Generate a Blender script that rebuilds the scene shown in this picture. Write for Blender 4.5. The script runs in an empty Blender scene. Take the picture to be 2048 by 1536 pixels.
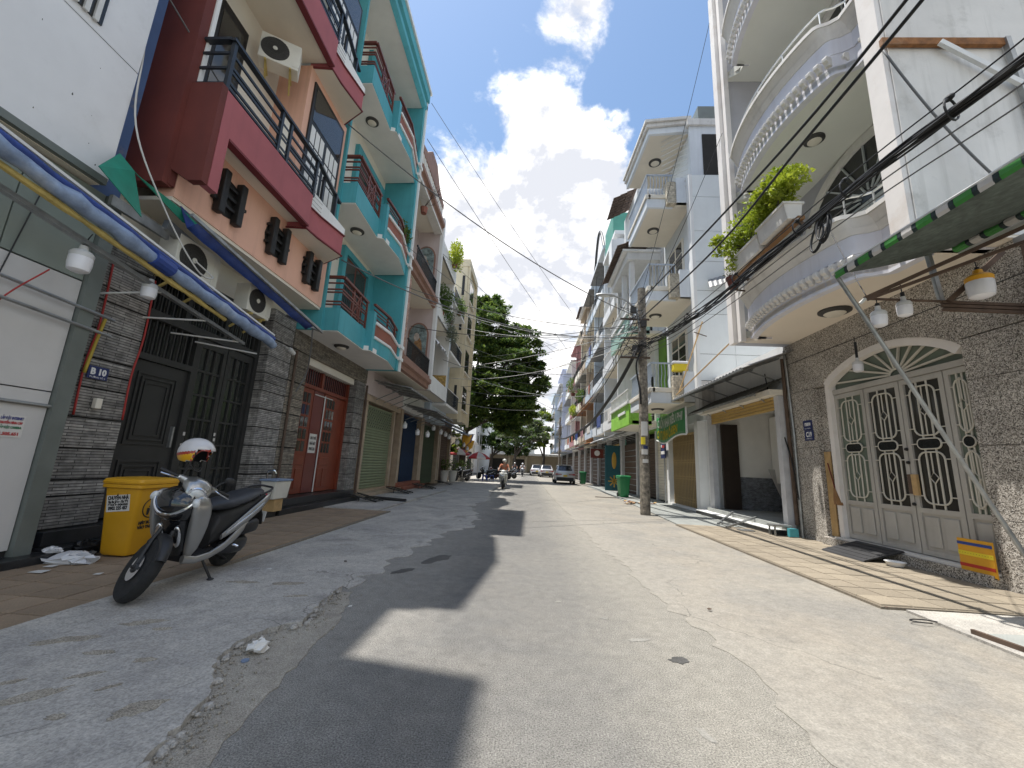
import bpy, bmesh, math, random
from mathutils import Vector, Matrix, Euler
R = random.Random(11)
S = bpy.context.scene
COL = S.collection
rad = math.radians

# ---------------------------------------------------------------- camera
cam = bpy.data.cameras.new('camera')
cam.sensor_width = 36.0; cam.lens = 14.11; cam.clip_start = 0.05; cam.clip_end = 2000
camo = bpy.data.objects.new('camera', cam); COL.objects.link(camo)
camo.matrix_world = Matrix(((0.99793, -0.03741, 0.0524, 0), (0.0439, -0.19998, -0.97882, 0),
                            (0.04709, 0.97909, -0.19792, 1.38), (0, 0, 0, 1)))
S.camera = camo

# ---------------------------------------------------------------- sky, sun, exposure
SUN_EL = rad(74.3)
SUN_TO = Vector((-math.cos(SUN_EL) * 0.987, math.cos(SUN_EL) * 0.16, math.sin(SUN_EL)))
world = bpy.data.worlds.new('World'); S.world = world; world.use_nodes = True
def build_world():
    nt = world.node_tree; N = nt.nodes; L = nt.links
    N.clear()
    out = N.new('ShaderNodeOutputWorld'); bg = N.new('ShaderNodeBackground')
    bg.inputs['Strength'].default_value = 0.15
    L.new(bg.outputs[0], out.inputs[0])
    sky = N.new('ShaderNodeTexSky'); sky.sky_type = 'NISHITA'; sky.sun_disc = False
    sky.sun_elevation = SUN_EL; sky.sun_rotation = math.atan2(SUN_TO.x, SUN_TO.y)
    sky.air_density = 1.35; sky.dust_density = 0.9; sky.ozone_density = 2.2; sky.altitude = 0
    tc = N.new('ShaderNodeTexCoord')
    sep = N.new('ShaderNodeSeparateXYZ'); L.new(tc.outputs['Generated'], sep.inputs[0])
    def math_(op, a, b=None, c=None):
        n = N.new('ShaderNodeMath'); n.operation = op
        for i, v in enumerate((a, b, c)):
            if v is None: continue
            if isinstance(v, (int, float)): n.inputs[i].default_value = v
            else: L.new(v, n.inputs[i])
        return n.outputs[0]
    def dirnoise(sc, det, rough, off, shift=0.0):
        mp = N.new('ShaderNodeMapping'); L.new(tc.outputs['Generated'], mp.inputs[0])
        mp.inputs['Location'].default_value = [off[i] + SUN_TO[i] * shift for i in range(3)]
        mp.inputs['Scale'].default_value = (1, 1, 1.35)
        n = N.new('ShaderNodeTexNoise'); n.inputs['Scale'].default_value = sc
        n.inputs['Detail'].default_value = det; n.inputs['Roughness'].default_value = rough
        n.inputs['Distortion'].default_value = 0.15
        L.new(mp.outputs[0], n.inputs['Vector']); return n.outputs['Fac']
    def mrange(f, a, z, lo, hi, smooth=True):
        r = N.new('ShaderNodeMapRange'); r.interpolation_type = 'SMOOTHSTEP' if smooth else 'LINEAR'
        L.new(f, r.inputs[0])
        for i, q in enumerate((a, z, lo, hi)): r.inputs[i + 1].default_value = q
        return r.outputs[0]
    OFF = (0.4, 2.3, 1.1)
    n1 = dirnoise(4.6, 14, 0.60, OFF); n2 = dirnoise(4.6, 12, 0.58, OFF, 0.05); big = dirnoise(1.5, 2, 0.5, (5.1, 0.3, 2.0))
    # cumulus banks standing in these directions, open blue between them
    bank = mrange(big, 0.42, 0.62, -0.10, 0.10)
    for d_, w, amt in (((-.02, .80, .60), .925, .19), ((-.12, .90, .42), .88, .20), ((.13, .75, .65), .965, .10), ((.06, .60, .80), .996, .09), ((0, .985, .17), .93, .16),
                       ((-.75, -.5, .45), .86, .17), ((.8, -.35, .5), .86, .17), ((0, -.8, .6), .9, .15), ((.85, .45, .3), .93, .12), ((-.9, .3, .35), .93, .12), ((.30, .60, .74), .95, -.22), ((-.20, .60, .76), .95, -.20), ((.165, .84, .52), .9965, -.09)):
        dp = N.new('ShaderNodeVectorMath'); dp.operation = 'DOT_PRODUCT'
        L.new(tc.outputs['Generated'], dp.inputs[0]); dp.inputs[1].default_value = Vector(d_).normalized()
        bank = math_('ADD', bank, mrange(dp.outputs['Value'], w, 1.0, 0.0, amt))
    d = math_('ADD', n1, bank)
    alpha = mrange(d, 0.535, 0.68, 0.0, 1.0)
    relief = math_('ADD', math_('MULTIPLY', math_('SUBTRACT', n2, n1), 3.6), math_('MULTIPLY', math_('SUBTRACT', d, 0.64), 0.75))
    cc = N.new('ShaderNodeMix'); cc.data_type = 'RGBA'
    L.new(mrange(relief, -0.26, 0.36, 0.0, 1.0, False), cc.inputs[0])
    cc.inputs[6].default_value = (3.9, 3.78, 3.62, 1); cc.inputs[7].default_value = (1.75, 1.8, 1.95, 1)
    tint = N.new('ShaderNodeMix'); tint.data_type = 'RGBA'; tint.blend_type = 'MULTIPLY'; tint.inputs[0].default_value = 1.0
    L.new(sky.outputs[0], tint.inputs[6]); tint.inputs[7].default_value = (0.36, 0.38, 0.385, 1)
    # clouds brighten towards the sun, out of view; boost added to lift ambient light
    ds = N.new('ShaderNodeVectorMath'); ds.operation = 'DOT_PRODUCT'; L.new(tc.outputs['Generated'], ds.inputs[0]); ds.inputs[1].default_value = SUN_TO
    au = N.new('ShaderNodeMix'); au.data_type = 'RGBA'; au.blend_type = 'MULTIPLY'; au.inputs[0].default_value = 1.0
    L.new(cc.outputs[2], au.inputs[6]); L.new(mrange(ds.outputs['Value'], 0.80, 1.0, 1.0, 2.4), au.inputs[7]); cc = au
    mx = N.new('ShaderNodeMix'); mx.data_type = 'RGBA'
    L.new(alpha, mx.inputs[0]); L.new(tint.outputs[2], mx.inputs[6]); L.new(cc.outputs[2], mx.inputs[7])
    L.new(mx.outputs[2], bg.inputs['Color'])
build_world()
sl = bpy.data.lights.new('sun', 'SUN'); sl.energy = 2.0; sl.angle = rad(0.53); sl.color = (1.0, 0.965, 0.91)
so = bpy.data.objects.new('sun', sl); COL.objects.link(so)
so.rotation_euler = SUN_TO.to_track_quat('Z', 'Y').to_euler(); so.location = (0, 0, 40)
S.view_settings.view_transform = 'Standard'; S.view_settings.look = 'None'
S.view_settings.exposure = 1.68; S.view_settings.gamma = 1.0; S.view_settings.use_curve_mapping = False
S.render.engine = 'CYCLES'
S.cycles.use_denoising = True
try: S.cycles.denoiser = 'OPENIMAGEDENOISE'
except Exception: pass
S.cycles.max_bounces = 6; S.cycles.diffuse_bounces = 4; S.cycles.glossy_bounces = 3
S.cycles.transmission_bounces = 4; S.cycles.transparent_max_bounces = 6
S.cycles.sample_clamp_indirect = 6.0

# ---------------------------------------------------------------- materials
MATS = {}
def mat(name, col, rough=0.8, metal=0.0, var=0.12, vs=1.7, grain=0.0, gs=60.0, bump=0.0, bs=30.0,
        streak=0.0, dirt=(0.12, 0.10, 0.085), spec=0.5, coat=0.0, trans=0.0, emit=0.0, alpha=1.0, stain=0.0, rnd=0.0):
    """Procedural surface: base colour with soft variation, fine grain, rain streaks and stains of its own shape."""
    if name in MATS: return MATS[name]
    m = bpy.data.materials.new(name); m.use_nodes = True; MATS[name] = m
    nt = m.node_tree; N = nt.nodes; L = nt.links
    b = N['Principled BSDF']
    b.inputs['Base Color'].default_value = (*col, 1); b.inputs['Roughness'].default_value = rough
    b.inputs['Metallic'].default_value = metal; b.inputs['Specular IOR Level'].default_value = spec
    b.inputs['Coat Weight'].default_value = coat; b.inputs['Transmission Weight'].default_value = trans
    b.inputs['Alpha'].default_value = alpha
    if emit:
        b.inputs['Emission Color'].default_value = (*col, 1); b.inputs['Emission Strength'].default_value = emit
    geo = N.new('ShaderNodeTexCoord'); pos = geo.outputs['Object']
    def noise(sc, det, rgh, scale3=None):
        n = N.new('ShaderNodeTexNoise'); n.inputs['Scale'].default_value = sc
        n.inputs['Detail'].default_value = det; n.inputs['Roughness'].default_value = rgh
        if scale3:
            mp = N.new('ShaderNodeMapping'); mp.inputs['Scale'].default_value = scale3
            L.new(pos, mp.inputs[0]); L.new(mp.outputs[0], n.inputs['Vector'])
        else: L.new(pos, n.inputs['Vector'])
        return n.outputs['Fac']
    cur = None
    def mulcol(fac, lo, hi, a=0.3, z=0.7):
        nonlocal cur
        r = N.new('ShaderNodeMapRange'); L.new(fac, r.inputs[0])
        r.inputs[1].default_value = a; r.inputs[2].default_value = z
        r.inputs[3].default_value = lo; r.inputs[4].default_value = hi
        mx = N.new('ShaderNodeMix'); mx.data_type = 'RGBA'; mx.blend_type = 'MULTIPLY'; mx.inputs[0].default_value = 1
        if cur is None: mx.inputs[6].default_value = (*col, 1)
        else: L.new(cur, mx.inputs[6])
        L.new(r.outputs[0], mx.inputs[7]); cur = mx.outputs[2]
    def dirtmix(fac, a, z, amt):
        nonlocal cur
        r = N.new('ShaderNodeMapRange'); L.new(fac, r.inputs[0])
        r.inputs[1].default_value = a; r.inputs[2].default_value = z; r.inputs[3].default_value = 0; r.inputs[4].default_value = amt
        mx = N.new('ShaderNodeMix'); mx.data_type = 'RGBA'
        L.new(r.outputs[0], mx.inputs[0])
        if cur is None: mx.inputs[6].default_value = (*col, 1)
        else: L.new(cur, mx.inputs[6])
        mx.inputs[7].default_value = (*dirt, 1); cur = mx.outputs[2]
    if var: mulcol(noise(vs, 6, 0.6), 1 - var, 1 + var)
    if grain: mulcol(noise(gs, 3, 0.6), 1 - grain, 1 + grain)
    if rnd:
        oi = N.new('ShaderNodeObjectInfo'); mulcol(oi.outputs['Random'], 1 - rnd, 1 + rnd, 0.0, 1.0)
    if streak: dirtmix(noise(1.0, 5, 0.6, (5.5, 5.5, 0.35)), 0.52, 0.80, streak)
    if stain: dirtmix(noise(1.3, 9, 0.68), 0.55, 0.75, stain)
    if cur is not None: L.new(cur, b.inputs['Base Color'])
    if bump:
        bp = N.new('ShaderNodeBump'); bp.inputs['Strength'].default_value = bump; bp.inputs['Distance'].default_value = 0.02
        L.new(noise(bs, 5, 0.65), bp.inputs['Height']); L.new(bp.outputs[0], b.inputs['Normal'])
    return m

def mat_brick(name, c1, c2, mortar, w, h, msize, rough=0.85, bump=0.5, axis='x', scale=1.0):
    """Brick or split-stone face: rows run along world Y (axis 'x') or X (axis 'y')."""
    if name in MATS: return MATS[name]
    m = bpy.data.materials.new(name); m.use_nodes = True; MATS[name] = m
    nt = m.node_tree; N = nt.nodes; L = nt.links; b = N['Principled BSDF']
    b.inputs['Roughness'].default_value = rough
    tc = N.new('ShaderNodeTexCoord'); sp = N.new('ShaderNodeSeparateXYZ'); L.new(tc.outputs['Object'], sp.inputs[0])
    ad = N.new('ShaderNodeMath'); ad.operation = 'ADD'; L.new(sp.outputs[0], ad.inputs[0]); L.new(sp.outputs[1], ad.inputs[1])
    cb = N.new('ShaderNodeCombineXYZ'); L.new(ad.outputs[0], cb.inputs[0]); L.new(sp.outputs[2], cb.inputs[1])
    t = N.new('ShaderNodeTexBrick'); L.new(cb.outputs[0], t.inputs['Vector'])
    t.inputs['Color1'].default_value = (*c1, 1); t.inputs['Color2'].default_value = (*c2, 1); t.inputs['Mortar'].default_value = (*mortar, 1)
    t.inputs['Scale'].default_value = 1; t.inputs['Brick Width'].default_value = w; t.inputs['Row Height'].default_value = h
    t.inputs['Mortar Size'].default_value = msize; t.inputs['Mortar Smooth'].default_value = 0.3
    n = N.new('ShaderNodeTexNoise'); n.inputs['Scale'].default_value = 9; n.inputs['Detail'].default_value = 6; L.new(tc.outputs['Object'], n.inputs['Vector'])
    r = N.new('ShaderNodeMapRange'); L.new(n.outputs['Fac'], r.inputs[0]); r.inputs[1].default_value = .3; r.inputs[2].default_value = .7
    r.inputs[3].default_value = .65; r.inputs[4].default_value = 1.35
    oi = N.new('ShaderNodeObjectInfo'); r2 = N.new('ShaderNodeMapRange'); L.new(oi.outputs['Random'], r2.inputs[0]); r2.inputs[3].default_value = .78; r2.inputs[4].default_value = 1.22
    mm = N.new('ShaderNodeMath'); mm.operation = 'MULTIPLY'; L.new(r.outputs[0], mm.inputs[0]); L.new(r2.outputs[0], mm.inputs[1])
    mx = N.new('ShaderNodeMix'); mx.data_type = 'RGBA'; mx.blend_type = 'MULTIPLY'; mx.inputs[0].default_value = 1
    L.new(t.outputs['Color'], mx.inputs[6]); L.new(mm.outputs[0], mx.inputs[7]); L.new(mx.outputs[2], b.inputs['Base Color'])
    ml = N.new('ShaderNodeMath'); ml.operation = 'MULTIPLY_ADD'; L.new(t.outputs['Fac'], ml.inputs[0]); ml.inputs[1].default_value = -1.0
    L.new(n.outputs['Fac'], ml.inputs[2])
    bp = N.new('ShaderNodeBump'); bp.inputs['Strength'].default_value = bump; bp.inputs['Distance'].default_value = 0.03
    L.new(ml.outputs[0], bp.inputs['Height']); L.new(bp.outputs[0], b.inputs['Normal'])
    return m

def mat_terrazzo(name):
    m = bpy.data.materials.new(name); m.use_nodes = True; MATS[name] = m
    nt = m.node_tree; N = nt.nodes; L = nt.links; b = N['Principled BSDF']; b.inputs['Roughness'].default_value = 0.75
    tc = N.new('ShaderNodeTexCoord')
    v = N.new('ShaderNodeTexVoronoi'); v.inputs['Scale'].default_value = 75; L.new(tc.outputs['Object'], v.inputs['Vector'])
    sp = N.new('ShaderNodeSeparateColor'); L.new(v.outputs['Color'], sp.inputs[0])
    cr = N.new('ShaderNodeValToRGB'); L.new(sp.outputs[0], cr.inputs[0]); cr.color_ramp.interpolation = 'CONSTANT'
    e = cr.color_ramp.elements; e[0].color = (.10, .088, .075, 1); e[0].position = 0
    e[1].position = .22; e[1].color = (.26, .235, .20, 1)
    for p, c in ((.45, (.42, .385, .34, 1)), (.68, (.56, .52, .465, 1)), (.88, (.70, .665, .60, 1))):
        x = e.new(p); x.color = c
    n = N.new('ShaderNodeTexNoise'); n.inputs['Scale'].default_value = 1.4; n.inputs['Detail'].default_value = 7; L.new(tc.outputs['Object'], n.inputs['Vector'])
    r = N.new('ShaderNodeMapRange'); L.new(n.outputs['Fac'], r.inputs[0]); r.inputs[1].default_value = .3; r.inputs[2].default_value = .7
    r.inputs[3].default_value = .78; r.inputs[4].default_value = 1.15
    mx = N.new('ShaderNodeMix'); mx.data_type = 'RGBA'; mx.blend_type = 'MULTIPLY'; mx.inputs[0].default_value = 1
    L.new(cr.outputs[0], mx.inputs[6]); L.new(r.outputs[0], mx.inputs[7]); L.new(mx.outputs[2], b.inputs['Base Color'])
    bp = N.new('ShaderNodeBump'); bp.inputs['Strength'].default_value = .35; bp.inputs['Distance'].default_value = .01
    L.new(v.outputs['Distance'], bp.inputs['Height']); L.new(bp.outputs[0], b.inputs['Normal'])
    return m

def mat_ground(name, base, dark, light, agg=0.25, ags=90, patch=0.5, ps=0.9, crack=0.0, cscale=0.55, rough=0.9, bump=0.35, dust=None, dustamt=0.0, edges=()):
    """Worn paving: speckled aggregate, worn pale patches, dark oil stains, hairline cracks."""
    m = bpy.data.materials.new(name); m.use_nodes = True; MATS[name] = m
    nt = m.node_tree; N = nt.nodes; L = nt.links; b = N['Principled BSDF']; b.inputs['Roughness'].default_value = rough
    b.inputs['Specular IOR Level'].default_value = 0.3
    tc = N.new('ShaderNodeTexCoord'); pos = tc.outputs['Object']
    def noise(sc, det, rg, dist=0):
        n = N.new('ShaderNodeTexNoise'); n.inputs['Scale'].default_value = sc; n.inputs['Detail'].default_value = det
        n.inputs['Roughness'].default_value = rg; n.inputs['Distortion'].default_value = dist; L.new(pos, n.inputs['Vector']); return n.outputs['Fac']
    def rng(f, a, z, lo, hi):
        r = N.new('ShaderNodeMapRange'); L.new(f, r.inputs[0])
        for i, q in enumerate((a, z, lo, hi)): r.inputs[i + 1].default_value = q
        return r.outputs[0]
    def mix(f, a, c, bt='MIX'):
        x = N.new('ShaderNodeMix'); x.data_type = 'RGBA'; x.blend_type = bt
        if isinstance(f, float): x.inputs[0].default_value = f
        else: L.new(f, x.inputs[0])
        for i, q in ((6, a), (7, c)):
            if isinstance(q, tuple): x.inputs[i].default_value = (*q, 1)
            else: L.new(q, x.inputs[i])
        return x.outputs[2]
    c = mix(rng(noise(ps, 8, .62, .6), .40, .66, 0, patch), base, light)
    c = mix(rng(noise(ps * .55 + .3, 7, .65, .4), .56, .72, 0, patch * .9), c, dark)
    if dust: c = mix(rng(noise(.7, 9, .7, .8), .42, .62, 0, dustamt), c, dust)
    for (xa, xb, ec, amt) in edges:     # grit towards the edges; one asphalt band also paints in the sunlit side
        sx = N.new('ShaderNodeSeparateXYZ'); L.new(pos, sx.inputs[0])
        ad_ = N.new('ShaderNodeMath'); ad_.operation = 'MULTIPLY_ADD'; L.new(noise(1.6, 9, .7), ad_.inputs[0]); ad_.inputs[1].default_value = 1.5 * (xb - xa); L.new(sx.outputs[0], ad_.inputs[2])
        c = mix(rng(ad_.outputs[0], xa + .55 * (xb - xa), xb + .75 * (xb - xa), 0, amt), c, ec)
    g = noise(ags, 2, .7)
    c = mix(1.0, c, rng(g, .32, .68, 1 - agg, 1 + agg), 'MULTIPLY')
    c = mix(1.0, c, rng(noise(9, 8, .7), .3, .7, .84, 1.16), 'MULTIPLY')
    h = g
    if crack:
        mp = N.new('ShaderNodeMapping'); L.new(pos, mp.inputs[0])
        nn = N.new('ShaderNodeTexNoise'); nn.inputs['Scale'].default_value = 2.2; nn.inputs['Detail'].default_value = 6; L.new(pos, nn.inputs['Vector'])
        ad = N.new('ShaderNodeMix'); ad.data_type = 'RGBA'; ad.blend_type = 'ADD'; ad.inputs[0].default_value = .55
        L.new(pos, ad.inputs[6]); L.new(nn.outputs['Color'], ad.inputs[7])
        vo = N.new('ShaderNodeTexVoronoi'); vo.feature = 'DISTANCE_TO_EDGE'; vo.inputs['Scale'].default_value = cscale
        L.new(ad.outputs[2], vo.inputs['Vector'])
        k = rng(vo.outputs['Distance'], 0.0, 0.0045, crack, 0)
        gate = rng(noise(.8, 3, .5), .46, .56, 0, 1)
        mm = N.new('ShaderNodeMath'); mm.operation = 'MULTIPLY'; L.new(k, mm.inputs[0]); L.new(gate, mm.inputs[1])
        c = mix(mm.outputs[0], c, (base[0] * .25, base[1] * .25, base[2] * .25))
    L.new(c, b.inputs['Base Color'])
    bp = N.new('ShaderNodeBump'); bp.inputs['Strength'].default_value = bump; bp.inputs['Distance'].default_value = .012
    L.new(h, bp.inputs['Height'])
    b2 = N.new('ShaderNodeBump'); b2.inputs['Strength'].default_value = .35; b2.inputs['Distance'].default_value = .05
    L.new(noise(5, 6, .6), b2.inputs['Height']); L.new(bp.outputs[0], b2.inputs['Normal']); L.new(b2.outputs[0], b.inputs['Normal'])
    return m

def mat_leaf(name, c1, c2):
    m = bpy.data.materials.new(name); m.use_nodes = True; MATS[name] = m
    nt = m.node_tree; N = nt.nodes; L = nt.links; b = N['Principled BSDF']; b.inputs['Roughness'].default_value = .5
    tc = N.new('ShaderNodeTexCoord'); n = N.new('ShaderNodeTexNoise'); n.inputs['Scale'].default_value = 1.3; n.inputs['Detail'].default_value = 8
    n.inputs['Roughness'].default_value = .7; L.new(tc.outputs['Object'], n.inputs['Vector'])
    r = N.new('ShaderNodeMapRange'); L.new(n.outputs['Fac'], r.inputs[0]); r.inputs[1].default_value = .35; r.inputs[2].default_value = .65
    x = N.new('ShaderNodeMix'); x.data_type = 'RGBA'; L.new(r.outputs[0], x.inputs[0])
    x.inputs[6].default_value = (*c1, 1); x.inputs[7].default_value = (*c2, 1)
    L.new(x.outputs[2], b.inputs['Base Color'])
    tr = N.new('ShaderNodeBsdfTranslucent'); L.new(x.outputs[2], tr.inputs['Color'])
    ms = N.new('ShaderNodeMixShader'); ms.inputs[0].default_value = .45
    L.new(b.outputs[0], ms.inputs[1]); L.new(tr.outputs[0], ms.inputs[2]); L.new(ms.outputs[0], N['Material Output'].inputs[0])
    return m

# ---------------------------------------------------------------- mesh helpers
WM = {}
class MB:
    def __init__(s): s.v = []; s.f = []
    def add(s, vs, fs):
        o = len(s.v); s.v += [tuple(v) for v in vs]; s.f += [tuple(i + o for i in f) for f in fs]; return s
    def box(s, x0, x1, y0, y1, z0, z1):
        if x0 > x1: x0, x1 = x1, x0
        if y0 > y1: y0, y1 = y1, y0
        if z0 > z1: z0, z1 = z1, z0
        return s.add([(x0, y0, z0), (x1, y0, z0), (x1, y1, z0), (x0, y1, z0), (x0, y0, z1), (x1, y0, z1), (x1, y1, z1), (x0, y1, z1)],
                     [(0, 3, 2, 1), (4, 5, 6, 7), (0, 1, 5, 4), (1, 2, 6, 5), (2, 3, 7, 6), (3, 0, 4, 7)])
    def prism(s, poly, axis, a, b):
        n = len(poly)
        def P(p, t):
            return (t, p[0], p[1]) if axis == 'x' else (p[0], t, p[1]) if axis == 'y' else (p[0], p[1], t)
        vs = [P(p, a) for p in poly] + [P(p, b) for p in poly]
        fs = [tuple(range(n)), tuple(range(2 * n - 1, n - 1, -1))] + [(i, n + i, n + (i + 1) % n, (i + 1) % n) for i in range(n)]
        return s.add(vs, fs)
    def tube(s, pts, r, n=7, cap=True, closed=False):
        pts = [Vector(p) for p in pts]; m = len(pts); rs = r if isinstance(r, (list, tuple)) else [r] * m
        vs = []; up0 = None
        for i, p in enumerate(pts):
            a = pts[i - 1] if i else (pts[-1] if closed else p); c = pts[i + 1] if i < m - 1 else (pts[0] if closed else p)
            t = (c - a)
            t = t.normalized() if t.length > 1e-9 else Vector((0, 0, 1))
            if up0 is None:
                up0 = Vector((0, 0, 1)) if abs(t.z) < .9 else Vector((1, 0, 0))
            u = (up0 - t * up0.dot(t))
            u = u.normalized() if u.length > 1e-6 else t.orthogonal().normalized()
            up0 = u; w = t.cross(u)
            for k in range(n):
                q = 2 * math.pi * k / n; vs.append(p + (u * math.cos(q) + w * math.sin(q)) * rs[i])
        fs = []
        for i in range(m if closed else m - 1):
            j = (i + 1) % m
            for k in range(n): fs.append((i * n + k, i * n + (k + 1) % n, j * n + (k + 1) % n, j * n + k))
        if cap and not closed: fs += [tuple(range(n - 1, -1, -1)), tuple(range((m - 1) * n, m * n))]
        return s.add(vs, fs)
    def lathe(s, prof, c=(0, 0, 0), n=16, M=None):
        vs = []; c = Vector(c)
        for (r, z) in prof:
            for k in range(n):
                q = 2 * math.pi * k / n; p = Vector((r * math.cos(q), r * math.sin(q), z))
                vs.append((M @ p if M else p) + c)
        m = len(prof); fs = []
        for i in range(m - 1):
            for k in range(n): fs.append((i * n + k, i * n + (k + 1) % n, (i + 1) * n + (k + 1) % n, (i + 1) * n + k))
        fs += [tuple(range(n - 1, -1, -1)), tuple(range((m - 1) * n, m * n))]
        return s.add(vs, fs)
    def loft(s, rings, cap=True, close=True):
        n = len(rings[0]); vs = [p for r in rings for p in r]; fs = []
        for i in range(len(rings) - 1):
            for k in range(n if close else n - 1): fs.append((i * n + k, i * n + (k + 1) % n, (i + 1) * n + (k + 1) % n, (i + 1) * n + k))
        if cap: fs += [tuple(range(n - 1, -1, -1)), tuple(range((len(rings) - 1) * n, len(rings) * n))]
        return s.add(vs, fs)
    def bar(s, p0, p1, w, h=None):
        p0 = Vector(p0); p1 = Vector(p1); h = h or w; t = (p1 - p0).normalized()
        up = Vector((0, 0, 1)) if abs(t.z) < .95 else Vector((1, 0, 0))
        a = t.cross(up).normalized() * (w / 2); b = a.cross(t).normalized() * (h / 2)
        vs = [p0 - a - b, p0 + a - b, p0 + a + b, p0 - a + b, p1 - a - b, p1 + a - b, p1 + a + b, p1 - a + b]
        return s.add(vs, [(3, 2, 1, 0), (4, 5, 6, 7), (0, 1, 5, 4), (1, 2, 6, 5), (2, 3, 7, 6), (3, 0, 4, 7)])
    def ell(s, c, r, n=14, m=9, M=None):
        c = Vector(c); prof = []
        vs = []; fs = []
        for i in range(m + 1):
            a = -math.pi / 2 + math.pi * i / m
            for k in range(n):
                q = 2 * math.pi * k / n
                p = Vector((r[0] * math.cos(a) * math.cos(q), r[1] * math.cos(a) * math.sin(q), r[2] * math.sin(a)))
                vs.append((M @ p if M else p) + c)
        for i in range(m):
            for k in range(n): fs.append((i * n + k, i * n + (k + 1) % n, (i + 1) * n + (k + 1) % n, (i + 1) * n + k))
        return s.add(vs, fs)
    def build(s, name, m, parent=None, local=False, smooth=False, bevel=0.0, label=None, cat=None, group=None, kind=None, subsurf=0, fix=True):
        me = bpy.data.meshes.new(name); me.from_pydata(s.v, [], s.f)
        if fix:
            b = bmesh.new(); b.from_mesh(me); bmesh.ops.remove_doubles(b, verts=b.verts, dist=1e-5) if smooth else None
            bmesh.ops.recalc_face_normals(b, faces=b.faces); b.to_mesh(me); b.free()
        me.materials.append(m if not isinstance(m, str) else MATS[m])
        if smooth:
            me.polygons.foreach_set('use_smooth', [True] * len(me.polygons))
        me.update()
        o = bpy.data.objects.new(name, me); COL.objects.link(o)
        place(o, parent, local)
        if smooth and smooth != 'full':
            try: me.set_sharp_from_angle(angle=rad(42))
            except Exception: pass
        if bevel:
            bm_ = o.modifiers.new('bevel', 'BEVEL'); bm_.width = bevel; bm_.segments = 2; bm_.limit_method = 'ANGLE'; bm_.angle_limit = rad(40)
        if subsurf:
            q = o.modifiers.new('sub', 'SUBSURF'); q.levels = subsurf; q.render_levels = subsurf
        tag(o, label, cat, group, kind)
        return o
def place(o, parent, local):
    if parent is not None:
        o.parent = parent; pw = WM[parent.name]
        if local: o.matrix_local = Matrix.Identity(4); WM[o.name] = pw.copy()
        else: o.matrix_local = pw.inverted(); WM[o.name] = Matrix.Identity(4)
    else: WM[o.name] = Matrix.Identity(4)
def tag(o, label=None, cat=None, group=None, kind=None):
    if label: o['label'] = label
    if cat: o['category'] = cat
    if group: o['group'] = group
    if kind: o['kind'] = kind
    return o
def thing(name, label, cat, loc=(0, 0, 0), rot=(0, 0, 0), group=None):
    o = bpy.data.objects.new(name, None); COL.objects.link(o); o.empty_display_size = .2
    o.location = loc; o.rotation_euler = rot
    WM[o.name] = Matrix.Translation(loc) @ Euler(rot).to_matrix().to_4x4()
    return tag(o, label, cat, group)
def BX(name, m, parent, *a, **k):
    return MB().box(*a).build(name, m, parent, **k)
def inst(o, parent, M=None):
    """A copy of one mesh object sharing its data; M is its world matrix."""
    c = o.copy(); COL.objects.link(c); c.parent = parent
    Mw = M if M is not None else Matrix.Identity(4)
    c.matrix_local = (WM[parent.name].inverted() if parent is not None else Matrix.Identity(4)) @ Mw
    WM[c.name] = Mw
    return c
def copy_tree(root, M):
    """Copy a thing with its parts and sub-parts; M is the copy's world matrix."""
    def rec(o, par):
        c = o.copy(); COL.objects.link(c)
        if par is not None: c.parent = par
        for ch in list(o.children): rec(ch, c)
        return c
    c = rec(root, None); c.matrix_basis = M; WM[c.name] = M
    return c
def text(s, size, m, M, parent, name='lettering', bold=0.0, shear=0.0, width=None, align='CENTER', label=None):
    """Flat print: outlines of the characters laid on a surface, as a mesh; M places it in the world."""
    cu = bpy.data.curves.new('tx', 'FONT'); cu.body = s; cu.size = size; cu.align_x = align; cu.align_y = 'CENTER'
    cu.offset = bold; cu.shear = shear; cu.resolution_u = 2; cu.extrude = 0.0008
    to = bpy.data.objects.new('tx', cu); COL.objects.link(to)
    dg = bpy.context.evaluated_depsgraph_get(); dg.update()
    me = bpy.data.meshes.new_from_object(to.evaluated_get(dg)); bpy.data.objects.remove(to); bpy.data.curves.remove(cu)
    if width and len(me.vertices):
        xs = [v.co.x for v in me.vertices]; w = max(xs) - min(xs)
        for v in me.vertices: v.co.x *= width / w
    me.materials.clear(); me.materials.append(MATS[m] if isinstance(m, str) else m)
    me.name = name
    o = bpy.data.objects.new(name, me); COL.objects.link(o)
    o.parent = parent; o.matrix_local = WM[parent.name].inverted() @ M; WM[o.name] = M
    if label: o['label'] = label
    return o
def face_px(x, y, z):   # print on a left-hand wall, read from the street (normal +X)
    return Matrix.Translation((x, y, z)) @ Matrix(((0, 0, 1, 0), (1, 0, 0, 0), (0, 1, 0, 0), (0, 0, 0, 1)))
def face_nx(x, y, z):   # print on a right-hand wall (normal -X)
    return Matrix.Translation((x, y, z)) @ Matrix(((0, 0, -1, 0), (-1, 0, 0, 0), (0, 1, 0, 0), (0, 0, 0, 1)))
def catmull(pts, n=8):
    P = [Vector(p) for p in pts]; P = [P[0] * 2 - P[1]] + P + [P[-1] * 2 - P[-2]]; out = []
    for i in range(1, len(P) - 2):
        for k in range(n):
            t = k / n; a, b, c, d = P[i - 1:i + 3]
            out.append(.5 * ((2 * b) + (-a + c) * t + (2 * a - 5 * b + 4 * c - d) * t * t + (-a + 3 * b - 3 * c + d) * t ** 3))
    out.append(P[-2]); return out
def sag(a, b, s, n=14):
    a = Vector(a); b = Vector(b)
    return [a.lerp(b, i / n) - Vector((0, 0, 4 * s * (i / n) * (1 - i / n))) for i in range(n + 1)]
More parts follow.
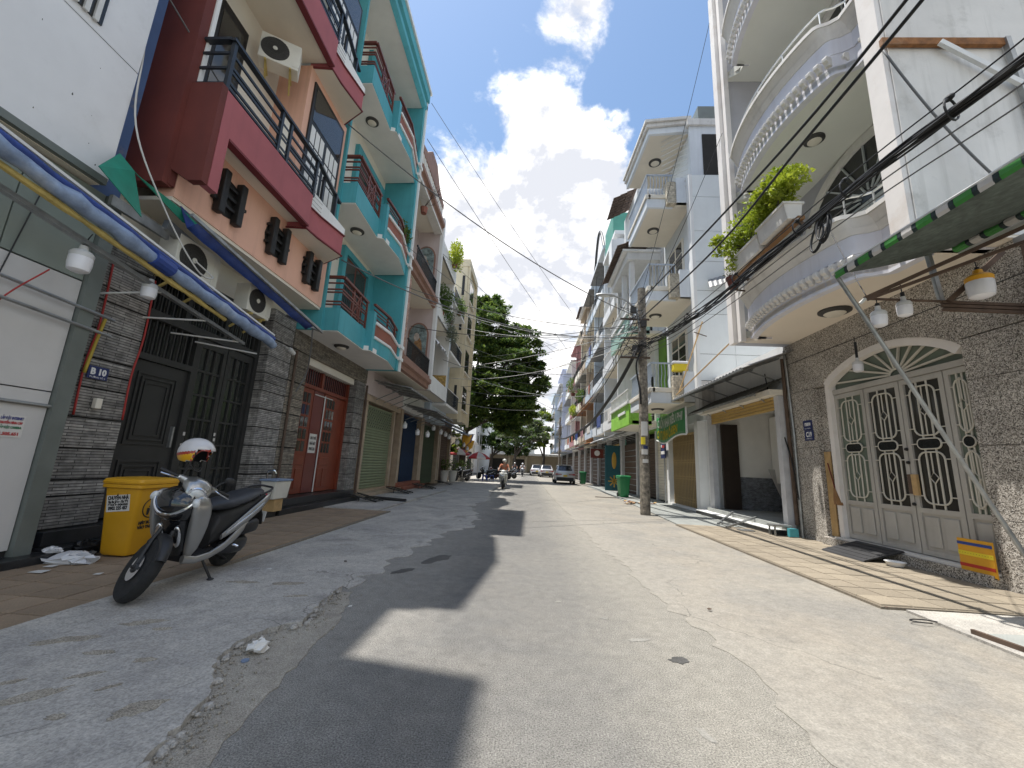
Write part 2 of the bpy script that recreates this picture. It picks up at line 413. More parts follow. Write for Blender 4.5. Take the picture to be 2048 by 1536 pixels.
# ---------------------------------------------------------------- shared materials
mat_ground('asphalt', (.155, .150, .141), (.10, .098, .094), (.20, .195, .182), agg=.55, ags=110, patch=.6, ps=.5, rough=.92, bump=.8, dust=(.27, .25, .215), dustamt=.35, edges=((-.4, .9, (.215, .205, .183), .7), (.55, 1.15, (.28, .262, .225), .95), (-.75, -1.6, (.30, .285, .255), .9)))  # first band: dust plus the sunlit side's paleness painted into the colour
mat_ground('concrete_left', (.36, .34, .31), (.17, .163, .15), (.50, .47, .415), agg=.28, ags=70, patch=.95, ps=1.1, crack=.75, cscale=.45, bump=.25)
mat_ground('concrete_right', (.235, .222, .197), (.14, .134, .122), (.315, .29, .245), agg=.2, ags=80, patch=1.0, ps=.8, crack=.55, cscale=.38, bump=.3, edges=((2.3, 1.3, (.285, .265, .228), .9),), dust=(.30, .268, .22), dustamt=.7)
mat_ground('sandy_dust', (.36, .325, .27), (.27, .245, .21), (.42, .385, .32), agg=.4, ags=130, patch=.7, ps=2.5, bump=.6)
mat_ground('earth', (.22, .20, .17), (.15, .14, .12), (.28, .26, .22), agg=.2, patch=.6)
mat_ground('pavement_bed', (.20, .17, .13), (.15, .13, .1), (.26, .22, .17), agg=.2, ags=60)
mat('tile_brown', (.28, .205, .135), .85, var=.18, vs=2.5, grain=.15, gs=70, bump=.2, bs=70, rnd=.10)
mat('tile_beige', (.285, .24, .178), .85, var=.12, vs=2.5, grain=.16, gs=90, bump=.2, bs=90, rnd=.12)
mat('tile_grey', (.30, .31, .29), .8, var=.15, vs=2, grain=.1, rnd=.1)
mat_brick('ledge_stone', (.33, .315, .29), (.20, .192, .18), (.06, .057, .053), .34, .038, .0045, bump=1.0)
mat_brick('ledge_stone_brown', (.32, .28, .22), (.17, .15, .12), (.05, .045, .04), .3, .038, .0045, bump=1.0)
mat('groove_black', (.02, .02, .02), .9, var=0)
mat('granite_black', (.025, .026, .028), .28, var=.3, vs=8, grain=.3, gs=160)
mat('paint_black', (.036, .036, .035), .42, var=.15, vs=3, spec=.4)
mat('glass_dark', (.016, .018, .018), .22, var=0, spec=.6)
mat('glass_smoke', (.05, .048, .042), .06, var=0, spec=.7)
mat('glass_pale', (.42, .47, .52), .07, var=.15, spec=.8)
mat('glass_frosted', (.155, .19, .15), .35, var=.1, vs=4)
mat('white_panel', (.78, .785, .80), .45, var=.05, vs=1.5, stain=.35, dirt=(.42, .41, .40))
mat('white_panel_low', (.60, .585, .565), .35, var=.06, vs=1.2, stain=.1)
mat('green_panel', (.25, .285, .25), .5, var=.06)
mat('green_grey_steel', (.17, .19, .175), .45, var=.15, metal=.2)
mat('blue_wall', (.10, .165, .34), .8, var=.15, stain=.8, dirt=(.5, .38, .18))
mat('maroon', (.14, .03, .022), .75, var=.16, vs=1.4, streak=.35, dirt=(.07, .02, .018))
mat('pink_maroon', (.40, .115, .125), .72, var=.1, vs=1.1, streak=.5, dirt=(.30, .09, .10), stain=.25)
mat('maroon_trim', (.16, .024, .03), .7, var=.1)
mat('salmon', (.80, .47, .345), .8, var=.06, vs=.9, stain=.2, streak=.42, dirt=(.45, .24, .18))
mat('cream', (.76, .71, .61), .85, var=.06, vs=1.2, stain=.12, dirt=(.35, .32, .26))
mat('cream_soffit', (.78, .72, .61), .88, var=.05, vs=.8, stain=.1, dirt=(.4, .36, .3))
mat('white_paint', (.80, .80, .78), .75, var=.06, vs=1.3, streak=.18, dirt=(.34, .33, .3))
mat('white_soffit', (.80, .785, .74), .85, var=.05, stain=.12, dirt=(.42, .40, .36))
mat('teal', (.075, .36, .41), .62, var=.09, vs=1.4, stain=.25, streak=.4, dirt=(.03, .14, .17))
mat('teal_dark', (.03, .23, .29), .65, var=.08)
mat('brown_red_rail', (.15, .042, .028), .5, var=.15)
mat('terracotta_panel', (.28, .10, .065), .7, var=.1)
mat('red_door', (.20, .042, .020), .38, var=.14, vs=3)
mat('red_steel', (.15, .032, .026), .3, var=.1)
mat('rail_black_blue', (.018, .023, .030), .4, var=.1)
mat('frame_black', (.016, .015, .014), .5, var=.1)
mat('white_metal', (.66, .66, .64), .4, var=.08, vs=4)
mat('ac_body', (.72, .70, .62), .5, var=.08, vs=3, stain=.15, dirt=(.35, .30, .2))
mat('ac_dark', (.05, .048, .045), .6, var=.1)
mat('galvanised', (.36, .37, .37), .42, metal=.75, var=.25, vs=6, bump=.05)
mat('rust', (.26, .11, .035), .8, var=.4, vs=9, stain=.5, dirt=(.5, .42, .32))
mat('rusty_brown', (.10, .065, .045), .75, var=.3, vs=6)
mat('tarp_blue', (.02, .05, .22), .5, var=.3, vs=5, bump=.3, bs=8)
mat('tarp_lightblue', (.22, .29, .42), .5, var=.3, vs=7, bump=.4, bs=8, stain=.5, dirt=(.6, .62, .62))
mat('tarp_yellow', (.50, .38, .12), .6, var=.25, vs=7)
mat('tarp_green', (.015, .23, .15), .55, var=.15, vs=4, bump=.2, bs=5)
mat('black_cable', (.012, .012, .013), .55, var=.1)
mat('grey_cable', (.14, .14, .14), .6, var=.1)
mat('white_cable', (.55, .54, .51), .6, var=.1)
mat('red_cable', (.38, .03, .025), .6, var=.1)
mat('yellow_wire', (.50, .36, .05), .6, var=.1)
mat('bulb_white', (.80, .80, .83), .3, var=.03, spec=.6)
mat('bulb_base', (.62, .62, .61), .4, var=.05)
mat('plate_blue', (.018, .03, .12), .4, var=.12, vs=8)
mat('print_white', (.75, .75, .74), .6, var=.08, vs=12)
mat('print_black', (.02, .02, .02), .7, var=0)
mat('print_navy', (.04, .05, .22), .6, var=0)
mat('print_red', (.45, .04, .04), .6, var=0)
mat('print_green', (.05, .20, .10), .6, var=0)
mat('print_yellow', (.75, .56, .03), .6, var=0)
mat('paper', (.66, .64, .60), .8, var=.06, vs=6)
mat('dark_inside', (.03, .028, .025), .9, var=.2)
mat('wood_brown', (.25, .13, .05), .6, var=.25, vs=5)
mat('wood_pale', (.50, .33, .15), .7, var=.2, vs=5)
mat('concrete_wall', (.72, .695, .655), .9, var=.09, vs=1.0, streak=.5, dirt=(.30, .285, .25), stain=.6, bump=.15, bs=20)
mat('lilac_white', (.74, .735, .78), .8, var=.06, vs=1.2, streak=.3, dirt=(.40, .35, .33))
mat('stone_white', (.74, .715, .67), .8, var=.08, vs=2, streak=.35, dirt=(.33, .29, .25))
mat('column_white', (.80, .76, .72), .8, var=.07, vs=1.5, stain=.45, dirt=(.52, .40, .30))

# ---------------------------------------------------------------- the setting: ground, road, aprons, pavements
MB().add([(-400, -200, -.06), (400, -200, -.06), (400, 600, -.06), (-400, 600, -.06)], [(0, 1, 2, 3)]).build('ground', 'earth', kind='structure')
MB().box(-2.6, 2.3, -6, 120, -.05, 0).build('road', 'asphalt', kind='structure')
def ragged(pts, amp, step, seed, along=True):
    rr = random.Random(seed); out = []
    for (a, b) in zip(pts[:-1], pts[1:]):
        a = Vector(a); b = Vector(b); n = max(1, int((b - a).length / step))
        for i in range(n):
            p = a.lerp(b, i / n); out.append((p.x + rr.uniform(-amp, amp), p.y + rr.uniform(-amp, amp) * .5))
    out.append(tuple(pts[-1])); return out
# left apron of broken concrete, edge standing proud of the asphalt near the camera
edge = ragged([(-1.5, 1.2), (-1.66, 2.1), (-1.74, 2.45), (-1.98, 2.8), (-2.06, 3.1), (-1.98, 3.36), (-1.82, 3.52), (-1.9, 4.0), (-1.93, 4.5)], .018, .05, 3)
apron = MB()
apron.prism([(-3.75, .2), (-1.35, .2)] + edge + [(-2.35, 4.9), (-3.75, 4.9)], 'z', -.05, .05)
apron.build('apron_slab', 'concrete_left', kind='structure')
edge2 = ragged([(-1.92, 4.52), (-1.8, 6.2), (-1.6, 8.2), (-1.2, 9.6), (-1.35, 11.5), (-1.9, 13.5), (-1.5, 16), (-1.9, 20), (-2.1, 28), (-2.2, 70)], .13, .16, 5)
MB().prism([(-3.95, 4.88), (-2.33, 4.88)] + edge2 + [(-6.3, 70), (-6.3, 30), (-4.1, 14), (-4.05, 9.0)], 'z', -.05, .008).build('apron', 'concrete_left', kind='structure')
sand = ragged([(-1.2, 1.2), (-1.42, 2.2), (-1.52, 3.0), (-1.58, 3.7), (-1.80, 4.45)], .02, .08, 9)
MB().prism(ragged([(-1.93, 4.45), (-2.15, 3.1), (-1.8, 2.2), (-1.5, 1.2)], .01, .1, 2) + sand, 'z', -.02, .006).build('sand_strip', 'sandy_dust', kind='stuff', label='pale sandy grit along the broken concrete edge', cat='sand')
# right apron
redge = ragged([(1.55, .5), (1.6, 2.5), (1.62, 3.6), (1.5, 4.7), (1.45, 6.2), (1.28, 8.2), (1.22, 12.6), (1.1, 18), (1.0, 25), (.9, 40), (.9, 95)], .075, .13, 21)
MB().prism(redge + [(7.2, 95), (7.2, .5)], 'z', -.05, .005).build('apron', 'concrete_right', kind='structure')
# pavements with their tiles
def tiles(name, m, x0, y0, nx, ny, w, top, bedx, bedy, seed, skip=None):
    root = MB().box(bedx[0], bedx[1], bedy[0], bedy[1], -.05, top - .014).build(name, 'pavement_bed', kind='structure')
    g = .007; rr = random.Random(seed)
    src = MB().add([(g, g, 0), (w - g, g, 0), (w - g, w - g, 0), (g, w - g, 0), (g + .004, g + .004, .016), (w - g - .004, g + .004, .016), (w - g - .004, w - g - .004, .016), (g + .004, w - g - .004, .016)],
                   [(4, 5, 6, 7), (0, 1, 5, 4), (1, 2, 6, 5), (2, 3, 7, 6), (3, 0, 4, 7)]).build('tile', m, root)
    first = True
    for i in range(nx):
        for j in range(ny):
            if skip and skip(x0 + i * w, y0 + j * w): continue
            Mx = Matrix.Translation((x0 + i * w, y0 + j * w, top - .016 + rr.uniform(-.003, .002))) @ Matrix.Rotation(rr.uniform(-.004, .004), 4, 'X') @ Matrix.Rotation(rr.uniform(-.004, .004), 4, 'Y')
            if first: src.matrix_local = Mx; WM[src.name] = Mx; first = False
            else: inst(src, root, Mx)
    return root
tiles('pavement', 'tile_brown', -5.52, 1.5, 5, 26, .36, .044, (-5.52, -3.66), (.2, 11.0), 1)
tiles('pavement', 'tile_beige', 3.98, 5.08, 7, 18, .355, .046, (3.96, 6.5), (5.05, 11.5), 2)
BX('pavement', 'concrete_left', None, -6.0, -4.0, 10.95, 20, -.05, .05, kind='structure')
MB().prism([(4.02, 11.48), (6.5, 11.48), (6.5, 34), (4.6, 34), (4.45, 22), (4.2, 15)], 'z', -.05, .04).build('pavement', 'tile_grey', kind='structure')
MB().prism([(4.10, 3.2), (4.18, 5.0), (6.5, 5.03), (6.5, 2.5)], 'z', -.04, .03).build('pavement', 'concrete_left', kind='structure')
sl_ = thing('loading_plate', 'pale metal plate with a steel edge lying on the right pavement near the camera', 'plate', (4.7, 4.2, .03))
MB().prism([(4.25, 4.32), (4.33, 3.3), (5.8, 3.3), (5.65, 4.42)], 'z', .034, .05).build('sheet', 'tile_grey', sl_)
MB().bar((4.22, 4.36, .05), (4.30, 3.3, .05), .035, .04).build('edge_bar', 'rusty_brown', sl_)

# ---------------------------------------------------------------- generic wall-building helpers
def bulb(loc, label, r=.09, band=None, L=.12):
    t = thing('light_bulb', label, 'light bulb', loc, group='bare bulbs under the shop awnings')
    x, y, z = loc
    MB().lathe([(.002, z - .2 * r / .09), (r * .55, z - .198 * r / .09), (r * .9, z - .18 * r / .09), (r, z - .12 * r / .09), (r, z - .05 * r / .09), (r * .98, z - .045 * r / .09)], (x, y, 0), 14).build('globe', 'bulb_white', t, smooth=True)
    MB().lathe([(r * .99, z - .045 * r / .09), (r * 1.02, z - .01), (r * .8, z + .02), (r * .4, z + .035), (r * .33, z + .09), (.01, z + .095)], (x, y, 0), 14).build('collar', band or 'bulb_base', t, smooth=True)
    MB().tube([(x, y, z + .08), (x, y, z + L), (x, y, z + L + .01)], .022, 8).build('socket', 'black_cable', t)
    MB().tube(sag((x, y, z + L), (x + .02, y + .03, z + L + .14), -.01, 4), .006, 5).build('wire', 'black_cable', t)
    return t
def ac_unit(label, side, x, y0, y1, z0, z1, depth=.32, grp='air conditioners on the left facades'):
    """Split air-conditioner outdoor unit; front faces the street (side +1 faces +X, -1 faces -X)."""
    t = thing('air_conditioner', label, 'air conditioner', (x, (y0 + y1) / 2, z0), group=grp)
    xb = x - side * depth
    MB().box(xb, x, y0, y1, z0, z1).build('casing', 'ac_body', t, bevel=.012)
    cy = y0 + (y1 - y0) * .38; cz = (z0 + z1) / 2; r = (z1 - z0) * .43
    Mx = Matrix.Rotation(rad(90), 4, 'Y')
    MB().lathe([(.001, 0), (r, 0), (r, .008), (.001, .008)], (x if side > 0 else x - .008, cy, cz), 28, Mx).build('fan_opening', 'ac_dark', t)
    g = MB()
    for k in range(1, 6):
        rr = r * k / 5.2
        g.tube([(x + side * .014, cy + rr * math.cos(a), cz + rr * math.sin(a)) for a in [i * math.pi / 12 for i in range(24)]], .0035, 4, closed=True)
    for k in range(20):
        a = k * math.pi / 10
        g.tube([(x + side * .016, cy + .03 * math.cos(a), cz + .03 * math.sin(a)), (x + side * .012, cy + r * math.cos(a + .25), cz + r * math.sin(a + .25))], .003, 4)
    g.build('fan_grille', 'ac_dark', t)
    MB().lathe([(.001, 0), (.045, 0), (.04, .012), (.001, .014)], (x + side * .016, cy, cz), 14, Mx).build('fan_hub', 'ac_body', t)
    BX('side_cover', 'ac_body', t, x - side * .1, x + side * .006, y1 - .12, y1 + .008, z0 + .06, z1 - .06)
    for yy in (y0 + .14, y1 - .14):
        m = MB(); m.bar((xb - side * .1, yy, z0 - .03), (x + side * .02, yy, z0 - .03), .035); m.bar((xb - side * .1, yy, z0 - .3), (x - side * .04, yy, z0 - .05), .03)
        m.build('bracket', 'tarp_yellow', t)
    return t
def roof_lamp(x, y, z, t, r=.17):
    MB().lathe([(r, z), (r, z - .03), (r * .8, z - .06), (r * .3, z - .075), (.001, z - .075)], (x, y, 0), 20).build('ceiling_lamp', 'ac_dark', t, smooth=True)
    MB().lathe([(r * .68, z - .062), (r * .5, z - .1), (.001, z - .11)], (x, y, 0), 18).build('lamp_shade', 'cream', t, smooth=True)
# ================================================================ LEFT SIDE
# ---------------------------------------------------------------- white panelled house (nearest, left)
h = thing('house', 'white panelled house with grey metal ground floor at the left edge', 'house', (-6.5, 2, 0))
BX('wall', 'blue_wall', h, -12, -6.0, -4, 4.84, 0, 17.2, label='peeling blue strip of wall beside the maroon house')
BX('upper_storey', 'white_panel', h, -6.0, -5.1, -4, 3.75, 13.6, 17.5)
for (z0, z1) in ((4.70, 6.365), (6.385, 8.1), (8.12, 9.9), (9.92, 13.58)):
    BX('panel', 'white_panel', h, -5.99, -5.55, -4, 4.3, z0, z1)
BX('soffit', 'cream_soffit', h, -5.99, -5.60, -4, 4.26, 4.62, 4.69)
rs_ = random.Random(19)
for (y, z, sz) in ((3.72, 5.42, .020), (3.3, 5.95, .012), (4.0, 5.0, .010), (4.12, 4.80, .018), (3.45, 4.95, .016), (3.9, 6.0, .008), (2.9, 5.3, .012), (3.95, 5.35, .006)):
    MB().prism([(y + sz * rs_.uniform(.3, 1) * math.cos(a) * .6, z + sz * rs_.uniform(.3, 1.2) * math.sin(a)) for a in [k * math.pi / 4 for k in range(8)]], 'x', -5.552, -5.548).build('scuff_mark', 'ac_dark', h)
BX('gutter', 'green_grey_steel', h, -5.60, -5.53, -4, 4.28, 4.63, 4.72)
w = BX('window', 'glass_dark', h, -5.56, -5.53, 3.30, 3.78, 6.5, 7.6)
for k in range(4): BX('slat', 'white_metal', w, -5.53, -5.50, 3.34 + k * .11, 3.39 + k * .11, 6.48, 7.6)
for (z0, z1, m) in ((.2, 1.80, 'white_panel_low'), (1.815, 1.965, 'white_panel_low'), (1.98, 3.38, 'white_panel_low'), (3.40, 4.6, 'green_panel')):
    for (y0, y1) in ((-1.0, 1.6), (1.615, 3.62), (3.635, 4.44)):
        BX('panel', m, h, -5.95, -5.70, y0, y1, z0, z1)
BX('corner_post', 'green_grey_steel', h, -5.78, -5.64, 4.45, 4.62, .13, 4.6)
BX('sill', 'groove_black', h, -5.95, -5.72, -1, 4.44, .13, .2)
BX('door_step', 'granite_black', h, -6.0, -5.45, -2, 4.72, -.02, .13, bevel=.008)
for (z, y0) in ((3.02, 2.2), (2.80, 2.2)):
    MB().tube([(-5.62, y0, z + .15), (-5.62, 4.85, z)], .02, 7).build('conduit', 'galvanised', h)
MB().tube([(-5.68, 1.0, 1.86), (-5.68, 4.45, 1.80)], .022, 7).build('conduit', 'galvanised', h)
MB().tube(catmull([(-5.67, 3.0, 1.2), (-5.66, 3.45, 1.75), (-5.66, 3.6, 2.5), (-5.63, 3.75, 2.9), (-5.5, 3.95, 3.3)]), .008, 5).build('wire', 'red_cable', h)
MB().tube(catmull([(-5.67, 3.35, 1.0), (-5.68, 3.6, 2.5), (-5.66, 3.8, 4.2)]), .007, 5).build('wire', 'black_cable', h)
st = thing('sticker', 'small white sticker with blue and red lines on the grey panel', 'sticker', (-5.69, 4.1, 1.55))
BX('sheet', 'paper', st, -5.698, -5.694, 3.98, 4.27, 1.42, 1.66)
for (s, z, sz, m) in (('LẮP ĐẶT INTERNET', 1.625, .04, 'print_navy'), ('TRUYỀN HÌNH CÁP', 1.575, .034, 'print_red'), ('LẮP ĐẶT CAMERA', 1.525, .034, 'print_green'), ('0901.505.651', 1.455, .046, 'print_red')):
    text(s, sz, m, face_px(-5.691, 4.15 if z > 1.46 else 4.12, z), st, bold=.002, width=.20 if z > 1.46 else .24)

# blue striped awning, rolled up on its bar
a = thing('awning', 'rolled blue and yellow tarpaulin awning sloping over the black door', 'awning', (-4.9, 4, 3.7))
def line(t, dx=0, dz=0): return Vector((-4.9 + dx, 1.2 + t * 5.85, 4.24 - t * .86 + dz))
rr = random.Random(4)
MB().tube([line(i / 40, rr.uniform(-.012, .012), rr.uniform(-.012, .012)) for i in range(41)], [.082 + rr.uniform(-.012, .014) for i in range(41)], 12).build('rolled_cloth', 'tarp_lightblue', a, smooth=True)
MB().tube([line(i / 30, -.03, .115 + rr.uniform(-.006, .006)) for i in range(31)], [.045 + rr.uniform(-.006, .008) for i in range(31)], 9).build('rolled_cloth', 'tarp_blue', a, smooth=True)
MB().tube([line(i / 30, -.06, -.105 + rr.uniform(-.006, .006)) for i in range(25)], [.035 + rr.uniform(-.01, .008) for i in range(25)], 8).build('rolled_cloth', 'tarp_yellow', a, smooth=True)
MB().bar(line(0, -.02, .19), line(1.0, -.02, .19), .03).build('front_bar', 'white_metal', a)
MB().bar(line(0, -.28, -.2), line(.93, -.28, -.17), .07, .05).build('back_bar', 'galvanised', a)
for y in (4.95, 5.75, 6.5, 7.0):
    t = (y - 1.2) / 5.85
    MB().tube([line(t, -.26, -.2), (-6.08, y - .35, 3.28)], .014, 6).build('strut', 'white_metal', a)
MB().tube([line(.56 + .012 * i, 0, 0) for i in range(5)], .098, 12).build('strap', 'tarp_blue', a)

# ---------------------------------------------------------------- maroon and salmon house
h = thing('house', 'maroon and salmon house with black balcony rails above a black door', 'house', (-6.5, 7, 0))
B10 = h
BX('wall', 'cream', h, -12, -6.1, 4.88, 9.2, 4.4, 16)
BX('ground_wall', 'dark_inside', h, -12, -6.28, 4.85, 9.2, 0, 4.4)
BX('wing_wall', 'maroon', h, -7.5, -5.37, 4.78, 4.93, 5.1, 15.8)
BX('wing_edge', 'white_paint', h, -5.60, -5.345, 4.935, 5.0, 6.85, 10.0)
MB().prism([(-6.1, 5.13), (-5.36, 5.13), (-5.36, 5.36), (-5.08, 5.18), (-4.87, 5.18), (-4.87, 6.87), (-5.37, 6.87), (-6.1, 6.87)], 'y', 4.86, 4.97).build('balcony_side', 'maroon', h)
BX('balcony_pier', 'pink_maroon', h, -4.99, -4.865, 4.975, 5.16, 5.18, 6.15)
BX('salmon_band', 'salmon', h, -5.62, -5.35, 4.98, 9.2, 5.0, 6.34)
BX('bay', 'salmon', h, -6.1, -5.36, 7.40, 9.18, 6.34, 10.2)
BX('soffit', 'cream_soffit', h, -6.28, -5.37, 4.98, 9.2, 4.94, 5.0)
for fl in (0, 4.1):
    BX('balcony_front', 'pink_maroon', h, -4.98, -4.87, 4.975, 7.45, 6.15 + fl, 6.85 + fl)
    BX('soffit_trim', 'maroon_trim', h, -5.0, -4.862, 5.17, 7.46, 6.12 + fl, 6.16 + fl)
    BX('balcony_floor', 'cream_soffit', h, -6.1, -4.985, 4.98, 7.45, 6.22 + fl, 6.36 + fl)
    plan = [(-5.45, 7.46), (-4.94, 7.5), (-4.90, 7.86), (-4.72, 8.62), (-5.38, 9.02)]
    MB().prism(plan + [(-6.1, 9.02), (-6.1, 7.46)], 'z', 6.08 + fl, 6.14 + fl).build('bay_soffit', 'cream_soffit', h)
    for nm, m_, zz, tops, out in (('bay_front', 'pink_maroon', 6.10 + fl, [6.62 + fl] * 5, 0), ('tile_cap', 'white_paint', 6.63 + fl, [7.02 + fl, 7.02 + fl, 6.98 + fl, 6.80 + fl, 6.78 + fl], .015)):
        q = MB(); c = Vector((-5.7, 8.25))
        ring = lambda p, s: c + (Vector(p) - c) * s
        for (i, j) in zip(range(4), range(1, 5)):
            for (A, Bq) in ((ring(plan[i], 1.0 + out), ring(plan[j], 1.0 + out)),):
                a2, b2 = ring(plan[i], .88), ring(plan[j], .88)
                q.add([(A.x, A.y, zz), (Bq.x, Bq.y, zz), (Bq.x, Bq.y, tops[j]), (A.x, A.y, tops[i]), (a2.x, a2.y, zz), (b2.x, b2.y, zz), (b2.x, b2.y, tops[j]), (a2.x, a2.y, tops[i])],
                      [(0, 1, 2, 3), (7, 6, 5, 4), (3, 2, 6, 7), (0, 4, 5, 1)])
        q.build(nm, m_, h)
    jm = MB()   # joints between the small white cap tiles
    for z in (6.72, 6.82, 6.92):
        P_ = [c + (Vector(p) - c) * 1.022 for p in plan[:4]]
        jm.tube([(P_[0].x, P_[0].y, z + fl), (P_[1].x, P_[1].y, z + fl), (P_[2].x, P_[2].y, z + fl - .01)], .004, 4)
    jm.build('tile_joint', 'ac_dark', h)
    P_ = [c + (Vector(p) - c) * 1.02 for p in plan]
    MB().tube([(p.x, p.y, 6.625 + fl) for p in P_], .022, 6).build('moulding', 'maroon_trim', h)
    MB().tube([(p.x, p.y, 6.10 + fl) for p in P_], .025, 6).build('moulding', 'maroon_trim', h)
    rl = MB().bar((-4.91, 4.9, 7.74 + fl), (-4.91, 7.6, 7.74 + fl), .10, .05).build('top_rail', 'rail_black_blue', h)
    MB().bar((-4.91, 7.55, 7.74 + fl), (-5.12, 8.95, 7.74 + fl), .09, .05).build('top_rail', 'rail_black_blue', h)
    MB().bar((-4.93, 4.93, 7.74 + fl), (-5.37, 4.93, 7.74 + fl), .09, .05).build('top_rail', 'rail_black_blue', h)
    for z in (6.93, 7.02, 7.22, 7.3, 7.5):
        MB().bar((-4.91, 4.95, z + fl), (-4.91, 7.55, z + fl), .03, .045).build('rail', 'rail_black_blue', h)
        if z != 7.02 and z != 7.3: MB().bar((-4.93, 4.93, z + fl), (-5.37, 4.93, z + fl), .03, .04).build('rail', 'rail_black_blue', h)
    for y in (4.96, 6.22, 6.50, 7.48):
        BX('post', 'rail_black_blue', h, -4.94, -4.88, y - .03, y + .03, 6.85 + fl, 7.72 + fl)
    BX('rail_panel', 'cream', h, -4.92, -4.905, 6.28, 6.44, 6.95 + fl, 7.68 + fl)
    for y in (8.0, 8.6):
        BX('post', 'rail_black_blue', h, -5.06, -5.0, y - .025, y + .025, 6.8 + fl, 7.74 + fl)
    d = BX('balcony_door', 'frame_black', h, -6.1, -6.04, 4.98, 6.35, 6.4 + fl, 9.7 + fl)
    BX('pane', 'glass_smoke', d, -6.045, -6.03, 5.08, 5.62, 6.6 + fl, 9.5 + fl); BX('pane', 'glass_smoke', d, -6.045, -6.03, 5.72, 6.25, 6.6 + fl, 9.5 + fl)
    fw = BX('window', 'frame_black', h, -5.36, -5.32, 7.58, 9.02, 6.4 + fl, 9.95 + fl)
    BX('pane', 'glass_smoke', fw, -5.325, -5.312, 7.66, 8.94, 9.0 + fl, 9.85 + fl)
    for (y0, y1) in ((7.66, 8.26), (8.34, 8.94)):
        for i in range(3):
            for j in range(5):
                yy = y0 + (y1 - y0) * i / 3; zz = 6.5 + fl + 2.4 * j / 5
                BX('pane', 'white_paint' if j > 0 else 'glass_smoke', fw, -5.325, -5.314, yy + .02, yy + (y1 - y0) / 3 - .02, zz + .025, zz + 2.4 / 5 - .025)
BX('roof_eave', 'cream_soffit', h, -7, -4.98, 4.85, 9.15, 15.3, 15.45)
MB().prism([(-6.1, 4.85), (-4.98, 4.85), (-4.78, 6.9), (-4.98, 8.9), (-6.1, 9.2)], 'z', 15.46, 15.75).build('roof_edge', 'pink_maroon', h)
# three black lattice windows in the salmon band
for cy in (5.87, 7.2, 8.5):
    z = 5.62
    w = MB().prism([(cy + .34 * math.cos(a) * (1 if abs(math.cos(a)) < .9 else .95), z + .33 * math.sin(a)) for a in [i * math.pi / 8 for i in range(16)]], 'x', -5.352, -5.335).build('window', 'frame_black', h)
    for s in (-1, 1):
        BX('bar', 'frame_black', w, -5.335, -5.20, cy + s * .2 - .065, cy + s * .2 + .065, z - .40, z + .38, bevel=.02)
    for dz in (-.18, 0, .18):
        BX('crossbar', 'frame_black', w, -5.335, -5.27, cy - .33, cy + .38 if dz == 0 else cy + .3, z + dz - .025, z + dz + .025)
AC_ = ac_unit('white air conditioner on brackets high under the upper pink balcony', 1, -5.5, 6.2, 6.93, 9.28, 9.88)
AC_.rotation_euler.z = rad(-60)
ac_unit('white air conditioner with round grille above the black door, left of the smaller one', 1, -5.45, 5.32, 6.12, 4.02, 4.62)
ac_unit('small boxy air conditioner above the black door near the stone pillar', 1, -5.35, 6.78, 7.42, 3.98, 4.5, depth=.28)
# stone cladding in courses
def courses(parent, y0, y1, z0, z1, x=-5.9, hgt=.40, m='ledge_stone', back=-6.28, seed=0):
    r_ = random.Random(seed); z = z0
    BX('backing', 'groove_black', parent, back, x - .03, y0 + .012, y1 - .012, z0, z1)
    while z < z1 - .05:
        t = min(z + (hgt if r_.random() < .7 else hgt * .5), z1)
        MB().box(back + .01, x + r_.uniform(-.006, .008), y0, y1, z + .012, t - .012).build('stone_course', m, parent)
        z = t
courses(h, 4.83, 5.52, .33, 4.4, seed=1)
courses(h, 8.36, 9.19, .33, 4.62, seed=2)
BX('door_step', 'granite_black', h, -6.3, -5.52, 4.74, 8.95, -.02, .16, bevel=.008)
BX('door_step', 'granite_black', h, -6.3, -5.74, 4.78, 8.95, .162, .33, bevel=.008)
# black door
d = MB()
for (y0, y1, z0, z1) in ((5.53, 5.63, .34, 4.4), (8.26, 8.36, .34, 4.4), (5.63, 8.26, 4.3, 4.4), (5.63, 8.26, 3.42, 3.56), (6.72, 6.80, .34, 3.42), (5.63, 6.72, 2.74, 2.84)):
    d.box(-6.22, -6.10, y0, y1, z0, z1)
d = d.build('door_frame', 'paint_black', h)
BX('door_void', 'dark_inside', d, -6.275, -6.26, 5.6, 8.3, .34, 4.35)
lf = BX('door_leaf', 'paint_black', h, -6.20, -6.15, 5.64, 6.71, .35, 2.73, label='black wicket door leaf with moulded panels')
for (z0, z1) in ((.5, 1.18), (1.42, 2.55)):
    m = MB()
    for (k, px_) in ((0, -6.125), (.07, -6.118), (.14, -6.128)):
        y0, y1 = 5.82 + k, 6.53 - k
        for q in ((y0, y1, z0 + k, z0 + k + .03), (y0, y1, z1 - k - .03, z1 - k), (y0, y0 + .03, z0 + k + .03, z1 - k - .03), (y1 - .03, y1, z0 + k + .03, z1 - k - .03)):
            m.box(-6.15, px_, *q)
    m.build('panel_moulding', 'paint_black', lf)
BX('handle', 'galvanised', lf, -6.15, -6.10, 6.60, 6.63, 1.4, 1.75)
for k in range(9): BX('bar', 'paint_black', d, -6.17, -6.14, 5.70 + k * .118, 5.725 + k * .118, 2.84, 3.42)
BX('pane', 'glass_dark', d, -6.205, -6.195, 5.63, 6.72, 2.84, 3.42)
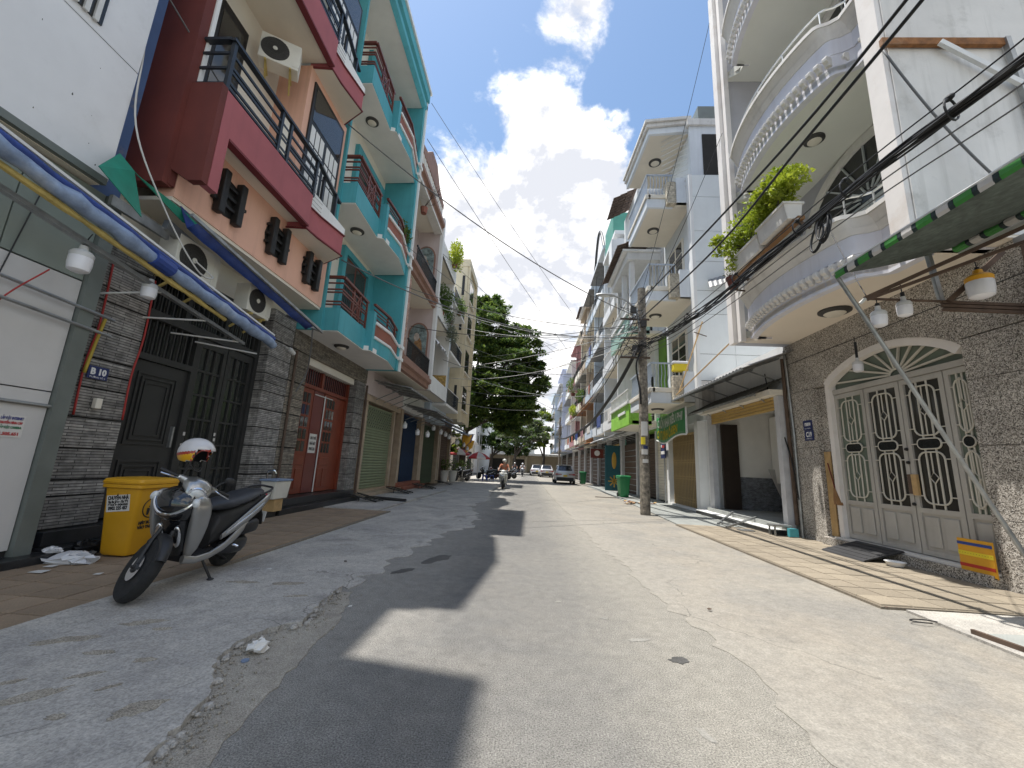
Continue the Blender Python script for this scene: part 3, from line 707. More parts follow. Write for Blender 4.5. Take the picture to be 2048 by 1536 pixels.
for (y0, y1) in ((6.81, 7.52), (7.54, 8.25)):
    lf = MB()
    lf.box(-6.20, -6.14, y0, y0 + .09, .35, 3.41); lf.box(-6.20, -6.14, y1 - .09, y1, .35, 3.41); lf.box(-6.20, -6.14, y0 + .09, y1 - .09, .35, .6); lf.box(-6.20, -6.14, y0 + .09, y1 - .09, 3.26, 3.41)
    lf = lf.build('door_leaf', 'paint_black', h)
    BX('pane', 'glass_dark', lf, -6.19, -6.175, y0 + .09, y1 - .09, .6, 3.26)
    for i in (1, 2):
        yy = y0 + .09 + (y1 - y0 - .18) * i / 3; BX('glazing_bar', 'paint_black', lf, -6.174, -6.145, yy - .014, yy + .014, .6, 3.26)
    for j in range(1, 6):
        zz = .6 + 2.66 * j / 6; BX('glazing_bar', 'paint_black', lf, -6.174, -6.148, y0 + .09, y1 - .09, zz - .018, zz + .018)
for k in range(22): BX('bar', 'paint_black', d, -6.17, -6.14, 5.70 + k * .118, 5.725 + k * .118, 3.56, 4.3)
for y in (6.45, 7.35): BX('mullion', 'paint_black', d, -6.21, -6.12, y - .045, y + .045, 3.56, 4.3)
BX('pane', 'glass_dark', d, -6.205, -6.195, 5.63, 8.26, 3.56, 4.3)
for (y, z) in ((6.86, 1.62), (6.84, 1.42), (7.55, 1.66), (7.56, 1.56)): BX('paper_tag', 'paper', d, -6.139, -6.134, y, y + .04, z, z + .06)
pl = thing('number_plate', 'blue house number plate reading B 10 on the stone pillar', 'house number', (-5.885, 5.04, 2.35))
BX('plate', 'plate_blue', pl, -5.886, -5.876, 4.91, 5.17, 2.25, 2.42)
text('B 10', .115, 'print_white', face_px(-5.873, 5.04, 2.345), pl, bold=.006, width=.2)
text('ĐƯỜNG SỐ 2', .03, 'print_white', face_px(-5.873, 5.04, 2.272), pl, width=.2)
jb = thing('junction_box', 'small beige socket box on the stone pillar beside the black door', 'socket', (-5.88, 5.1, 1.93))
BX('box', 'cream', jb, -5.885, -5.82, 5.06, 5.14, 1.86, 2.0, bevel=.01)
# dark blue second awning with silver bar
a = thing('awning', 'dark blue folded awning with a silver bar under the salmon band', 'awning', (-5.1, 7, 4.4))
MB().bar((-4.98, 4.95, 4.68), (-4.98, 8.78, 4.22), .05, .05).build('front_bar', 'galvanised', a)
q = MB(); n = 12
for i in range(n):
    for (x, dz) in ((-5.0, -.02), (-5.16, -.10), (-5.34, .10)): q.v.append((x, 5.1 + i * .3, 4.66 - (i * .3) * .12 + dz + .15 * (x < -5.3) + rr.uniform(-.015, .015)))
for i in range(n - 1):
    for j in range(2): q.f.append((i * 3 + j, i * 3 + j + 1, i * 3 + j + 4, i * 3 + j + 3))
o = q.build('folded_cloth', 'tarp_blue', a, smooth=True); o.modifiers.new('solid', 'SOLIDIFY').thickness = .012
MB().bar((-5.4, 8.0, 4.32), (-5.02, 8.72, 4.24), .05).build('arm', 'galvanised', a)
MB().bar((-5.5, 5.1, 4.62), (-5.5, 5.9, 4.5), .09, .16).build('end_box', 'galvanised', a)
# green tarpaulin corner
g = MB(); tp = [(-5.5, 4.3, 5.12), (-5.05, 3.78, 4.50), (-5.12, 4.42, 4.28), (-5.30, 4.35, 4.9), (-5.2, 5.6, 4.78), (-5.45, 4.5, 4.98), (-5.35, 5.2, 4.72)]
g.add(tp, [(0, 1, 3), (1, 2, 3), (0, 3, 5), (5, 3, 6), (5, 6, 4)])
o = g.build('tarpaulin', 'tarp_green', label='green tarpaulin corner hanging below the white panels', cat='tarpaulin'); o.modifiers.new('solid', 'SOLIDIFY').thickness = .01
BX('grey_sheet', 'galvanised', B10, -5.55, -5.5, 4.36, 5.2, 4.42, 4.56)
bulb((-5.2, 3.98, 3.52), 'white light bulb hanging before the grey panels', .105)
bulb((-5.2, 4.82, 3.52), 'white light bulb hanging beside the stone pillar of the black door', .085)

# ---------------------------------------------------------------- teal house
h = thing('house', 'teal and cream house with brown balcony rails above a red door', 'house', (-6.5, 11.5, 0))
BX('wall', 'cream', h, -12, -6.0, 9.21, 13.7, 4.43, 16)
BX('ground_wall', 'dark_inside', h, -12, -6.32, 9.21, 13.7, 0, 4.43)
BX('wing_wall', 'teal', h, -6.0, -4.80, 13.46, 13.68, 4.44, 16.0)
BX('wing_edge', 'white_paint', h, -4.86, -4.74, 13.63, 13.76, 4.44, 16.0)
BX('wing_wall', 'teal', h, -6.0, -5.3, 9.22, 9.30, 4.44, 15.3)
for fi, z0 in enumerate((4.43, 8.0, 11.84)):
    plan = [(-6.0, 9.31), (-4.9, 9.31), (-4.94, 10.95), (-4.76, 11.0), (-4.66, 12.2), (-4.86, 13.40), (-6.0, 13.45)]
    MB().prism(plan, 'z', z0, z0 + .14).build('balcony_slab', 'white_soffit', h)
    BX('parapet', 'teal', h, -5.98, -4.892, 9.298, 9.38, z0 + .02, z0 + .62)
    MB().prism([(-4.89, 9.381), (-4.93, 11.0), (-5.01, 11.0), (-4.97, 9.381)], 'z', z0 + .02, z0 + .62).build('parapet', 'teal', h)
    BX('pier', 'teal', h, -5.0, -4.74, 10.99, 11.16, z0 + .02, z0 + 1.2)
    bp = [(-4.75, 11.16), (-4.65, 12.2), (-4.85, 13.46), (-4.95, 13.46), (-4.75, 12.2), (-4.85, 11.16)]
    MB().prism(bp, 'z', z0 + .02, z0 + .42).build('parapet', 'teal', h)
    MB().prism(bp, 'z', z0 + .50, z0 + .86).build('parapet_panel', 'terracotta_panel', h)
    for zz, th in ((z0 + .42, .08), (z0 + .86, .09)):
        MB().prism([(p[0] + .05 if i < 3 else p[0], p[1]) for i, p in enumerate(bp)], 'z', zz, zz + th).build('moulding', 'white_paint', h, bevel=.015)
        MB().prism([(-4.80, 13.46), (-4.70, 13.46), (-4.70, 13.8), (-4.80, 13.8)], 'z', zz - .03, zz + th).build('moulding', 'white_paint', h)
    # rails
    for (a_, b_) in (((-5.98, 9.34), (-4.93, 9.34)), ((-4.93, 9.34), (-4.97, 10.98))):
        MB().bar((*a_, z0 + 1.46), (*b_, z0 + 1.46), .09, .06).build('top_rail', 'brown_red_rail', h)
        for dz in (.72, .80, 1.05, 1.13, 1.30): MB().bar((*a_, z0 + dz), (*b_, z0 + dz), .03, .035).build('rail', 'brown_red_rail', h)
    MB().bar((-4.81, 11.1, z0 + 1.46), (-4.73, 12.2, z0 + 1.46), .08, .06).build('top_rail', 'brown_red_rail', h)
    MB().bar((-4.73, 12.2, z0 + 1.46), (-4.92, 13.44, z0 + 1.46), .08, .06).build('top_rail', 'brown_red_rail', h)
    for dz in (1.06, 1.2, 1.3):
        MB().bar((-4.81, 11.1, z0 + dz), (-4.73, 12.2, z0 + dz), .025, .03).build('rail', 'brown_red_rail', h)
        MB().bar((-4.73, 12.2, z0 + dz), (-4.92, 13.44, z0 + dz), .025, .03).build('rail', 'brown_red_rail', h)
    for y in (10.0, 10.42, 10.9):
        BX('post', 'brown_red_rail', h, -4.98, -4.93, y - .025, y + .025, z0 + .6, z0 + 1.44)
    m = MB(); m.bar((-4.95, 10.02, z0 + .68), (-4.95, 10.40, z0 + 1.4), .03); m.bar((-4.95, 10.40, z0 + .68), (-4.95, 10.02, z0 + 1.4), .03)
    m.tube([(-4.95, 10.21 + .13 * math.cos(a), z0 + 1.04 + .3 * math.sin(a)) for a in [i * math.pi / 8 for i in range(16)]], .014, 5, closed=True)
    m.build('rail_ornament', 'brown_red_rail', h)
    for y in (12.2, 12.9): BX('post', 'brown_red_rail', h, -4.82, -4.77, y - .025, y + .025, z0 + .95, z0 + 1.44)
    # window in its teal surround
    zt = z0 + 3.1 if fi < 2 else z0 + 3.0
    for (y0, y1, za, zb) in ((10.92, 11.12, z0 + .14, zt + .2), (12.75, 12.95, z0 + .14, zt + .2), (11.12, 12.75, zt, zt + .2)):
        BX('surround', 'teal', h, -6.0, -5.86, y0, y1, za, zb)
    BX('wall_panel', 'teal', h, -6.0, -5.97, 12.95, 13.46, z0 + .14, zt + .4)
    w = BX('window', 'brown_red_rail', h, -6.0, -5.95, 11.12, 12.75, z0 + .14, zt)
    for (y0, y1) in ((11.2, 11.88), (11.98, 12.67)):
        BX('pane', 'glass_smoke', w, -5.955, -5.94, y0, y1, z0 + .3, zt - .75); BX('pane', 'glass_smoke', w, -5.955, -5.94, y0, y1, zt - .65, zt - .08)
        for k in range(5): MB().tube([(-5.935, y0 + .1 + k * .12, z0 + .3), (-5.93, y0 + .1 + k * .12, zt - .78)], .009, 5).build('bar', 'frame_black', w)
    roof_lamp(-5.4, 10.6, z0, h, .2)
BX('roof_soffit', 'white_soffit', h, -6, -4.86, 9.2, 13.66, 15.3, 15.42)
MB().prism([(-4.88, 15.28), (-4.74, 15.42), (-4.74, 15.62), (-4.82, 15.62), (-4.82, 15.72), (-4.68, 15.8), (-4.68, 16.2), (-6, 16.2), (-6, 15.44), (-4.88, 15.44)], 'y', 9.18, 13.72).build('roof_edge', 'teal', h)
BX('roof_cap', 'white_paint', h, -6, -4.62, 9.14, 13.78, 16.21, 16.33)
courses(h, 9.21, 9.95, .34, 3.95, m='ledge_stone_brown', x=-5.9, seed=3)
courses(h, 12.97, 13.68, .34, 3.95, m='ledge_stone', x=-5.9, seed=4, hgt=.5)
BX('lintel', 'ledge_stone_brown', h, -6.3, -5.885, 9.205, 13.69, 3.96, 4.43)
BX('shutter_box', 'cream', h, -6.28, -6.0, 9.96, 12.96, 3.76, 3.955)
BX('door_step', 'granite_black', h, -6.3, -5.48, 9.0, 13.3, -.02, .17, bevel=.008)
BX('door_step', 'granite_black', h, -6.3, -5.72, 9.0, 13.3, .172, .35, bevel=.008)
d = MB()
for (y0, y1, z0, z1) in ((9.96, 10.06, .36, 3.75), (12.86, 12.96, .36, 3.75), (10.06, 12.86, 3.2, 3.3), (11.2, 11.3, 3.3, 3.75)): d.box(-6.25, -6.13, y0, y1, z0, z1)
d = d.build('door_frame', 'red_door', h)
BX('pane', 'glass_dark', d, -6.24, -6.225, 10.06, 12.86, 3.3, 3.75)
for k in range(24): BX('bar', 'red_steel', d, -6.19, -6.17, 10.11 + k * .117, 10.13 + k * .117, 3.3, 3.75)
for (y0, y1, m_) in ((10.07, 10.92, 'red_door'), (11.55, 12.30, 'red_door')):
    lf = BX('door_leaf', m_, h, -6.22, -6.17, y0, y1, .37, 3.19)
    n0 = y0 + .12; wd = (y1 - y0 - .24) / 3
    for i in range(3):
        for j in range(5):
            BX('pane', 'glass_smoke', lf, -6.17, -6.160, n0 + i * wd + .025, n0 + (i + 1) * wd - .025, 1.45 + j * .33 + .03, 1.45 + (j + 1) * .33 - .03)
    for (ya, yb, za, zb) in ((y0 + .1, y1 - .1, 1.12, 1.35), (y0 + .1, (y0 + y1) / 2 - .03, .5, 1.02), ((y0 + y1) / 2 + .03, y1 - .1, .5, 1.02)):
        BX('panel', m_, lf, -6.17, -6.150, ya, yb, za, zb, bevel=.015)
BX('door_leaf', 'red_steel', h, -6.22, -6.16, 10.93, 11.47, .37, 3.19, label='plain dark red steel leaf in the middle of the red door')
BX('door_leaf', 'red_door', h, -6.26, -6.20, 12.31, 12.85, .37, 3.19)
MB().tube([(-6.14, 11.50, .37), (-6.14, 11.51, 3.12)], .018, 6).build('door_bar', 'white_metal', h)
MB().tube([(-6.14, 10.95, 3.08), (-6.14, 11.95, 3.08)], .016, 6).build('door_bar', 'white_metal', h)
pp = thing('notice', 'white paper notice with black lines taped on the red door', 'notice', (-6.15, 11.2, 1.7))
BX('sheet', 'paper', pp, -6.157, -6.152, 10.98, 11.36, 1.45, 1.98)
for k, s in enumerate(('CHO THUÊ', 'NHÀ NÀY', '0902.225')): text(s, .11, 'print_black', face_px(-6.149, 11.17, 1.86 - k * .15), pp, bold=.004, width=.3)
MB().tube(catmull([(-5.3, 8.9, 4.4), (-5.5, 9.3, 3.9), (-5.7, 9.6, 3.4), (-5.84, 9.5, 2.9)]), .018, 6).build('conduit', 'grey_cable', h)
MB().tube([(-5.86, 9.36, .4), (-5.86, 9.34, 3.9)], .03, 8).build('pipe', 'rusty_brown', h)
MB().tube([(-5.86, 13.72, .1), (-5.86, 13.72, 3.9)], .04, 8).build('pipe', 'rusty_brown', h)
cctv = thing('security_camera', 'small white security camera on the stone above the doors', 'camera', (-5.8, 9.0, 3.9))
MB().tube([(-5.9, 8.95, 3.85), (-5.8, 8.95, 3.85), (-5.74, 8.95, 3.8)], .03, 8).build('arm', 'white_metal', cctv)
MB().lathe([(.01, -.1), (.05, -.1), (.055, .06), (.03, .08)], (-5.74, 8.93, 3.78), 12, Matrix.Rotation(rad(70), 4, 'X')).build('body', 'white_metal', cctv, smooth=True)
# ---------------------------------------------------------------- further left-hand houses
mat_brick('pink_brick', (.46, .27, .20), (.40, .22, .16), (.55, .50, .45), .22, .075, .007, bump=.5)
mat_brick('yellow_brick', (.50, .33, .10), (.44, .28, .085), (.35, .28, .16), .22, .08, .007, bump=.5)
mat('pale_pink', (.58, .49, .47), .8, var=.06, streak=.25, dirt=(.36, .29, .26))
mat('brown_cornice', (.30, .17, .125), .75, var=.15, vs=3, streak=.3)
mat('shutter_green', (.225, .27, .165), .5, var=.08, vs=1.2, streak=.2, dirt=(.14, .15, .10))
mat('shutter_slot', (.03, .035, .025), .8, var=0)
mat('gate_blue', (.012, .04, .10), .5, var=.15)
mat('gate_green', (.085, .12, .075), .5, var=.2)
mat('cream_yellow', (.64, .55, .38), .8, var=.06, streak=.3, dirt=(.36, .29, .2))
mat('pale_blue', (.55, .63, .72), .75, var=.06, streak=.2, dirt=(.36, .38, .40))
mat('brown_marble', (.16, .085, .055), .4, var=.25, vs=3)
mat('beige_marble', (.42, .33, .24), .35, var=.2, vs=3)
mat('mosaic_a', (.20, .26, .26), .35, var=.7, vs=7, grain=.3, gs=35)
mat('mosaic_b', (.33, .19, .09), .35, var=.5, vs=8, grain=.3, gs=35)
mat('mosaic_c', (.52, .46, .40), .4, var=.3, vs=8, grain=.3, gs=40)
mat('corrugated', (.27, .27, .265), .5, metal=.5, var=.25, vs=2, stain=.35, dirt=(.18, .12, .08))
mat_leaf('leaf_bright', (.20, .29, .02), (.42, .46, .045))
mat_leaf('leaf_mid', (.055, .12, .02), (.17, .24, .06))
mat_leaf('leaf_dark', (.025, .06, .016), (.07, .12, .032))
mat_leaf('leaf_grey', (.13, .155, .10), (.26, .28, .20))
mat('bark', (.09, .075, .06), .95, var=.3, vs=6, bump=.6, bs=15)
mat('dry_twig', (.07, .045, .035), .9, var=.2)
mat('plastic_white', (.72, .72, .72), .35, var=.04)

def leaves(n, size, fn, seed, droop=.4):
    """n separate folded leaf blades at points from fn(random)."""
    r_ = random.Random(seed); q = MB()
    for _ in range(n):
        p = Vector(fn(r_)); s = size * r_.uniform(.6, 1.35)
        yaw = r_.uniform(0, 6.283); pit = r_.uniform(-1.1, .7) - droop * .4; rol = r_.uniform(-.9, .9)
        M_ = (Matrix.Rotation(yaw, 3, 'Z') @ Matrix.Rotation(pit, 3, 'Y') @ Matrix.Rotation(rol, 3, 'X'))
        vs = [p + M_ @ Vector(v) * s for v in ((0, 0, 0), (.5, .28, .07), (1.05, 0, -.06), (.5, -.28, .07))]
        o = len(q.v); q.v += [tuple(v) for v in vs]; q.f += [(o, o + 1, o + 2), (o, o + 2, o + 3)]
    return q
def in_ball(c, r):
    def f(r_):
        while True:
            v = Vector((r_.uniform(-1, 1), r_.uniform(-1, 1), r_.uniform(-1, 1)))
            if .25 < v.length < 1: return (c[0] + v.x * r[0], c[1] + v.y * r[1], c[2] + v.z * r[2])
    return f
def clumps(balls):
    def f(r_):
        c, r = balls[r_.randrange(len(balls))]; return in_ball(c, r)(r_)
    return f

def shutter(parent, x, y0, y1, z0, z1, m, side=1, holes=True, pitch=.105):
    """Roller shutter: every slat a piece of its own."""
    n = int((z1 - z0) / pitch)
    prof = [(x - side * .02, 0), (x + side * .012, .012), (x + side * .022, pitch * .5), (x + side * .012, pitch - .012), (x - side * .02, pitch - .004)]
    src = MB().prism([(p[0], p[1]) for p in prof], 'y', y0, y1).build('slat', m, parent)
    src.location.z += z0
    base = src.matrix_local.copy(); WM[src.name] = Matrix.Translation((0, 0, z0))
    for k in range(1, n): inst(src, parent, Matrix.Translation((0, 0, z0 + k * pitch)))
    if holes:
        q = MB()
        for k in range(n - 8, n - 1):
            for i in range(int((y1 - y0) / .22)):
                yy = y0 + .12 + i * .22 + (.1 if k % 2 else 0)
                q.box(x + side * .0215, x + side * .0235, yy, yy + .11, z0 + k * pitch + .035, z0 + k * pitch + .07)
        q.build('slot_row', 'shutter_slot', parent)
def folding_gate(parent, x, y0, y1, z0, z1, m, side=1, pitch=.11):
    src = MB().box(x - .018, x + .018, y0, y0 + .035, z0, z1).build('gate_bar', m, parent)
    n = int((y1 - y0) / pitch)
    for k in range(1, n): inst(src, parent, Matrix.Translation((0, k * pitch, 0)))
    q = MB()
    for zz in (z0 + .25, (z0 + z1) / 2 - .3, (z0 + z1) / 2 + .35, z1 - .3):
        for k in range(n):
            a = y0 + k * pitch; q.bar((x - side * .025, a + .02, zz - .06), (x - side * .025, a + pitch + .02, zz + .06), .012, .02); q.bar((x - side * .03, a + .02, zz + .06), (x - side * .03, a + pitch + .02, zz - .06), .012, .02)
    q.build('scissor_strip', m, parent, kind='stuff')
    MB().box(x - .04, x + .04, y0 - .02, y1 + .02, z1, z1 + .06).build('gate_rail', m, parent)
    BX('gate_back', 'dark_inside', parent, x - side * .10, x - side * .08, y0, y1, z0, z1)

# pale pink house with two arched mosaic panels
h = thing('house', 'pale pink house with two arched mosaic panels and brown cornices', 'house', (-6.5, 16, 0))
BX('wall', 'pale_pink', h, -12, -6.0, 13.8, 18.2, 3.7, 14.0)
BX('ground_wall', 'brown_marble', h, -12, -6.35, 13.75, 18.2, 0, 3.7)
BX('side_wall', 'pale_pink', h, -6.0, -4.84, 18.0, 18.2, 4.6, 13.3)
BX('side_edge', 'white_paint', h, -4.9, -4.74, 17.97, 18.24, 4.6, 13.4)
BX('brick_wall', 'pink_brick', h, -6.0, -5.3, 13.82, 14.0, 4.7, 8.6)
BX('brick_pier', 'pink_brick', h, -5.38, -4.95, 14.0, 14.6, 4.7, 8.4)
for z0 in (4.6, 8.55, 12.6):
    BX('balcony_slab', 'cream_soffit', h, -6, -4.95, 13.85, 18.0, z0, z0 + .14)
    MB().prism([(-5.0, z0), (-4.82, z0 + .05), (-4.82, z0 + .22), (-4.7, z0 + .28), (-4.7, z0 + .46), (-4.8, z0 + .5), (-4.8, z0 + .62), (-5.0, z0 + .62)], 'y', 13.84, 17.97).build('cornice', 'brown_cornice', h)
    if z0 < 12:
        for k in range(24):
            BX('baluster', 'frame_black', h, -4.90, -4.87, 14.7 + k * .14, 14.73 + k * .14, z0 + .62, z0 + 1.35)
        MB().bar((-4.885, 14.65, z0 + 1.38), (-4.885, 17.95, z0 + 1.38), .06).build('top_rail', 'frame_black', h)
BX('parapet', 'cream', h, -6, -4.9, 13.85, 18.0, 13.22, 13.9)
MB().prism([(13.85, 13.9), (18.0, 13.9), (18.0, 14.15), (17.0, 14.35), (16.3, 15.0), (15.4, 15.0), (14.7, 14.35), (13.85, 14.15)], 'x', -5.2, -4.86).build('gable', 'brown_cornice', h)
for k in range(14): BX('baluster', 'stone_white', h, -5.0, -4.87, 14.2 + k * .27, 14.34 + k * .27, 13.3, 13.85)
BX('gable_trim', 'stone_white', h, -5.2, -4.8, 13.85, 18.0, 12.5, 12.62)
for z0 in (5.0, 9.0):
    # flat arched mosaic set on the side wall that faces down the street
    ap = lambda r, rz: [(-5.52 + r * math.cos(a), z0 + 2.2 + rz * math.sin(a)) for a in [i * math.pi / 12 for i in range(13)]] + [(-5.52 - r, z0 + .1), (-5.52 + r, z0 + .1)]
    MB().prism(ap(.50, .62), 'y', 17.955, 17.998).build('arch_surround', 'brown_cornice', h)
    mz = MB().prism(ap(.42, .54), 'y', 17.935, 17.954).build('mosaic', 'mosaic_a', h)
    MB().ell((-5.5, 17.93, z0 + 1.25), (.24, .008, .85), 14, 8).build('mosaic_shape', 'mosaic_b', mz)
    MB().ell((-5.42, 17.925, z0 + .7), (.15, .008, .5), 12, 8).build('mosaic_shape', 'mosaic_c', mz)
    MB().ell((-5.58, 17.925, z0 + 2.1), (.13, .008, .2), 12, 8).build('mosaic_shape', 'mosaic_c', mz)
    w = BX('window', 'frame_black', h, -6.0, -5.96, 14.9, 17.2, z0 - .2, z0 + 2.6)
    for k in range(3): BX('pane', 'glass_smoke', w, -5.965, -5.95, 14.98 + k * .75, 15.62 + k * .75, z0, z0 + 2.5)
s_ = thing('roller_shutter', 'closed olive green roller shutter between brown marble pillars', 'shutter', (-6.2, 16, .25))
shutter(s_, -6.22, 14.6, 17.5, .25, 3.45, 'shutter_green')
for y in (14.42, 17.52): BX('guide_rail', 'beige_marble', s_, -6.3, -6.1, y, y + .17, .25, 3.5)
BX('bottom_bar', 'beige_marble', s_, -6.25, -6.15, 14.6, 17.5, .17, .25)
BX('lintel', 'beige_marble', h, -6.35, -6.05, 13.75, 18.2, 3.47, 3.75)
BX('door_step', 'beige_marble', h, -6.4, -5.7, 13.8, 18.2, 0, .17, bevel=.01)
# white house with yellow brick and a tattered awning
h = thing('house', 'narrow white house with yellow brick panel and a torn white awning', 'house', (-6.5, 20, 0))
BX('wall', 'white_paint', h, -12, -6.0, 18.26, 21.9, 3.7, 13.5)
BX('ground_wall', 'brown_marble', h, -12, -6.35, 18.2, 21.95, 0, 3.7)
BX('side_wall', 'white_paint', h, -6.0, -4.85, 21.7, 21.9, 4.6, 13.3)
for z0 in (4.6, 8.4, 11.6):
    BX('balcony_slab', 'cream_soffit', h, -6, -4.8, 18.3, 21.75, z0, z0 + .16)
    BX('balcony_front', 'white_paint', h, -4.86, -4.76, 18.3, 21.75, z0, z0 + .75)
    w = BX('window', 'frame_black', h, -6.0, -5.96, 18.7, 21.2, z0 + .2, z0 + 2.5)
    for k in range(3): BX('pane', 'glass_smoke', w, -5.965, -5.95, 18.8 + k * .82, 19.5 + k * .82, z0 + .3, z0 + 2.4)
BX('brick_panel', 'yellow_brick', h, -5.9, -4.86, 21.655, 21.695, 4.8, 6.1)
q = MB(); r_ = random.Random(8)
for i in range(18):
    y = 18.35 + i * .19
    q.v += [(-5.9, y, 8.3), (-5.2 + r_.uniform(-.05, .05), y, 7.65 + r_.uniform(-.08, .08)), (-4.75 + r_.uniform(-.05, .05), y, 7.15 + r_.uniform(-.14, .1))]
for i in range(17):
    for j in range(2): q.f.append((i * 3 + j, i * 3 + j + 1, i * 3 + j + 4, i * 3 + j + 3))
o = q.build('torn_awning', 'white_panel', h); o.modifiers.new('solid', 'SOLIDIFY').thickness = .015
g_ = thing('folding_gate', 'dark blue folding gate between brown pillars on the left', 'gate', (-6.2, 20.4, .3))
folding_gate(g_, -6.2, 19.3, 21.6, .35, 3.5, 'gate_blue', pitch=.13)
BX('door_step', 'terracotta_panel', h, -6.4, -5.6, 18.3, 21.9, 0, .2, bevel=.01); BX('door_step', 'terracotta_panel', h, -6.4, -5.85, 18.3, 21.9, .202, .35, bevel=.01)
for y in (18.25, 21.66): BX('pillar', 'beige_marble', h, -6.36, -6.0, y, y + .28, .2, 3.7)
# pale blue house with small balconies
h = thing('house', 'pale blue house with barred balconies next to the cream block', 'house', (-6.5, 24, 0))
BX('wall', 'pale_blue', h, -12, -5.7, 22.0, 26.3, 3.7, 13.0)
BX('ground_wall', 'brown_marble', h, -12, -6.35, 21.96, 26.4, 0, 3.7)
for z0 in (4.5, 7.6, 10.7):
    BX('balcony_slab', 'white_soffit', h, -5.7, -4.85, 22.3, 26.0, z0, z0 + .14)
    for k in range(26): BX('baluster', 'rail_black_blue', h, -4.89, -4.87, 22.35 + k * .14, 22.37 + k * .14, z0 + .14, z0 + 1.0)
    MB().bar((-4.88, 22.3, z0 + 1.02), (-4.88, 26.0, z0 + 1.02), .05).build('top_rail', 'white_metal', h)
    for k in range(4): BX('baluster', 'rail_black_blue', h, -5.65 + k * .2, -5.63 + k * .2, 22.31, 22.33, z0 + .14, z0 + 1.0)
    w = BX('window', 'frame_black', h, -5.7, -5.66, 22.8, 25.4, z0 + .2, z0 + 2.4)
    for k in range(3): BX('pane', 'glass_smoke', w, -5.665, -5.65, 22.9 + k * .84, 23.6 + k * .84, z0 + .3, z0 + 2.3)
g_ = thing('folding_gate', 'olive green folding gate further along the left pavement', 'gate', (-6.2, 24, .1))
folding_gate(g_, -6.2, 22.4, 25.8, .1, 3.4, 'gate_green', pitch=.17)
for y in (21.97, 25.95): BX('pillar', 'beige_marble', h, -6.36, -6.0, y, y + .35, 0, 3.7)
# cream block
h = thing('house', 'tall cream apartment block with slim vertical windows before the big tree', 'house', (-6.5, 28, 0))
BX('wall', 'cream_yellow', h, -12, -4.95, 26.4, 30.3, 4.2, 15.2)
BX('ground_wall', 'brown_marble', h, -12, -6.3, 26.42, 30.25, 0, 4.2)
BX('parapet', 'cream_yellow', h, -12, -4.8, 26.35, 30.35, 15.2, 15.75)
for y in (26.45, 29.95): BX('pilaster', 'cream_yellow', h, -4.95, -4.78, y, y + .35, 4.0, 15.2)
for z0 in (5.0, 7.7, 10.4, 13.0):
    w = BX('window', 'frame_black', h, -4.96, -4.93, 27.4, 29.4, z0, z0 + 1.7)
    for k in range(2): BX('pane', 'glass_smoke', w, -4.935, -4.92, 27.48 + k * .95, 28.35 + k * .95, z0 + .08, z0 + 1.6)
    BX('sill', 'cream', w, -4.94, -4.80, 27.3, 29.5, z0 - .1, z0)
    BX('string_course', 'cream_yellow', h, -6.4, -4.93, 26.385, 26.41, z0 - .4, z0 - .36)
    BX('window', 'frame_black', h, -5.3, -5.12, 26.38, 26.41, z0, z0 + 1.5)
s_ = thing('roller_shutter', 'dark shop front with brown pillars below the cream block', 'shutter', (-6.2, 28, 0))
shutter(s_, -6.2, 26.8, 29.9, .1, 3.5, 'rusty_brown', holes=False, pitch=.16)
for y in (26.45, 29.95): BX('pillar', 'beige_marble', h, -6.36, -6.0, y, y + .3, 0, 4.2)
# grey tin canopies over the far left shops
def canopy(name, label, x0, x1, y0, y1, zb, zf, m, n=None, grp=None):
    t = thing(name, label, 'canopy', ((x0 + x1) / 2, (y0 + y1) / 2, zb), group=grp)
    q = MB(); n = n or int(abs(y1 - y0) / .09)
    for i in range(n + 1):
        y = y0 + (y1 - y0) * i / n; dz = .018 if i % 2 else -.018
        q.v += [(x0, y, zb + dz), (x1, y, zf + dz)]
    for i in range(n): q.f.append((2 * i, 2 * i + 1, 2 * i + 3, 2 * i + 2))
    o = q.build('tin_sheet', m, t); o.modifiers.new('solid', 'SOLIDIFY').thickness = .01
    MB().bar((x1, y0, zf - .05), (x1, y1, zf - .05), .05).build('front_bar', 'galvanised', t)
    for k in range(4):
        y = y0 + (y1 - y0) * (k + .5) / 4
        m_ = MB(); m_.bar((x0, y, zb - .06), (x1, y, zf - .06), .04); m_.bar((x0, y, zb - .7), ((x0 + 2 * x1) / 3, y, zb + (zf - zb) * .66 - .08), .03); m_.build('bracket', 'galvanised', t)
    return t
canopy('canopy', 'grey tin canopy over the olive shutter', -6.0, -4.55, 14.6, 17.9, 4.3, 4.05, 'corrugated')
canopy('canopy', 'grey tin canopy over the dark blue gate', -6.0, -4.35, 18.3, 22.0, 3.95, 3.65, 'corrugated')
canopy('canopy', 'tilted rusty canopy over the olive folding gate', -6.0, -4.3, 22.3, 26.2, 4.1, 3.4, 'corrugated')
canopy('canopy', 'blue tarpaulin canopy at the far left shops', -6.0, -4.4, 26.6, 30.2, 3.9, 3.3, 'tarp_lightblue')
r_ = random.Random(5)
for i, (x, y, z) in enumerate([(-5.55, 17.4, 2.95), (-5.3, 18.6, 2.75), (-4.9, 18.9, 2.7), (-5.2, 21.2, 3.2), (-5.1, 22.6, 3.1), (-5.0, 23.4, 3.05), (-4.95, 24.2, 2.95), (-5.1, 25.0, 3.0), (-4.8, 26.0, 2.75), (-4.9, 27.0, 2.8), (-4.7, 28.4, 2.7), (-4.6, 29.4, 2.5)]):
    bulb((x, y, z), ['white bulb under the tin canopy beside the olive shutter', 'white bulb before the dark blue gate', 'white bulb hanging in the row under the far left canopies'][0 if i == 0 else 1 if i < 3 else 2], .10)

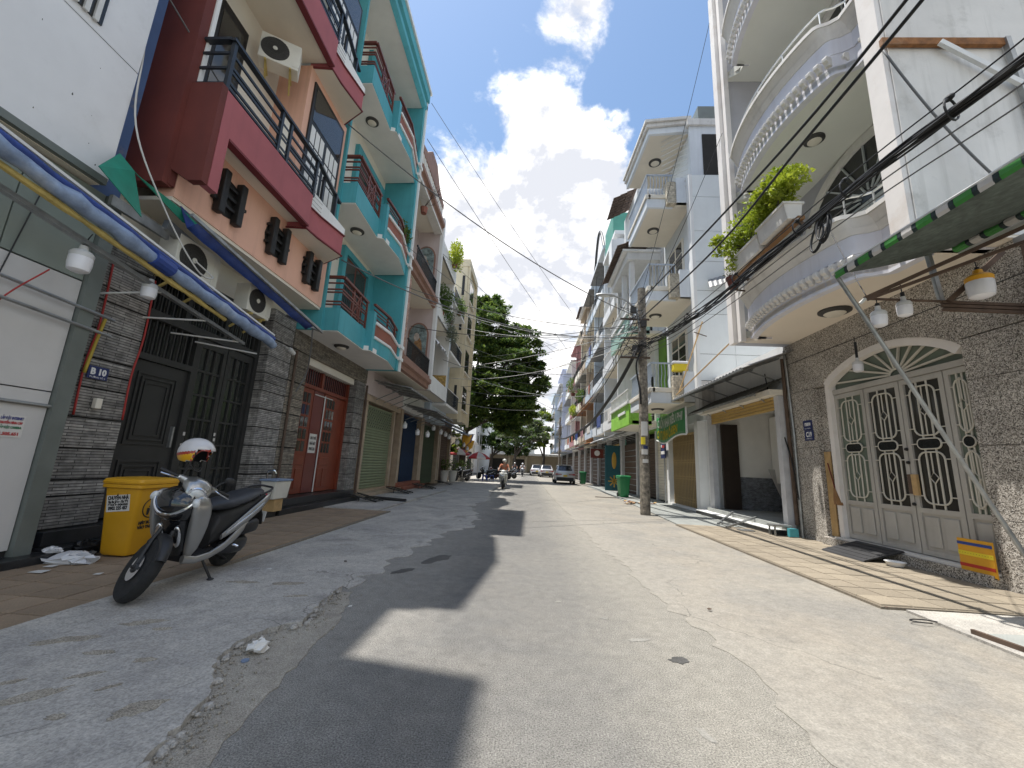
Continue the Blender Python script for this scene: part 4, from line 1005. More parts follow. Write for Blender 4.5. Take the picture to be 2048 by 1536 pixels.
# ================================================================ RIGHT SIDE
mat_terrazzo('terrazzo')
mat('gate_grey', (.46, .44, .40), .5, var=.1, vs=2, streak=.2, dirt=(.2, .16, .12))
mat('gate_ornament', (.60, .57, .49), .5, var=.08)
mat('soffit_warm', (.86, .77, .65), .85, var=.04, vs=.8)
mat('soffit_grey', (.78, .78, .71), .85, var=.04, vs=.8)
mat('wall_grey_lilac', (.50, .50, .535), .8, var=.05)
mat('frame_pale_grey', (.42, .45, .45), .5, var=.06)
mat('steel_rail', (.55, .56, .54), .35, metal=.6, var=.1)
h = thing('house', 'terrazzo fronted house with curved white balconies on the right', 'house', (6.8, 7.8, 0))
R1 = h
def curve_plan(z, n=20, off=0.0):
    """Front edge of the bowed balconies, from the far column to the near one."""
    pts = [(5.62, 9.60), (5.25, 9.60)]
    for i in range(n + 1):
        t = i / n; y = 9.58 - t * 3.2; pts.append((5.27 - .27 * math.sin(math.pi * t) ** .8, y))
    pts += [(5.33, 6.33), (5.48, 6.28), (5.60, 6.18), (5.62, 5.62)]
    return [(x - off, y) for x, y in pts]
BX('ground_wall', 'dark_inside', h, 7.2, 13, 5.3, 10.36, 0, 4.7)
BX('wall', 'wall_grey_lilac', h, 7.0, 13, 5.5, 10.30, 4.86, 17)
BX('side_wall', 'concrete_wall', h, 5.24, 14, 5.25, 5.49, 4.78, 17.5, label='stained grey concrete party wall facing the camera')
BX('side_wall', 'wall_grey_lilac', h, 5.24, 7.0, 10.14, 10.38, 4.73, 16.2)
BX('side_column', 'column_white', h, 5.16, 5.235, 5.27, 5.58, 4.9, 17.2)
for (y0, y1, x0) in ((10.16, 10.40, 5.12), (9.98, 10.13, 5.22)): BX('side_column', 'column_white', h, x0, 5.237 if x0 < 5.2 else 5.35, y0, y1, 4.73, 16.2)
for fl, zb in enumerate((4.73, 8.75, 12.8)):
    soff = 'soffit_warm' if fl == 0 else 'soffit_grey'
    cp = curve_plan(0)
    MB().prism(cp + [(7.0, 5.5), (7.0, 10.13), (5.26, 10.13), (5.62, 9.85)], 'z', zb, zb + .1).build('soffit', soff, h)
    def band(name, m, za, zz, o0, o1, bev=0):
        outer = curve_plan(0, off=o1); inner = curve_plan(0, off=-.14)
        q = MB(); n = len(outer)
        vs = []
        for i in range(n):
            lo = curve_plan(0, off=o0)[i]
            vs += [(lo[0], lo[1], za), (outer[i][0], outer[i][1], zz), (inner[i][0], inner[i][1], zz), (inner[i][0], inner[i][1], za)]
        fs = []
        for i in range(n - 1):
            for k in range(4): fs.append((i * 4 + k, i * 4 + (k + 1) % 4, (i + 1) * 4 + (k + 1) % 4, (i + 1) * 4 + k))
        q.add(vs, fs); return q.build(name, m, h, smooth=True)
    band('fascia', 'lilac_white', zb - .06, zb + .36, 0, 0)
    band('fascia', 'lilac_white', zb + .365, zb + .70, .02, .02)
    band('cornice', 'stone_white', zb + .705, zb + .82, .03, .10)
    band('cornice', 'stone_white', zb + .825, zb + .98, .08, .19)
    band('cornice', 'stone_white', zb + .985, zb + 1.06, .22, .22)
    src = None
    pts = curve_plan(0, 22)[2:-4]
    for i in range(0, 23):
        x, y = pts[i]; a = math.atan2(pts[min(i + 1, 22)][0] - pts[max(i - 1, 0)][0], -(pts[min(i + 1, 22)][1] - pts[max(i - 1, 0)][1]))
        Mx = Matrix.Translation((x, y, zb)) @ Matrix.Rotation(a, 4, 'Z')
        if src is None:
            q = MB(); q.prism([(.04, .32), (-.10, .32), (-.13, .28), (-.12, .22), (-.07, .19), (-.06, .14), (.04, .14)], 'y', -.042, .042)
            src = q.build('modillion', 'stone_white', h, bevel=.008); src.matrix_local = WM[h.name].inverted() @ Mx; WM[src.name] = Mx
        else: inst(src, h, Mx)
    for (x, y) in ((5.40, 9.72), (5.56, 6.28), (5.62, 5.95)):
        inst(src, h, Matrix.Translation((x, y, zb)))
    BX('soffit', soff, h, 5.30, 7.1, 5.26, 5.66, zb + .012, zb + .09); BX('balcony_end', 'lilac_white', h, 5.60, 7.0, 5.50, 5.66, zb, zb + 1.05); MB().prism(curve_plan(0, off=-.1) + [(7.0, 5.6), (7.0, 10.13), (5.4, 10.13)], 'z', zb + .11, zb + .3).build('balcony_floor', 'soffit_grey', h)
    if fl < 2: roof_lamp(6.0, 7.9, zb, h, .28 if fl == 0 else .2)
    if fl < 2:
        # arched fan window and doors behind the balcony
        wy = 7.85; xw = 6.98
        zt = zb + 2.55
        arc = lambda r, z=1.0: [(wy + r * math.cos(a), zt + r * z * math.sin(a)) for a in [i * math.pi / 20 for i in range(21)]]
        MB().prism(arc(1.95, .75) + list(reversed(arc(1.75, .73))), 'x', 6.90, 7.02).build('arch_moulding', 'stone_white', h, bevel=.01)
        w = MB().prism(arc(1.75, .73), 'x', 6.975, 7.0).build('fan_window', 'glass_dark', h)
        for k in range(9):
            a = math.pi * (k + .5) / 9
            MB().bar((6.955, wy + .25 * math.cos(a), zt + .2 * math.sin(a)), (6.955, wy + 1.74 * math.cos(a), zt + 1.26 * math.sin(a)), .03, .035).build('spoke', 'frame_pale_grey', w)
        for k in range(4):
            y0 = wy - 1.74 + k * .87
            lf = BX('door_leaf', 'frame_pale_grey', h, 6.93, 6.985, y0 + .01, y0 + .86, zb + .15, zt - .06)
            BX('pane', 'glass_pale', lf, 6.92, 6.932, y0 + .12, y0 + .75, zb + .5, zt - .2)
            for j in range(3): MB().tube([(6.91, y0 + .2 + j * .17, zb + .5), (6.91, y0 + .2 + j * .17, zt - .45 + .1 * (j == 1))], .012, 5).build('bar', 'white_metal', lf)
        # slim steel rail on the parapet
        rp = [(x - .06, y, zb + 1.4) for x, y in curve_plan(0, 12)[1:]]
        MB().tube(rp, .022, 6).build('top_rail', 'steel_rail', h)
        for i in range(1, len(rp), 3): MB().tube([(rp[i][0], rp[i][1], zb + 1.05), rp[i]], .016, 6).build('rail_post', 'steel_rail', h)
BX('roof', 'lilac_white', h, 5.3, 13, 5.26, 10.38, 17.5, 17.8)
# ground floor terrazzo
def slabpieces(parent, name, m, x0, x1, y0, y1, zs, gap=.008):
    for (za, zb_) in zip(zs[:-1], zs[1:]): BX(name, m, parent, x0, x1, y0, y1, za + gap, zb_)
slabpieces(h, 'terrazzo_panel', 'terrazzo', 6.5, 7.1, 5.12, 6.19, [.0, .95, 1.97, 2.94, 3.58])
slabpieces(h, 'terrazzo_panel', 'terrazzo', 6.48, 7.1, 9.44, 10.36, [.0, 2.1, 3.45])
BX('terrazzo_panel', 'terrazzo', h, 6.60, 7.1, 9.16, 9.43, 0.2, 3.44)
arc = [(9.16 - 2.97 * i / 24, 3.50 + .48 * math.sin(math.pi * i / 24) ** .75) for i in range(25)]
MB().prism([(10.36, 3.46), (9.16, 3.46)] + arc + [(6.19, 3.6), (5.12, 3.6), (5.12, 4.73), (10.36, 4.73)], 'x', 6.50, 7.1).build('terrazzo_arch', 'terrazzo', h)
BX('lintel_groove', 'ac_dark', h, 6.496, 6.51, 5.15, 10.3, 4.22, 4.235)
BX('plinth', 'terrazzo', h, 6.35, 7.2, 6.19, 9.43, -.02, .20)
BX('sill', 'stone_white', h, 6.42, 7.2, 6.20, 9.16, .202, .235)
g = thing('gate', 'grey metal four leaf gate with oval grilles and fan light in the terrazzo arch', 'gate', (6.65, 7.7, .24))
arc2 = [(9.14 - 2.93 * i / 24, 3.46 + .47 * math.sin(math.pi * i / 24) ** .75) for i in range(25)]
MB().prism([(9.14, 3.3)] + arc2 + [(6.21, 3.3)], 'x', 6.68, 6.70).build('fan_light', 'glass_frosted', g)
inner = [(9.02 - 2.7 * i / 24, 3.40 + .45 * math.sin(math.pi * i / 24) ** .75) for i in range(25)]
MB().prism(arc + list(reversed(inner)), 'x', 6.52, 6.66).build('arch_reveal', 'column_white', g)
BX('jamb', 'column_white', g, 6.53, 6.70, 9.02, 9.14, .24, 3.46)
BX('transom', 'gate_grey', g, 6.60, 6.68, 6.2, 9.02, 3.22, 3.32)
for k in range(10):
    a = math.pi * (k + .45) / 10; r1 = .16
    ex = 7.48 + 2.6 * math.cos(a); t = 1.0
    # spoke runs from the hub to the arch
    p0 = (6.65, 7.48 + r1 * math.cos(a), 3.34 + r1 * .7 * math.sin(a)); L_ = 0
    for s in range(1, 200):
        y = p0[1] + s * .015 * math.cos(a); z = p0[2] + s * .015 * math.sin(a) * .62 + .0
        i = (9.14 - y) / 2.93
        if not 0 < i < 1 or z > 3.40 + .45 * math.sin(math.pi * i) ** .75: break
    MB().bar(p0, (6.65, y, z), .028, .035).build('spoke', 'gate_ornament', g)
MB().tube([(6.65, 7.48 + .15 * math.cos(a), 3.34 + .11 * math.sin(a)) for a in [i * math.pi / 10 for i in range(11)]], .018, 6).build('hub', 'gate_ornament', g)
def rrect(cy, cz, hy, hz, r, x):
    pts = []
    for (sy, sz, a0) in ((1, 1, 0), (-1, 1, 90), (-1, -1, 180), (1, -1, 270)):
        for k in range(5):
            a = rad(a0 + k * 22.5); pts.append((x, cy + sy * (hy - r) + r * math.cos(a), cz + sz * (hz - r) + r * math.sin(a)))
    return pts
for (y0, y1, gl) in ((8.24, 9.02, 'glass_frosted'), (7.46, 8.22, 'glass_smoke'), (6.66, 7.44, 'glass_smoke'), (6.20, 6.64, 'glass_frosted')):
    q = MB(); fw = .075
    q.box(6.62, 6.67, y0, y0 + fw, .25, 3.21); q.box(6.62, 6.67, y1 - fw, y1, .25, 3.21)
    for (za, zz) in ((.25, .33), (.92, 1.0), (3.12, 3.21)): q.box(6.62, 6.67, y0 + fw, y1 - fw, za, zz)
    lf = q.build('gate_leaf', 'gate_grey', g)
    BX('pane', gl, lf, 6.655, 6.665, y0 + fw, y1 - fw, 1.0, 3.12)
    BX('sheet', 'gate_grey', lf, 6.645, 6.66, y0 + fw, y1 - fw, .33, .92)
    cy = (y0 + y1) / 2
    nseg = 2 if y1 - y0 > .5 else 1
    for k in range(nseg):
        a0 = y0 + fw + (y1 - y0 - 2 * fw) * k / nseg + .04; a1 = y0 + fw + (y1 - y0 - 2 * fw) * (k + 1) / nseg - .04
        BX('panel', 'gate_grey', lf, 6.618, 6.645, a0, a1, .39, .87, bevel=.025)
    hy = min(.22, (y1 - y0) / 2 - fw - .05)
    o_ = MB(); x = 6.625
    for cz in (2.62, 1.50):
        o_.tube(rrect(cy, cz, hy, .42, .13, x), .014, 6, closed=True)
        o_.tube([(x, cy, cz + .42), (x, cy, cz + .09)], .010, 5); o_.tube([(x, cy, cz - .42), (x, cy, cz - .09)], .010, 5)
        o_.tube([(x, cy, cz + .09), (x, cy + .075, cz), (x, cy, cz - .09), (x, cy - .075, cz)], .011, 5, closed=True)
        for s in (-1, 1):
            o_.tube([(x + .012, cy + s * hy * .42, 2.15 if cz > 2 else 1.0), (x + .012, cy + s * hy * .42, 3.12 if cz > 2 else 1.97)], .015, 6)
            for dz in (-.3, .3): o_.tube([(x, cy + s * hy, cz + dz), (x, cy + s * ((y1 - y0) / 2 - fw), cz + dz)], .010, 5)
    o_.tube(rrect(cy, 2.06, hy * .92, .085, .08, x), .014, 6, closed=True)
    for s in (-1, 1): o_.tube([(x, cy + s * hy * .92, 2.06), (x, cy + s * ((y1 - y0) / 2 - fw), 2.06)], .010, 5)
    o_.build('oval_grille', 'gate_ornament', lf, smooth=True)
    MB().prism([(p[1], p[2]) for p in rrect(cy, 2.06, hy * .9, .08, .075, x)], 'x', 6.616, 6.628).build('oval_plate', 'glass_dark', lf)
BX('lock_box', 'wood_pale', g, 6.58, 6.62, 7.32, 7.42, 1.2, 1.55); BX('lock_plate', 'rusty_brown', g, 6.59, 6.62, 7.43, 7.50, 1.22, 1.55)
for z in (1.05, 1.75, 1.98): MB().lathe([(.001, 0), (.03, 0), (.025, .03), (.001, .035)], (6.61, 7.45, z), 10, Matrix.Rotation(rad(-90), 4, 'Y')).build('lock_knob', 'frame_black', g)
for (pn, s, s2, y, z, lab) in (('number_plate', '175/5/18', 'KHU PHỐ 1', 9.72, 2.62, 'smaller dark blue address plate above the C19 plate'), ('number_plate', 'C19', 'ĐƯỜNG SỐ 2', 9.70, 2.38, 'blue house number plate reading C19 on the terrazzo pillar')):
    pl = thing(pn, lab, 'house number', (6.47, y, z))
    BX('plate', 'plate_blue', pl, 6.465, 6.475, y - .15, y + .15, z - .115, z + .115)
    text(s, .16 if s == 'C19' else .09, 'print_white', face_nx(6.462, y, z + .02), pl, bold=.006, width=.19 if s == 'C19' else .2)
    text(s2, .032, 'print_white', face_nx(6.462, y, z - .075), pl, width=.2)
bm_ = thing('broom', 'broom with red handle and straw head hung beside the grey gate', 'broom', (6.5, 9.25, 1.0))
MB().tube([(6.52, 9.28, 1.75), (6.54, 9.17, 1.22)], .013, 6).build('handle', 'red_steel', bm_)
MB().loft([[(6.53 + .03 * math.cos(a), 9.165 + .025 * math.sin(a), 1.22) for a in [k * 1.0472 for k in range(6)]], [(6.54 + .04 * math.cos(a), 9.13 + .11 * math.sin(a), .98) for a in [k * 1.0472 for k in range(6)]], [(6.54 + .03 * math.cos(a), 9.11 + .13 * math.sin(a), .88) for a in [k * 1.0472 for k in range(6)]]]).build('bristles', 'wood_brown', bm_)
wb = thing('board', 'tall narrow yellow wooden board leaning beside the terrazzo pillar', 'board', (6.55, 9.35, .2))
BX('plank', 'wood_pale', wb, 6.56, 6.585, 9.24, 9.42, .22, 2.0)
mat('ramp_rubber', (.035, .035, .037), .7, var=.2)
rp_ = thing('ramp', 'dark grey rubber ramp leaning on the gate step', 'ramp', (6.2, 8.1, 0))
MB().prism([(5.72, .05), (5.74, .075), (6.40, .26), (6.42, .235)], 'y', 7.55, 8.55).build('plate', 'ramp_rubber', rp_)
dr = MB(); 
for k in range(5): dr.prism([(5.80 + k * .12, .093 + k * .0345), (5.84 + k * .12, .103 + k * .0345), (5.84 + k * .12, .108 + k * .0345), (5.80 + k * .12, .098 + k * .0345)], 'y', 7.6, 8.5)
dr.build('rib', 'ramp_rubber', rp_)
mat('orange_board', (.72, .36, .02), .5, var=.08, vs=5); mat('stripe_blue', (.02, .06, .28), .5, var=.05); mat('stripe_red', (.48, .035, .02), .5, var=.05); mat('tape_yellow', (.78, .62, .03), .5, var=.05)
ob = thing('board', 'orange board with blue, yellow and red stripes leaning on the terrazzo pillar', 'board', (6.42, 6.4, .2))
BX('panel', 'orange_board', ob, 6.40, 6.425, 6.16, 6.62, .16, .64)
for (m_, za, zz) in (('stripe_blue', .555, .595), ('tape_yellow', .41, .47), ('stripe_red', .255, .30), ('print_black', .16, .172)): BX('stripe', m_, ob, 6.394, 6.401, 6.16, 6.62, za, zz)
text('· · · · · · · · · · · ·', .05, 'print_black', face_nx(6.392, 6.39, .44), ob, width=.42)
pb = thing('plastic_bowl', 'clear plastic bowl on the pavement beside the rubber ramp', 'bowl', (6.05, 7.35, .05))
MB().lathe([(.06, .05), (.1, .055), (.135, .12), (.145, .125), (.13, .115), (.09, .062), (.01, .06)], (6.05, 7.32, 0), 18).build('bowl', 'plastic_white', pb, smooth=True)
# balcony plants, boxes and pots
for (nm, lab, y0, y1, x, zb, seed, n, m_) in (('planter_box', 'white planter box with bright green shrub, near end of the curved balcony', 6.75, 7.65, 4.62, 6.0, 3, 2600, 'leaf_bright'), ('planter_box', 'white planter box with bright green shrub at the far end of the curved balcony', 7.75, 8.7, 4.66, 5.95, 4, 2200, 'leaf_bright')):
    t = thing(nm, lab, 'planter', (x, (y0 + y1) / 2, zb), group='planters on the curved balcony')
    q = MB(); q.prism([(x - .17, zb + .32), (x + .17, zb + .32), (x + .12, zb), (x - .12, zb)], 'y', y0, y1); q.build('trough', 'stone_white', t, bevel=.01)
    BX('rim', 'stone_white', t, x - .19, x + .19, y0 - .02, y1 + .02, zb + .30, zb + .34)
    cy = (y0 + y1) / 2
    balls = [((x, cy - .45, zb + .80), (.30, .32, .20)), ((x - .05, cy - .15, zb + .98), (.30, .36, .20)), ((x + .05, cy + .25, zb + .72), (.3, .33, .22)), ((x - .2, cy + .1, zb + .82), (.26, .3, .18)), ((x, cy + .05, zb + .55), (.3, .5, .16)), ((x - .2, cy - .5, zb + .6), (.22, .25, .16))]
    if seed == 4: balls += [((x - .2, cy + .75, zb + .75), (.22, .38, .17)), ((x - .15, cy + .45, zb + .55), (.2, .35, .2)), ((x - .3, cy + .9, zb + 1.0), (.15, .2, .12)), ((x - .1, cy + .5, zb + .22), (.2, .25, .2))]
    sm = MB()
    for b_ in balls: sm.tube(catmull([(x, cy, zb + .3), ((x + b_[0][0]) / 2, (cy + b_[0][1]) / 2 + .05, (zb + .4 + b_[0][2]) / 2), b_[0]], 4), .013, 5)
    sm.build('stem', 'bark', t)
    leaves(n, .085, clumps(balls), seed).build('foliage', m_, t, fix=False)
MB().bar((4.64, 6.6, 5.93), (4.68, 9.0, 5.93), .12, .06).build('shelf', 'wood_brown', R1)
MB().bar((4.85, 6.7, 5.80), (4.64, 6.7, 5.9), .05).build('shelf_bracket', 'rusty_brown', R1); MB().bar((4.9, 8.8, 5.80), (4.66, 8.8, 5.9), .05).build('shelf_bracket', 'rusty_brown', R1)
pt = thing('flower_pot', 'dark red pot hanging at the far end of the curved balcony', 'pot', (4.8, 9.0, 5.7))
MB().lathe([(.09, 5.72), (.15, 5.98), (.165, 5.98), (.165, 6.02), (.14, 6.02), (.02, 5.98)], (4.68, 9.12, 0), 16).build('pot', 'brown_red_rail', pt, smooth=True)
MB().bar((4.68, 9.1, 5.7), (4.95, 9.15, 5.7), .03).build('hook', 'rusty_brown', pt)
leaves(160, .05, in_ball((4.68, 9.15, 6.2), (.2, .22, .2)), 77).build('foliage', 'leaf_grey', pt, fix=False)
# rusty bracket on the party wall
t = thing('bracket', 'rusty steel bracket and brace on the concrete party wall', 'bracket', (6, 5.2, 7.95))
MB().bar((5.10, 5.2, 7.96), (6.85, 5.2, 7.94), .06, .12).build('beam', 'rust', t)
MB().bar((5.9, 5.15, 7.9), (6.9, 5.15, 7.15), .05, .08).build('brace', 'white_metal', t)
MB().bar((6.88, 5.18, 8.0), (7.05, 5.18, 5.6), .07, .07).build('upright', 'galvanised', t)

# ---------------------------------------------------------------- low shop next door at the right edge with the green awning
h = thing('house', 'low shop with dark posts at the right edge behind the green awning', 'house', (7, 3, 0))
BX('wall', 'concrete_wall', h, 6.75, 12, -4, 5.1, 0, 4.6)
BX('door_post', 'rusty_brown', h, 6.52, 6.74, 4.86, 5.08, 0, 4.5)
BX('roof', 'corrugated', h, 6.4, 12, -4, 5.22, 4.6, 4.7)
mat('awn_green', (.05, .23, .045), .6, var=.12); mat('awn_dark', (.02, .035, .035), .7, var=.2); mat('awn_white', (.55, .53, .50), .6, var=.1)
mat('awn_under', (.075, .095, .082), .8, var=.25, vs=3, grain=.35, gs=14)
a = thing('awning', 'green and white striped awning sloping out over the right pavement', 'awning', (5.8, 4, 4.6))
F0 = Vector((3.96, 5.12, 4.07)); F1 = Vector((3.96, 0.2, 4.02))
q = MB(); n = 60
for i in range(n + 1):
    t_ = i / n; f = F0.lerp(F1, t_); b = Vector((5.52, f.y, 4.50))
    for j in range(11):
        s = j / 10; p = f.lerp(b, s); q.v.append((p.x, p.y, p.z - .05 * math.sin(math.pi * s) + .010 * math.sin(i * 2.2 + j * .3)))
for i in range(n):
    for j in range(10): q.f.append((i * 11 + j, i * 11 + j + 1, i * 11 + j + 12, i * 11 + j + 11))
o = q.build('cloth', 'awn_under', a, smooth=True); o.modifiers.new('solid', 'SOLIDIFY').thickness = .006
ys = 5.10; k = 0
while ys > .5:
    wd = (.16, .05, .12, .05)[k % 4]; m_ = ('awn_green', 'awn_dark', 'awn_white', 'awn_dark')[k % 4]
    q = MB()
    zt_ = 4.075 - (5.12 - ys) * .01
    q.prism([(3.93, zt_), (3.945, zt_ + .012), (3.955, zt_ - .05), (3.945, zt_ - .085), (3.93, zt_ - .05)], 'y', ys - wd + .003, ys); q.build('valance_stripe', m_, a)
    MB().tube([(5.52, ys - wd + .003, 4.46), (5.52, ys, 4.46)], .055, 10).build('roll_stripe', m_, a)
    ys -= wd; k += 1
MB().tube([(3.95, 5.16, 4.10), (3.95, .2, 4.05)], .018, 8).build('front_bar', 'white_metal', a)
MB().bar((5.56, 5.1, 4.38), (5.56, .2, 4.38), .05).build('back_bar', 'white_metal', a)
MB().tube([(3.94, 5.10, 4.06), (4.9, 5.06, 2.06), (5.86, 5.02, .05)], .024, 8).build('support_pole', 'galvanised', a)
fr = thing('folding_bracket', 'brown folded steel arms of a retracted awning before the arched gate', 'bracket', (6.3, 5.0, 0))
MB().bar((4.28, 5.1, 3.72), (5.25, 5.1, 3.71), .025).build('bar', 'rusty_brown', fr)
for dz in (0, -.05, -.1): MB().bar((5.22, 5.1, 3.70 + dz), (6.5, 5.1, 3.68 + dz), .04, .035).build('bar', 'rusty_brown', fr)
MB().bar((4.28, 5.12, 3.73), (5.75, 4.2, 4.42), .04).build('bar', 'rusty_brown', fr)
MB().bar((4.30, 5.1, 3.71), (5.85, 4.2, 4.26), .035).build('bar', 'rusty_brown', fr)
MB().bar((5.15, 5.1, 4.38), (5.22, 5.1, 3.72), .05).build('post', 'galvanised', fr)
MB().bar((5.28, 5.08, 3.7), (5.85, 4.9, 4.3), .06).build('bar', 'rusty_brown', fr)
MB().tube([(4.28, 5.1, 3.72), (4.22, 5.12, 3.66)], .02, 6).build('clip', 'white_metal', fr)
BX('upright', 'rusty_brown', fr, 6.28, 6.44, 4.86, 5.06, .03, 4.55)
bulb((4.40, 5.08, 3.52), 'white bulb hanging by the leaning awning pole', .085)
bulb((4.73, 5.08, 3.66), 'white bulb hanging under the awning frame, right of the pole', .08, L=.14)
bulb((5.45, 4.85, 3.93), 'large white bulb with an orange collar below the striped awning', .125, 'orange_board')
bulb((6.2, 7.75, 3.62), 'white bulb hanging before the fan light of the arched gate', .085, L=.4)
# ---------------------------------------------------------------- low open shop with corrugated awning
mat('shutter_gold', (.48, .31, .09), .45, var=.1, vs=2)
mat('inside_white', (.80, .78, .73), .7, var=.05)
mat_brick('inside_stone', (.13, .14, .155), (.07, .075, .085), (.2, .2, .2), .10, .035, .004, bump=.3)
mat('grey_tile_column', (.55, .55, .56), .4, var=.12, vs=4)
mat('cardboard', (.26, .155, .08), .8, var=.1); mat('board_grey', (.48, .46, .43), .7, var=.06)
h = thing('house', 'low open shop with raised gold shutter under a corrugated awning', 'house', (6.8, 12.6, 0))
R2 = h
BX('wall', 'white_paint', h, 6.5, 12, 10.42, 14.45, 3.62, 4.8)
BX('back_wall', 'inside_white', h, 10.4, 10.5, 10.42, 14.45, .28, 3.6)
BX('inner_wall', 'inside_white', h, 6.6, 10.4, 14.30, 14.44, .28, 3.6)
BX('wall_skirting', 'inside_stone', h, 6.75, 10.4, 14.26, 14.298, .28, 1.35)
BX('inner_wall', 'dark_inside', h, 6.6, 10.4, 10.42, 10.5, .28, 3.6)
BX('partition', 'inside_white', h, 8.2, 10.38, 13.2, 14.25, 1.2, 3.4)
BX('ceiling', 'inside_white', h, 6.5, 10.5, 10.45, 14.45, 3.54, 3.60)
BX('floor', 'tile_grey', h, 6.12, 10.5, 10.45, 14.6, 0, .28)
mat('dark_wood', (.035, .024, .018), .45, var=.2, vs=4)
BX('door_leaf', 'dark_wood', h, 6.5, 7.05, 14.12, 14.2, .29, 3.1, label='dark brown wooden door folded back inside the shop')
BX('cabinet', 'frame_black', h, 9.2, 9.6, 12.2, 13.0, 1.9, 3.3)
for (y0, y1) in ((10.42, 10.60), (14.34, 14.62)): BX('column', 'grey_tile_column', h, 6.26, 6.44, y0, y1, .06, 3.45)
BX('beam', 'cream', h, 6.05, 6.6, 10.4, 14.75, 3.46, 3.60)
src = None
for k in range(4):
    q = BX('shutter_slat', 'shutter_gold', h, 6.28, 6.34, 10.61, 14.33, 3.10 + k * .09, 3.18 + k * .09, bevel=.015)
BX('door_step', 'granite_black', h, 5.85, 6.2, 10.4, 14.9, 0, .15, bevel=.01)
BX('step_edge', 'white_paint', h, 5.83, 6.2, 10.4, 14.9, .151, .17)
bd = thing('board', 'curved grey and brown board leaning against the wall inside the open shop', 'board', (7.5, 12.3, .28))
q = MB(); 
for i in range(9):
    t = i / 8; z = .29 + t * 1.35; y = 13.75 + .42 * t ** .6; x = 8.35 - .35 * t
    q.v += [(x, y, z), (x + .55, y, z)]
for i in range(8): q.f.append((2 * i, 2 * i + 1, 2 * i + 3, 2 * i + 2))
o = q.build('sheet', 'board_grey', bd); o.modifiers.new('solid', 'SOLIDIFY').thickness = .03
BX('sheet', 'cardboard', bd, 8.55, 9.1, 13.62, 13.66, .29, .95)
canopy('canopy', 'upper corrugated metal awning over the open shop', 6.5, 5.2, 10.0, 15.1, 4.55, 4.05, 'corrugated')
mat('corr_dark', (.10, .095, .08), .7, var=.3, vs=2)
canopy('canopy', 'lower dark corrugated awning over the open shop', 6.5, 5.72, 10.5, 14.9, 3.95, 3.52, 'corr_dark')
la = thing('ladder', 'short grey metal ladder frame lying across the shop steps', 'ladder', (5.7, 12.2, .1))
MB().bar((5.25, 11.9, .06), (6.15, 12.9, .31), .045).build('side_rail', 'galvanised', la); MB().bar((5.15, 11.2, .06), (6.2, 11.7, .31), .045).build('side_rail', 'galvanised', la)
for t in (.15, .5, .85): MB().bar((5.25 + .9 * t, 11.9 + 1.0 * t, .06 + .25 * t), (5.15 + 1.05 * t, 11.2 + .5 * t, .06 + .25 * t), .04).build('rung', 'galvanised', la)
MB().tube([(6.44, 10.22, .03), (6.44, 10.2, 2.4), (6.44, 10.3, 4.6)], .03, 8).build('pipe', 'galvanised', R2)
MB().tube([(6.42, 10.34, .3), (6.41, 10.36, 4.4)], .045, 8).build('pipe', 'rusty_brown', R2)
MB().tube(catmull([(6.36, 10.1, .9), (6.36, 10.3, 2.0), (6.3, 10.8, 3.4), (6.2, 10.8, 4.1)]), .016, 6).build('pipe', 'black_cable', R2)
ct = thing('sink_stand', 'small steel bench with a teal cloth beside the terrazzo pillar', 'bench', (6.1, 10.4, 0))
BX('top', 'galvanised', ct, 5.75, 6.2, 10.15, 10.42, .26, .30)
for (x, y) in ((5.78, 10.18), (5.78, 10.4), (6.15, 10.18)): BX('leg', 'galvanised', ct, x, x + .03, y - .02, y + .01, .03, .26)
BX('cloth', 'teal', ct, 6.05, 6.25, 10.05, 10.14, .06, .24)
dg = thing('drain_cover', 'small grey drain cover tilted by the shop step', 'drain cover', (5.4, 10.9, .05))
MB().box(5.3, 5.62, 10.7, 11.0, .05, .07).build('plate', 'galvanised', dg)

# ---------------------------------------------------------------- pale blue-grey house with three balconies
mat('bluegrey_white', (.70, .735, .765), .75, var=.06, vs=1.2, streak=.25, dirt=(.38, .39, .40))
mat('white_tile_wall', (.78, .81, .80), .5, var=.05, vs=1.0, streak=.12, dirt=(.45, .46, .46))
mat('rail_bluegrey', (.40, .46, .54), .5, var=.08)
mat('gate_gold', (.46, .33, .16), .5, var=.15, vs=3)
mat_brick('rough_cream_stone', (.60, .54, .42), (.50, .44, .33), (.40, .36, .3), .12, .09, .008, bump=.8)
h = thing('house', 'pale grey house with stacked railed balconies above a gold folding gate', 'house', (6.5, 16.5, 0))
BX('wall', 'bluegrey_white', h, 6.2, 13, 14.75, 18.4, 3.3, 15.5)
BX('ground_wall', 'white_paint', h, 6.4, 13, 14.62, 18.6, 0, 3.3)
slab_z = [4.7, 5.7, 7.25, 8.2, 9.4, 10.7, 12.2, 13.2]
BX('tile_bed', 'ac_dark', h, 6.1, 12.8, 14.53, 14.74, 4.7, 13.2)
for (a_, b_) in zip(slab_z[:-1], slab_z[1:]):
    for (xa, xb) in ((6.02, 7.35), (7.36, 9.2), (9.21, 12.9)): BX('wall_tile', 'white_tile_wall', h, xa, xb, 14.5, 14.525, a_ + .018, b_)
BX('side_wall', 'concrete_wall', h, 6.02, 12.9, 14.52, 14.74, 3.6, 4.7)
BX('corner_strip', 'white_paint', h, 5.94, 6.06, 14.46, 14.80, 3.5, 13.2)
BX('side_wall', 'bluegrey_white', h, 6.1, 12.9, 14.6, 14.74, 13.2, 15.6)
BX('roof_edge', 'concrete_wall', h, 6.0, 13, 14.5, 18.4, 15.6, 15.9)
dk = BX('window', 'dark_inside', h, 6.6, 7.4, 14.57, 14.61, 13.3, 15.2)
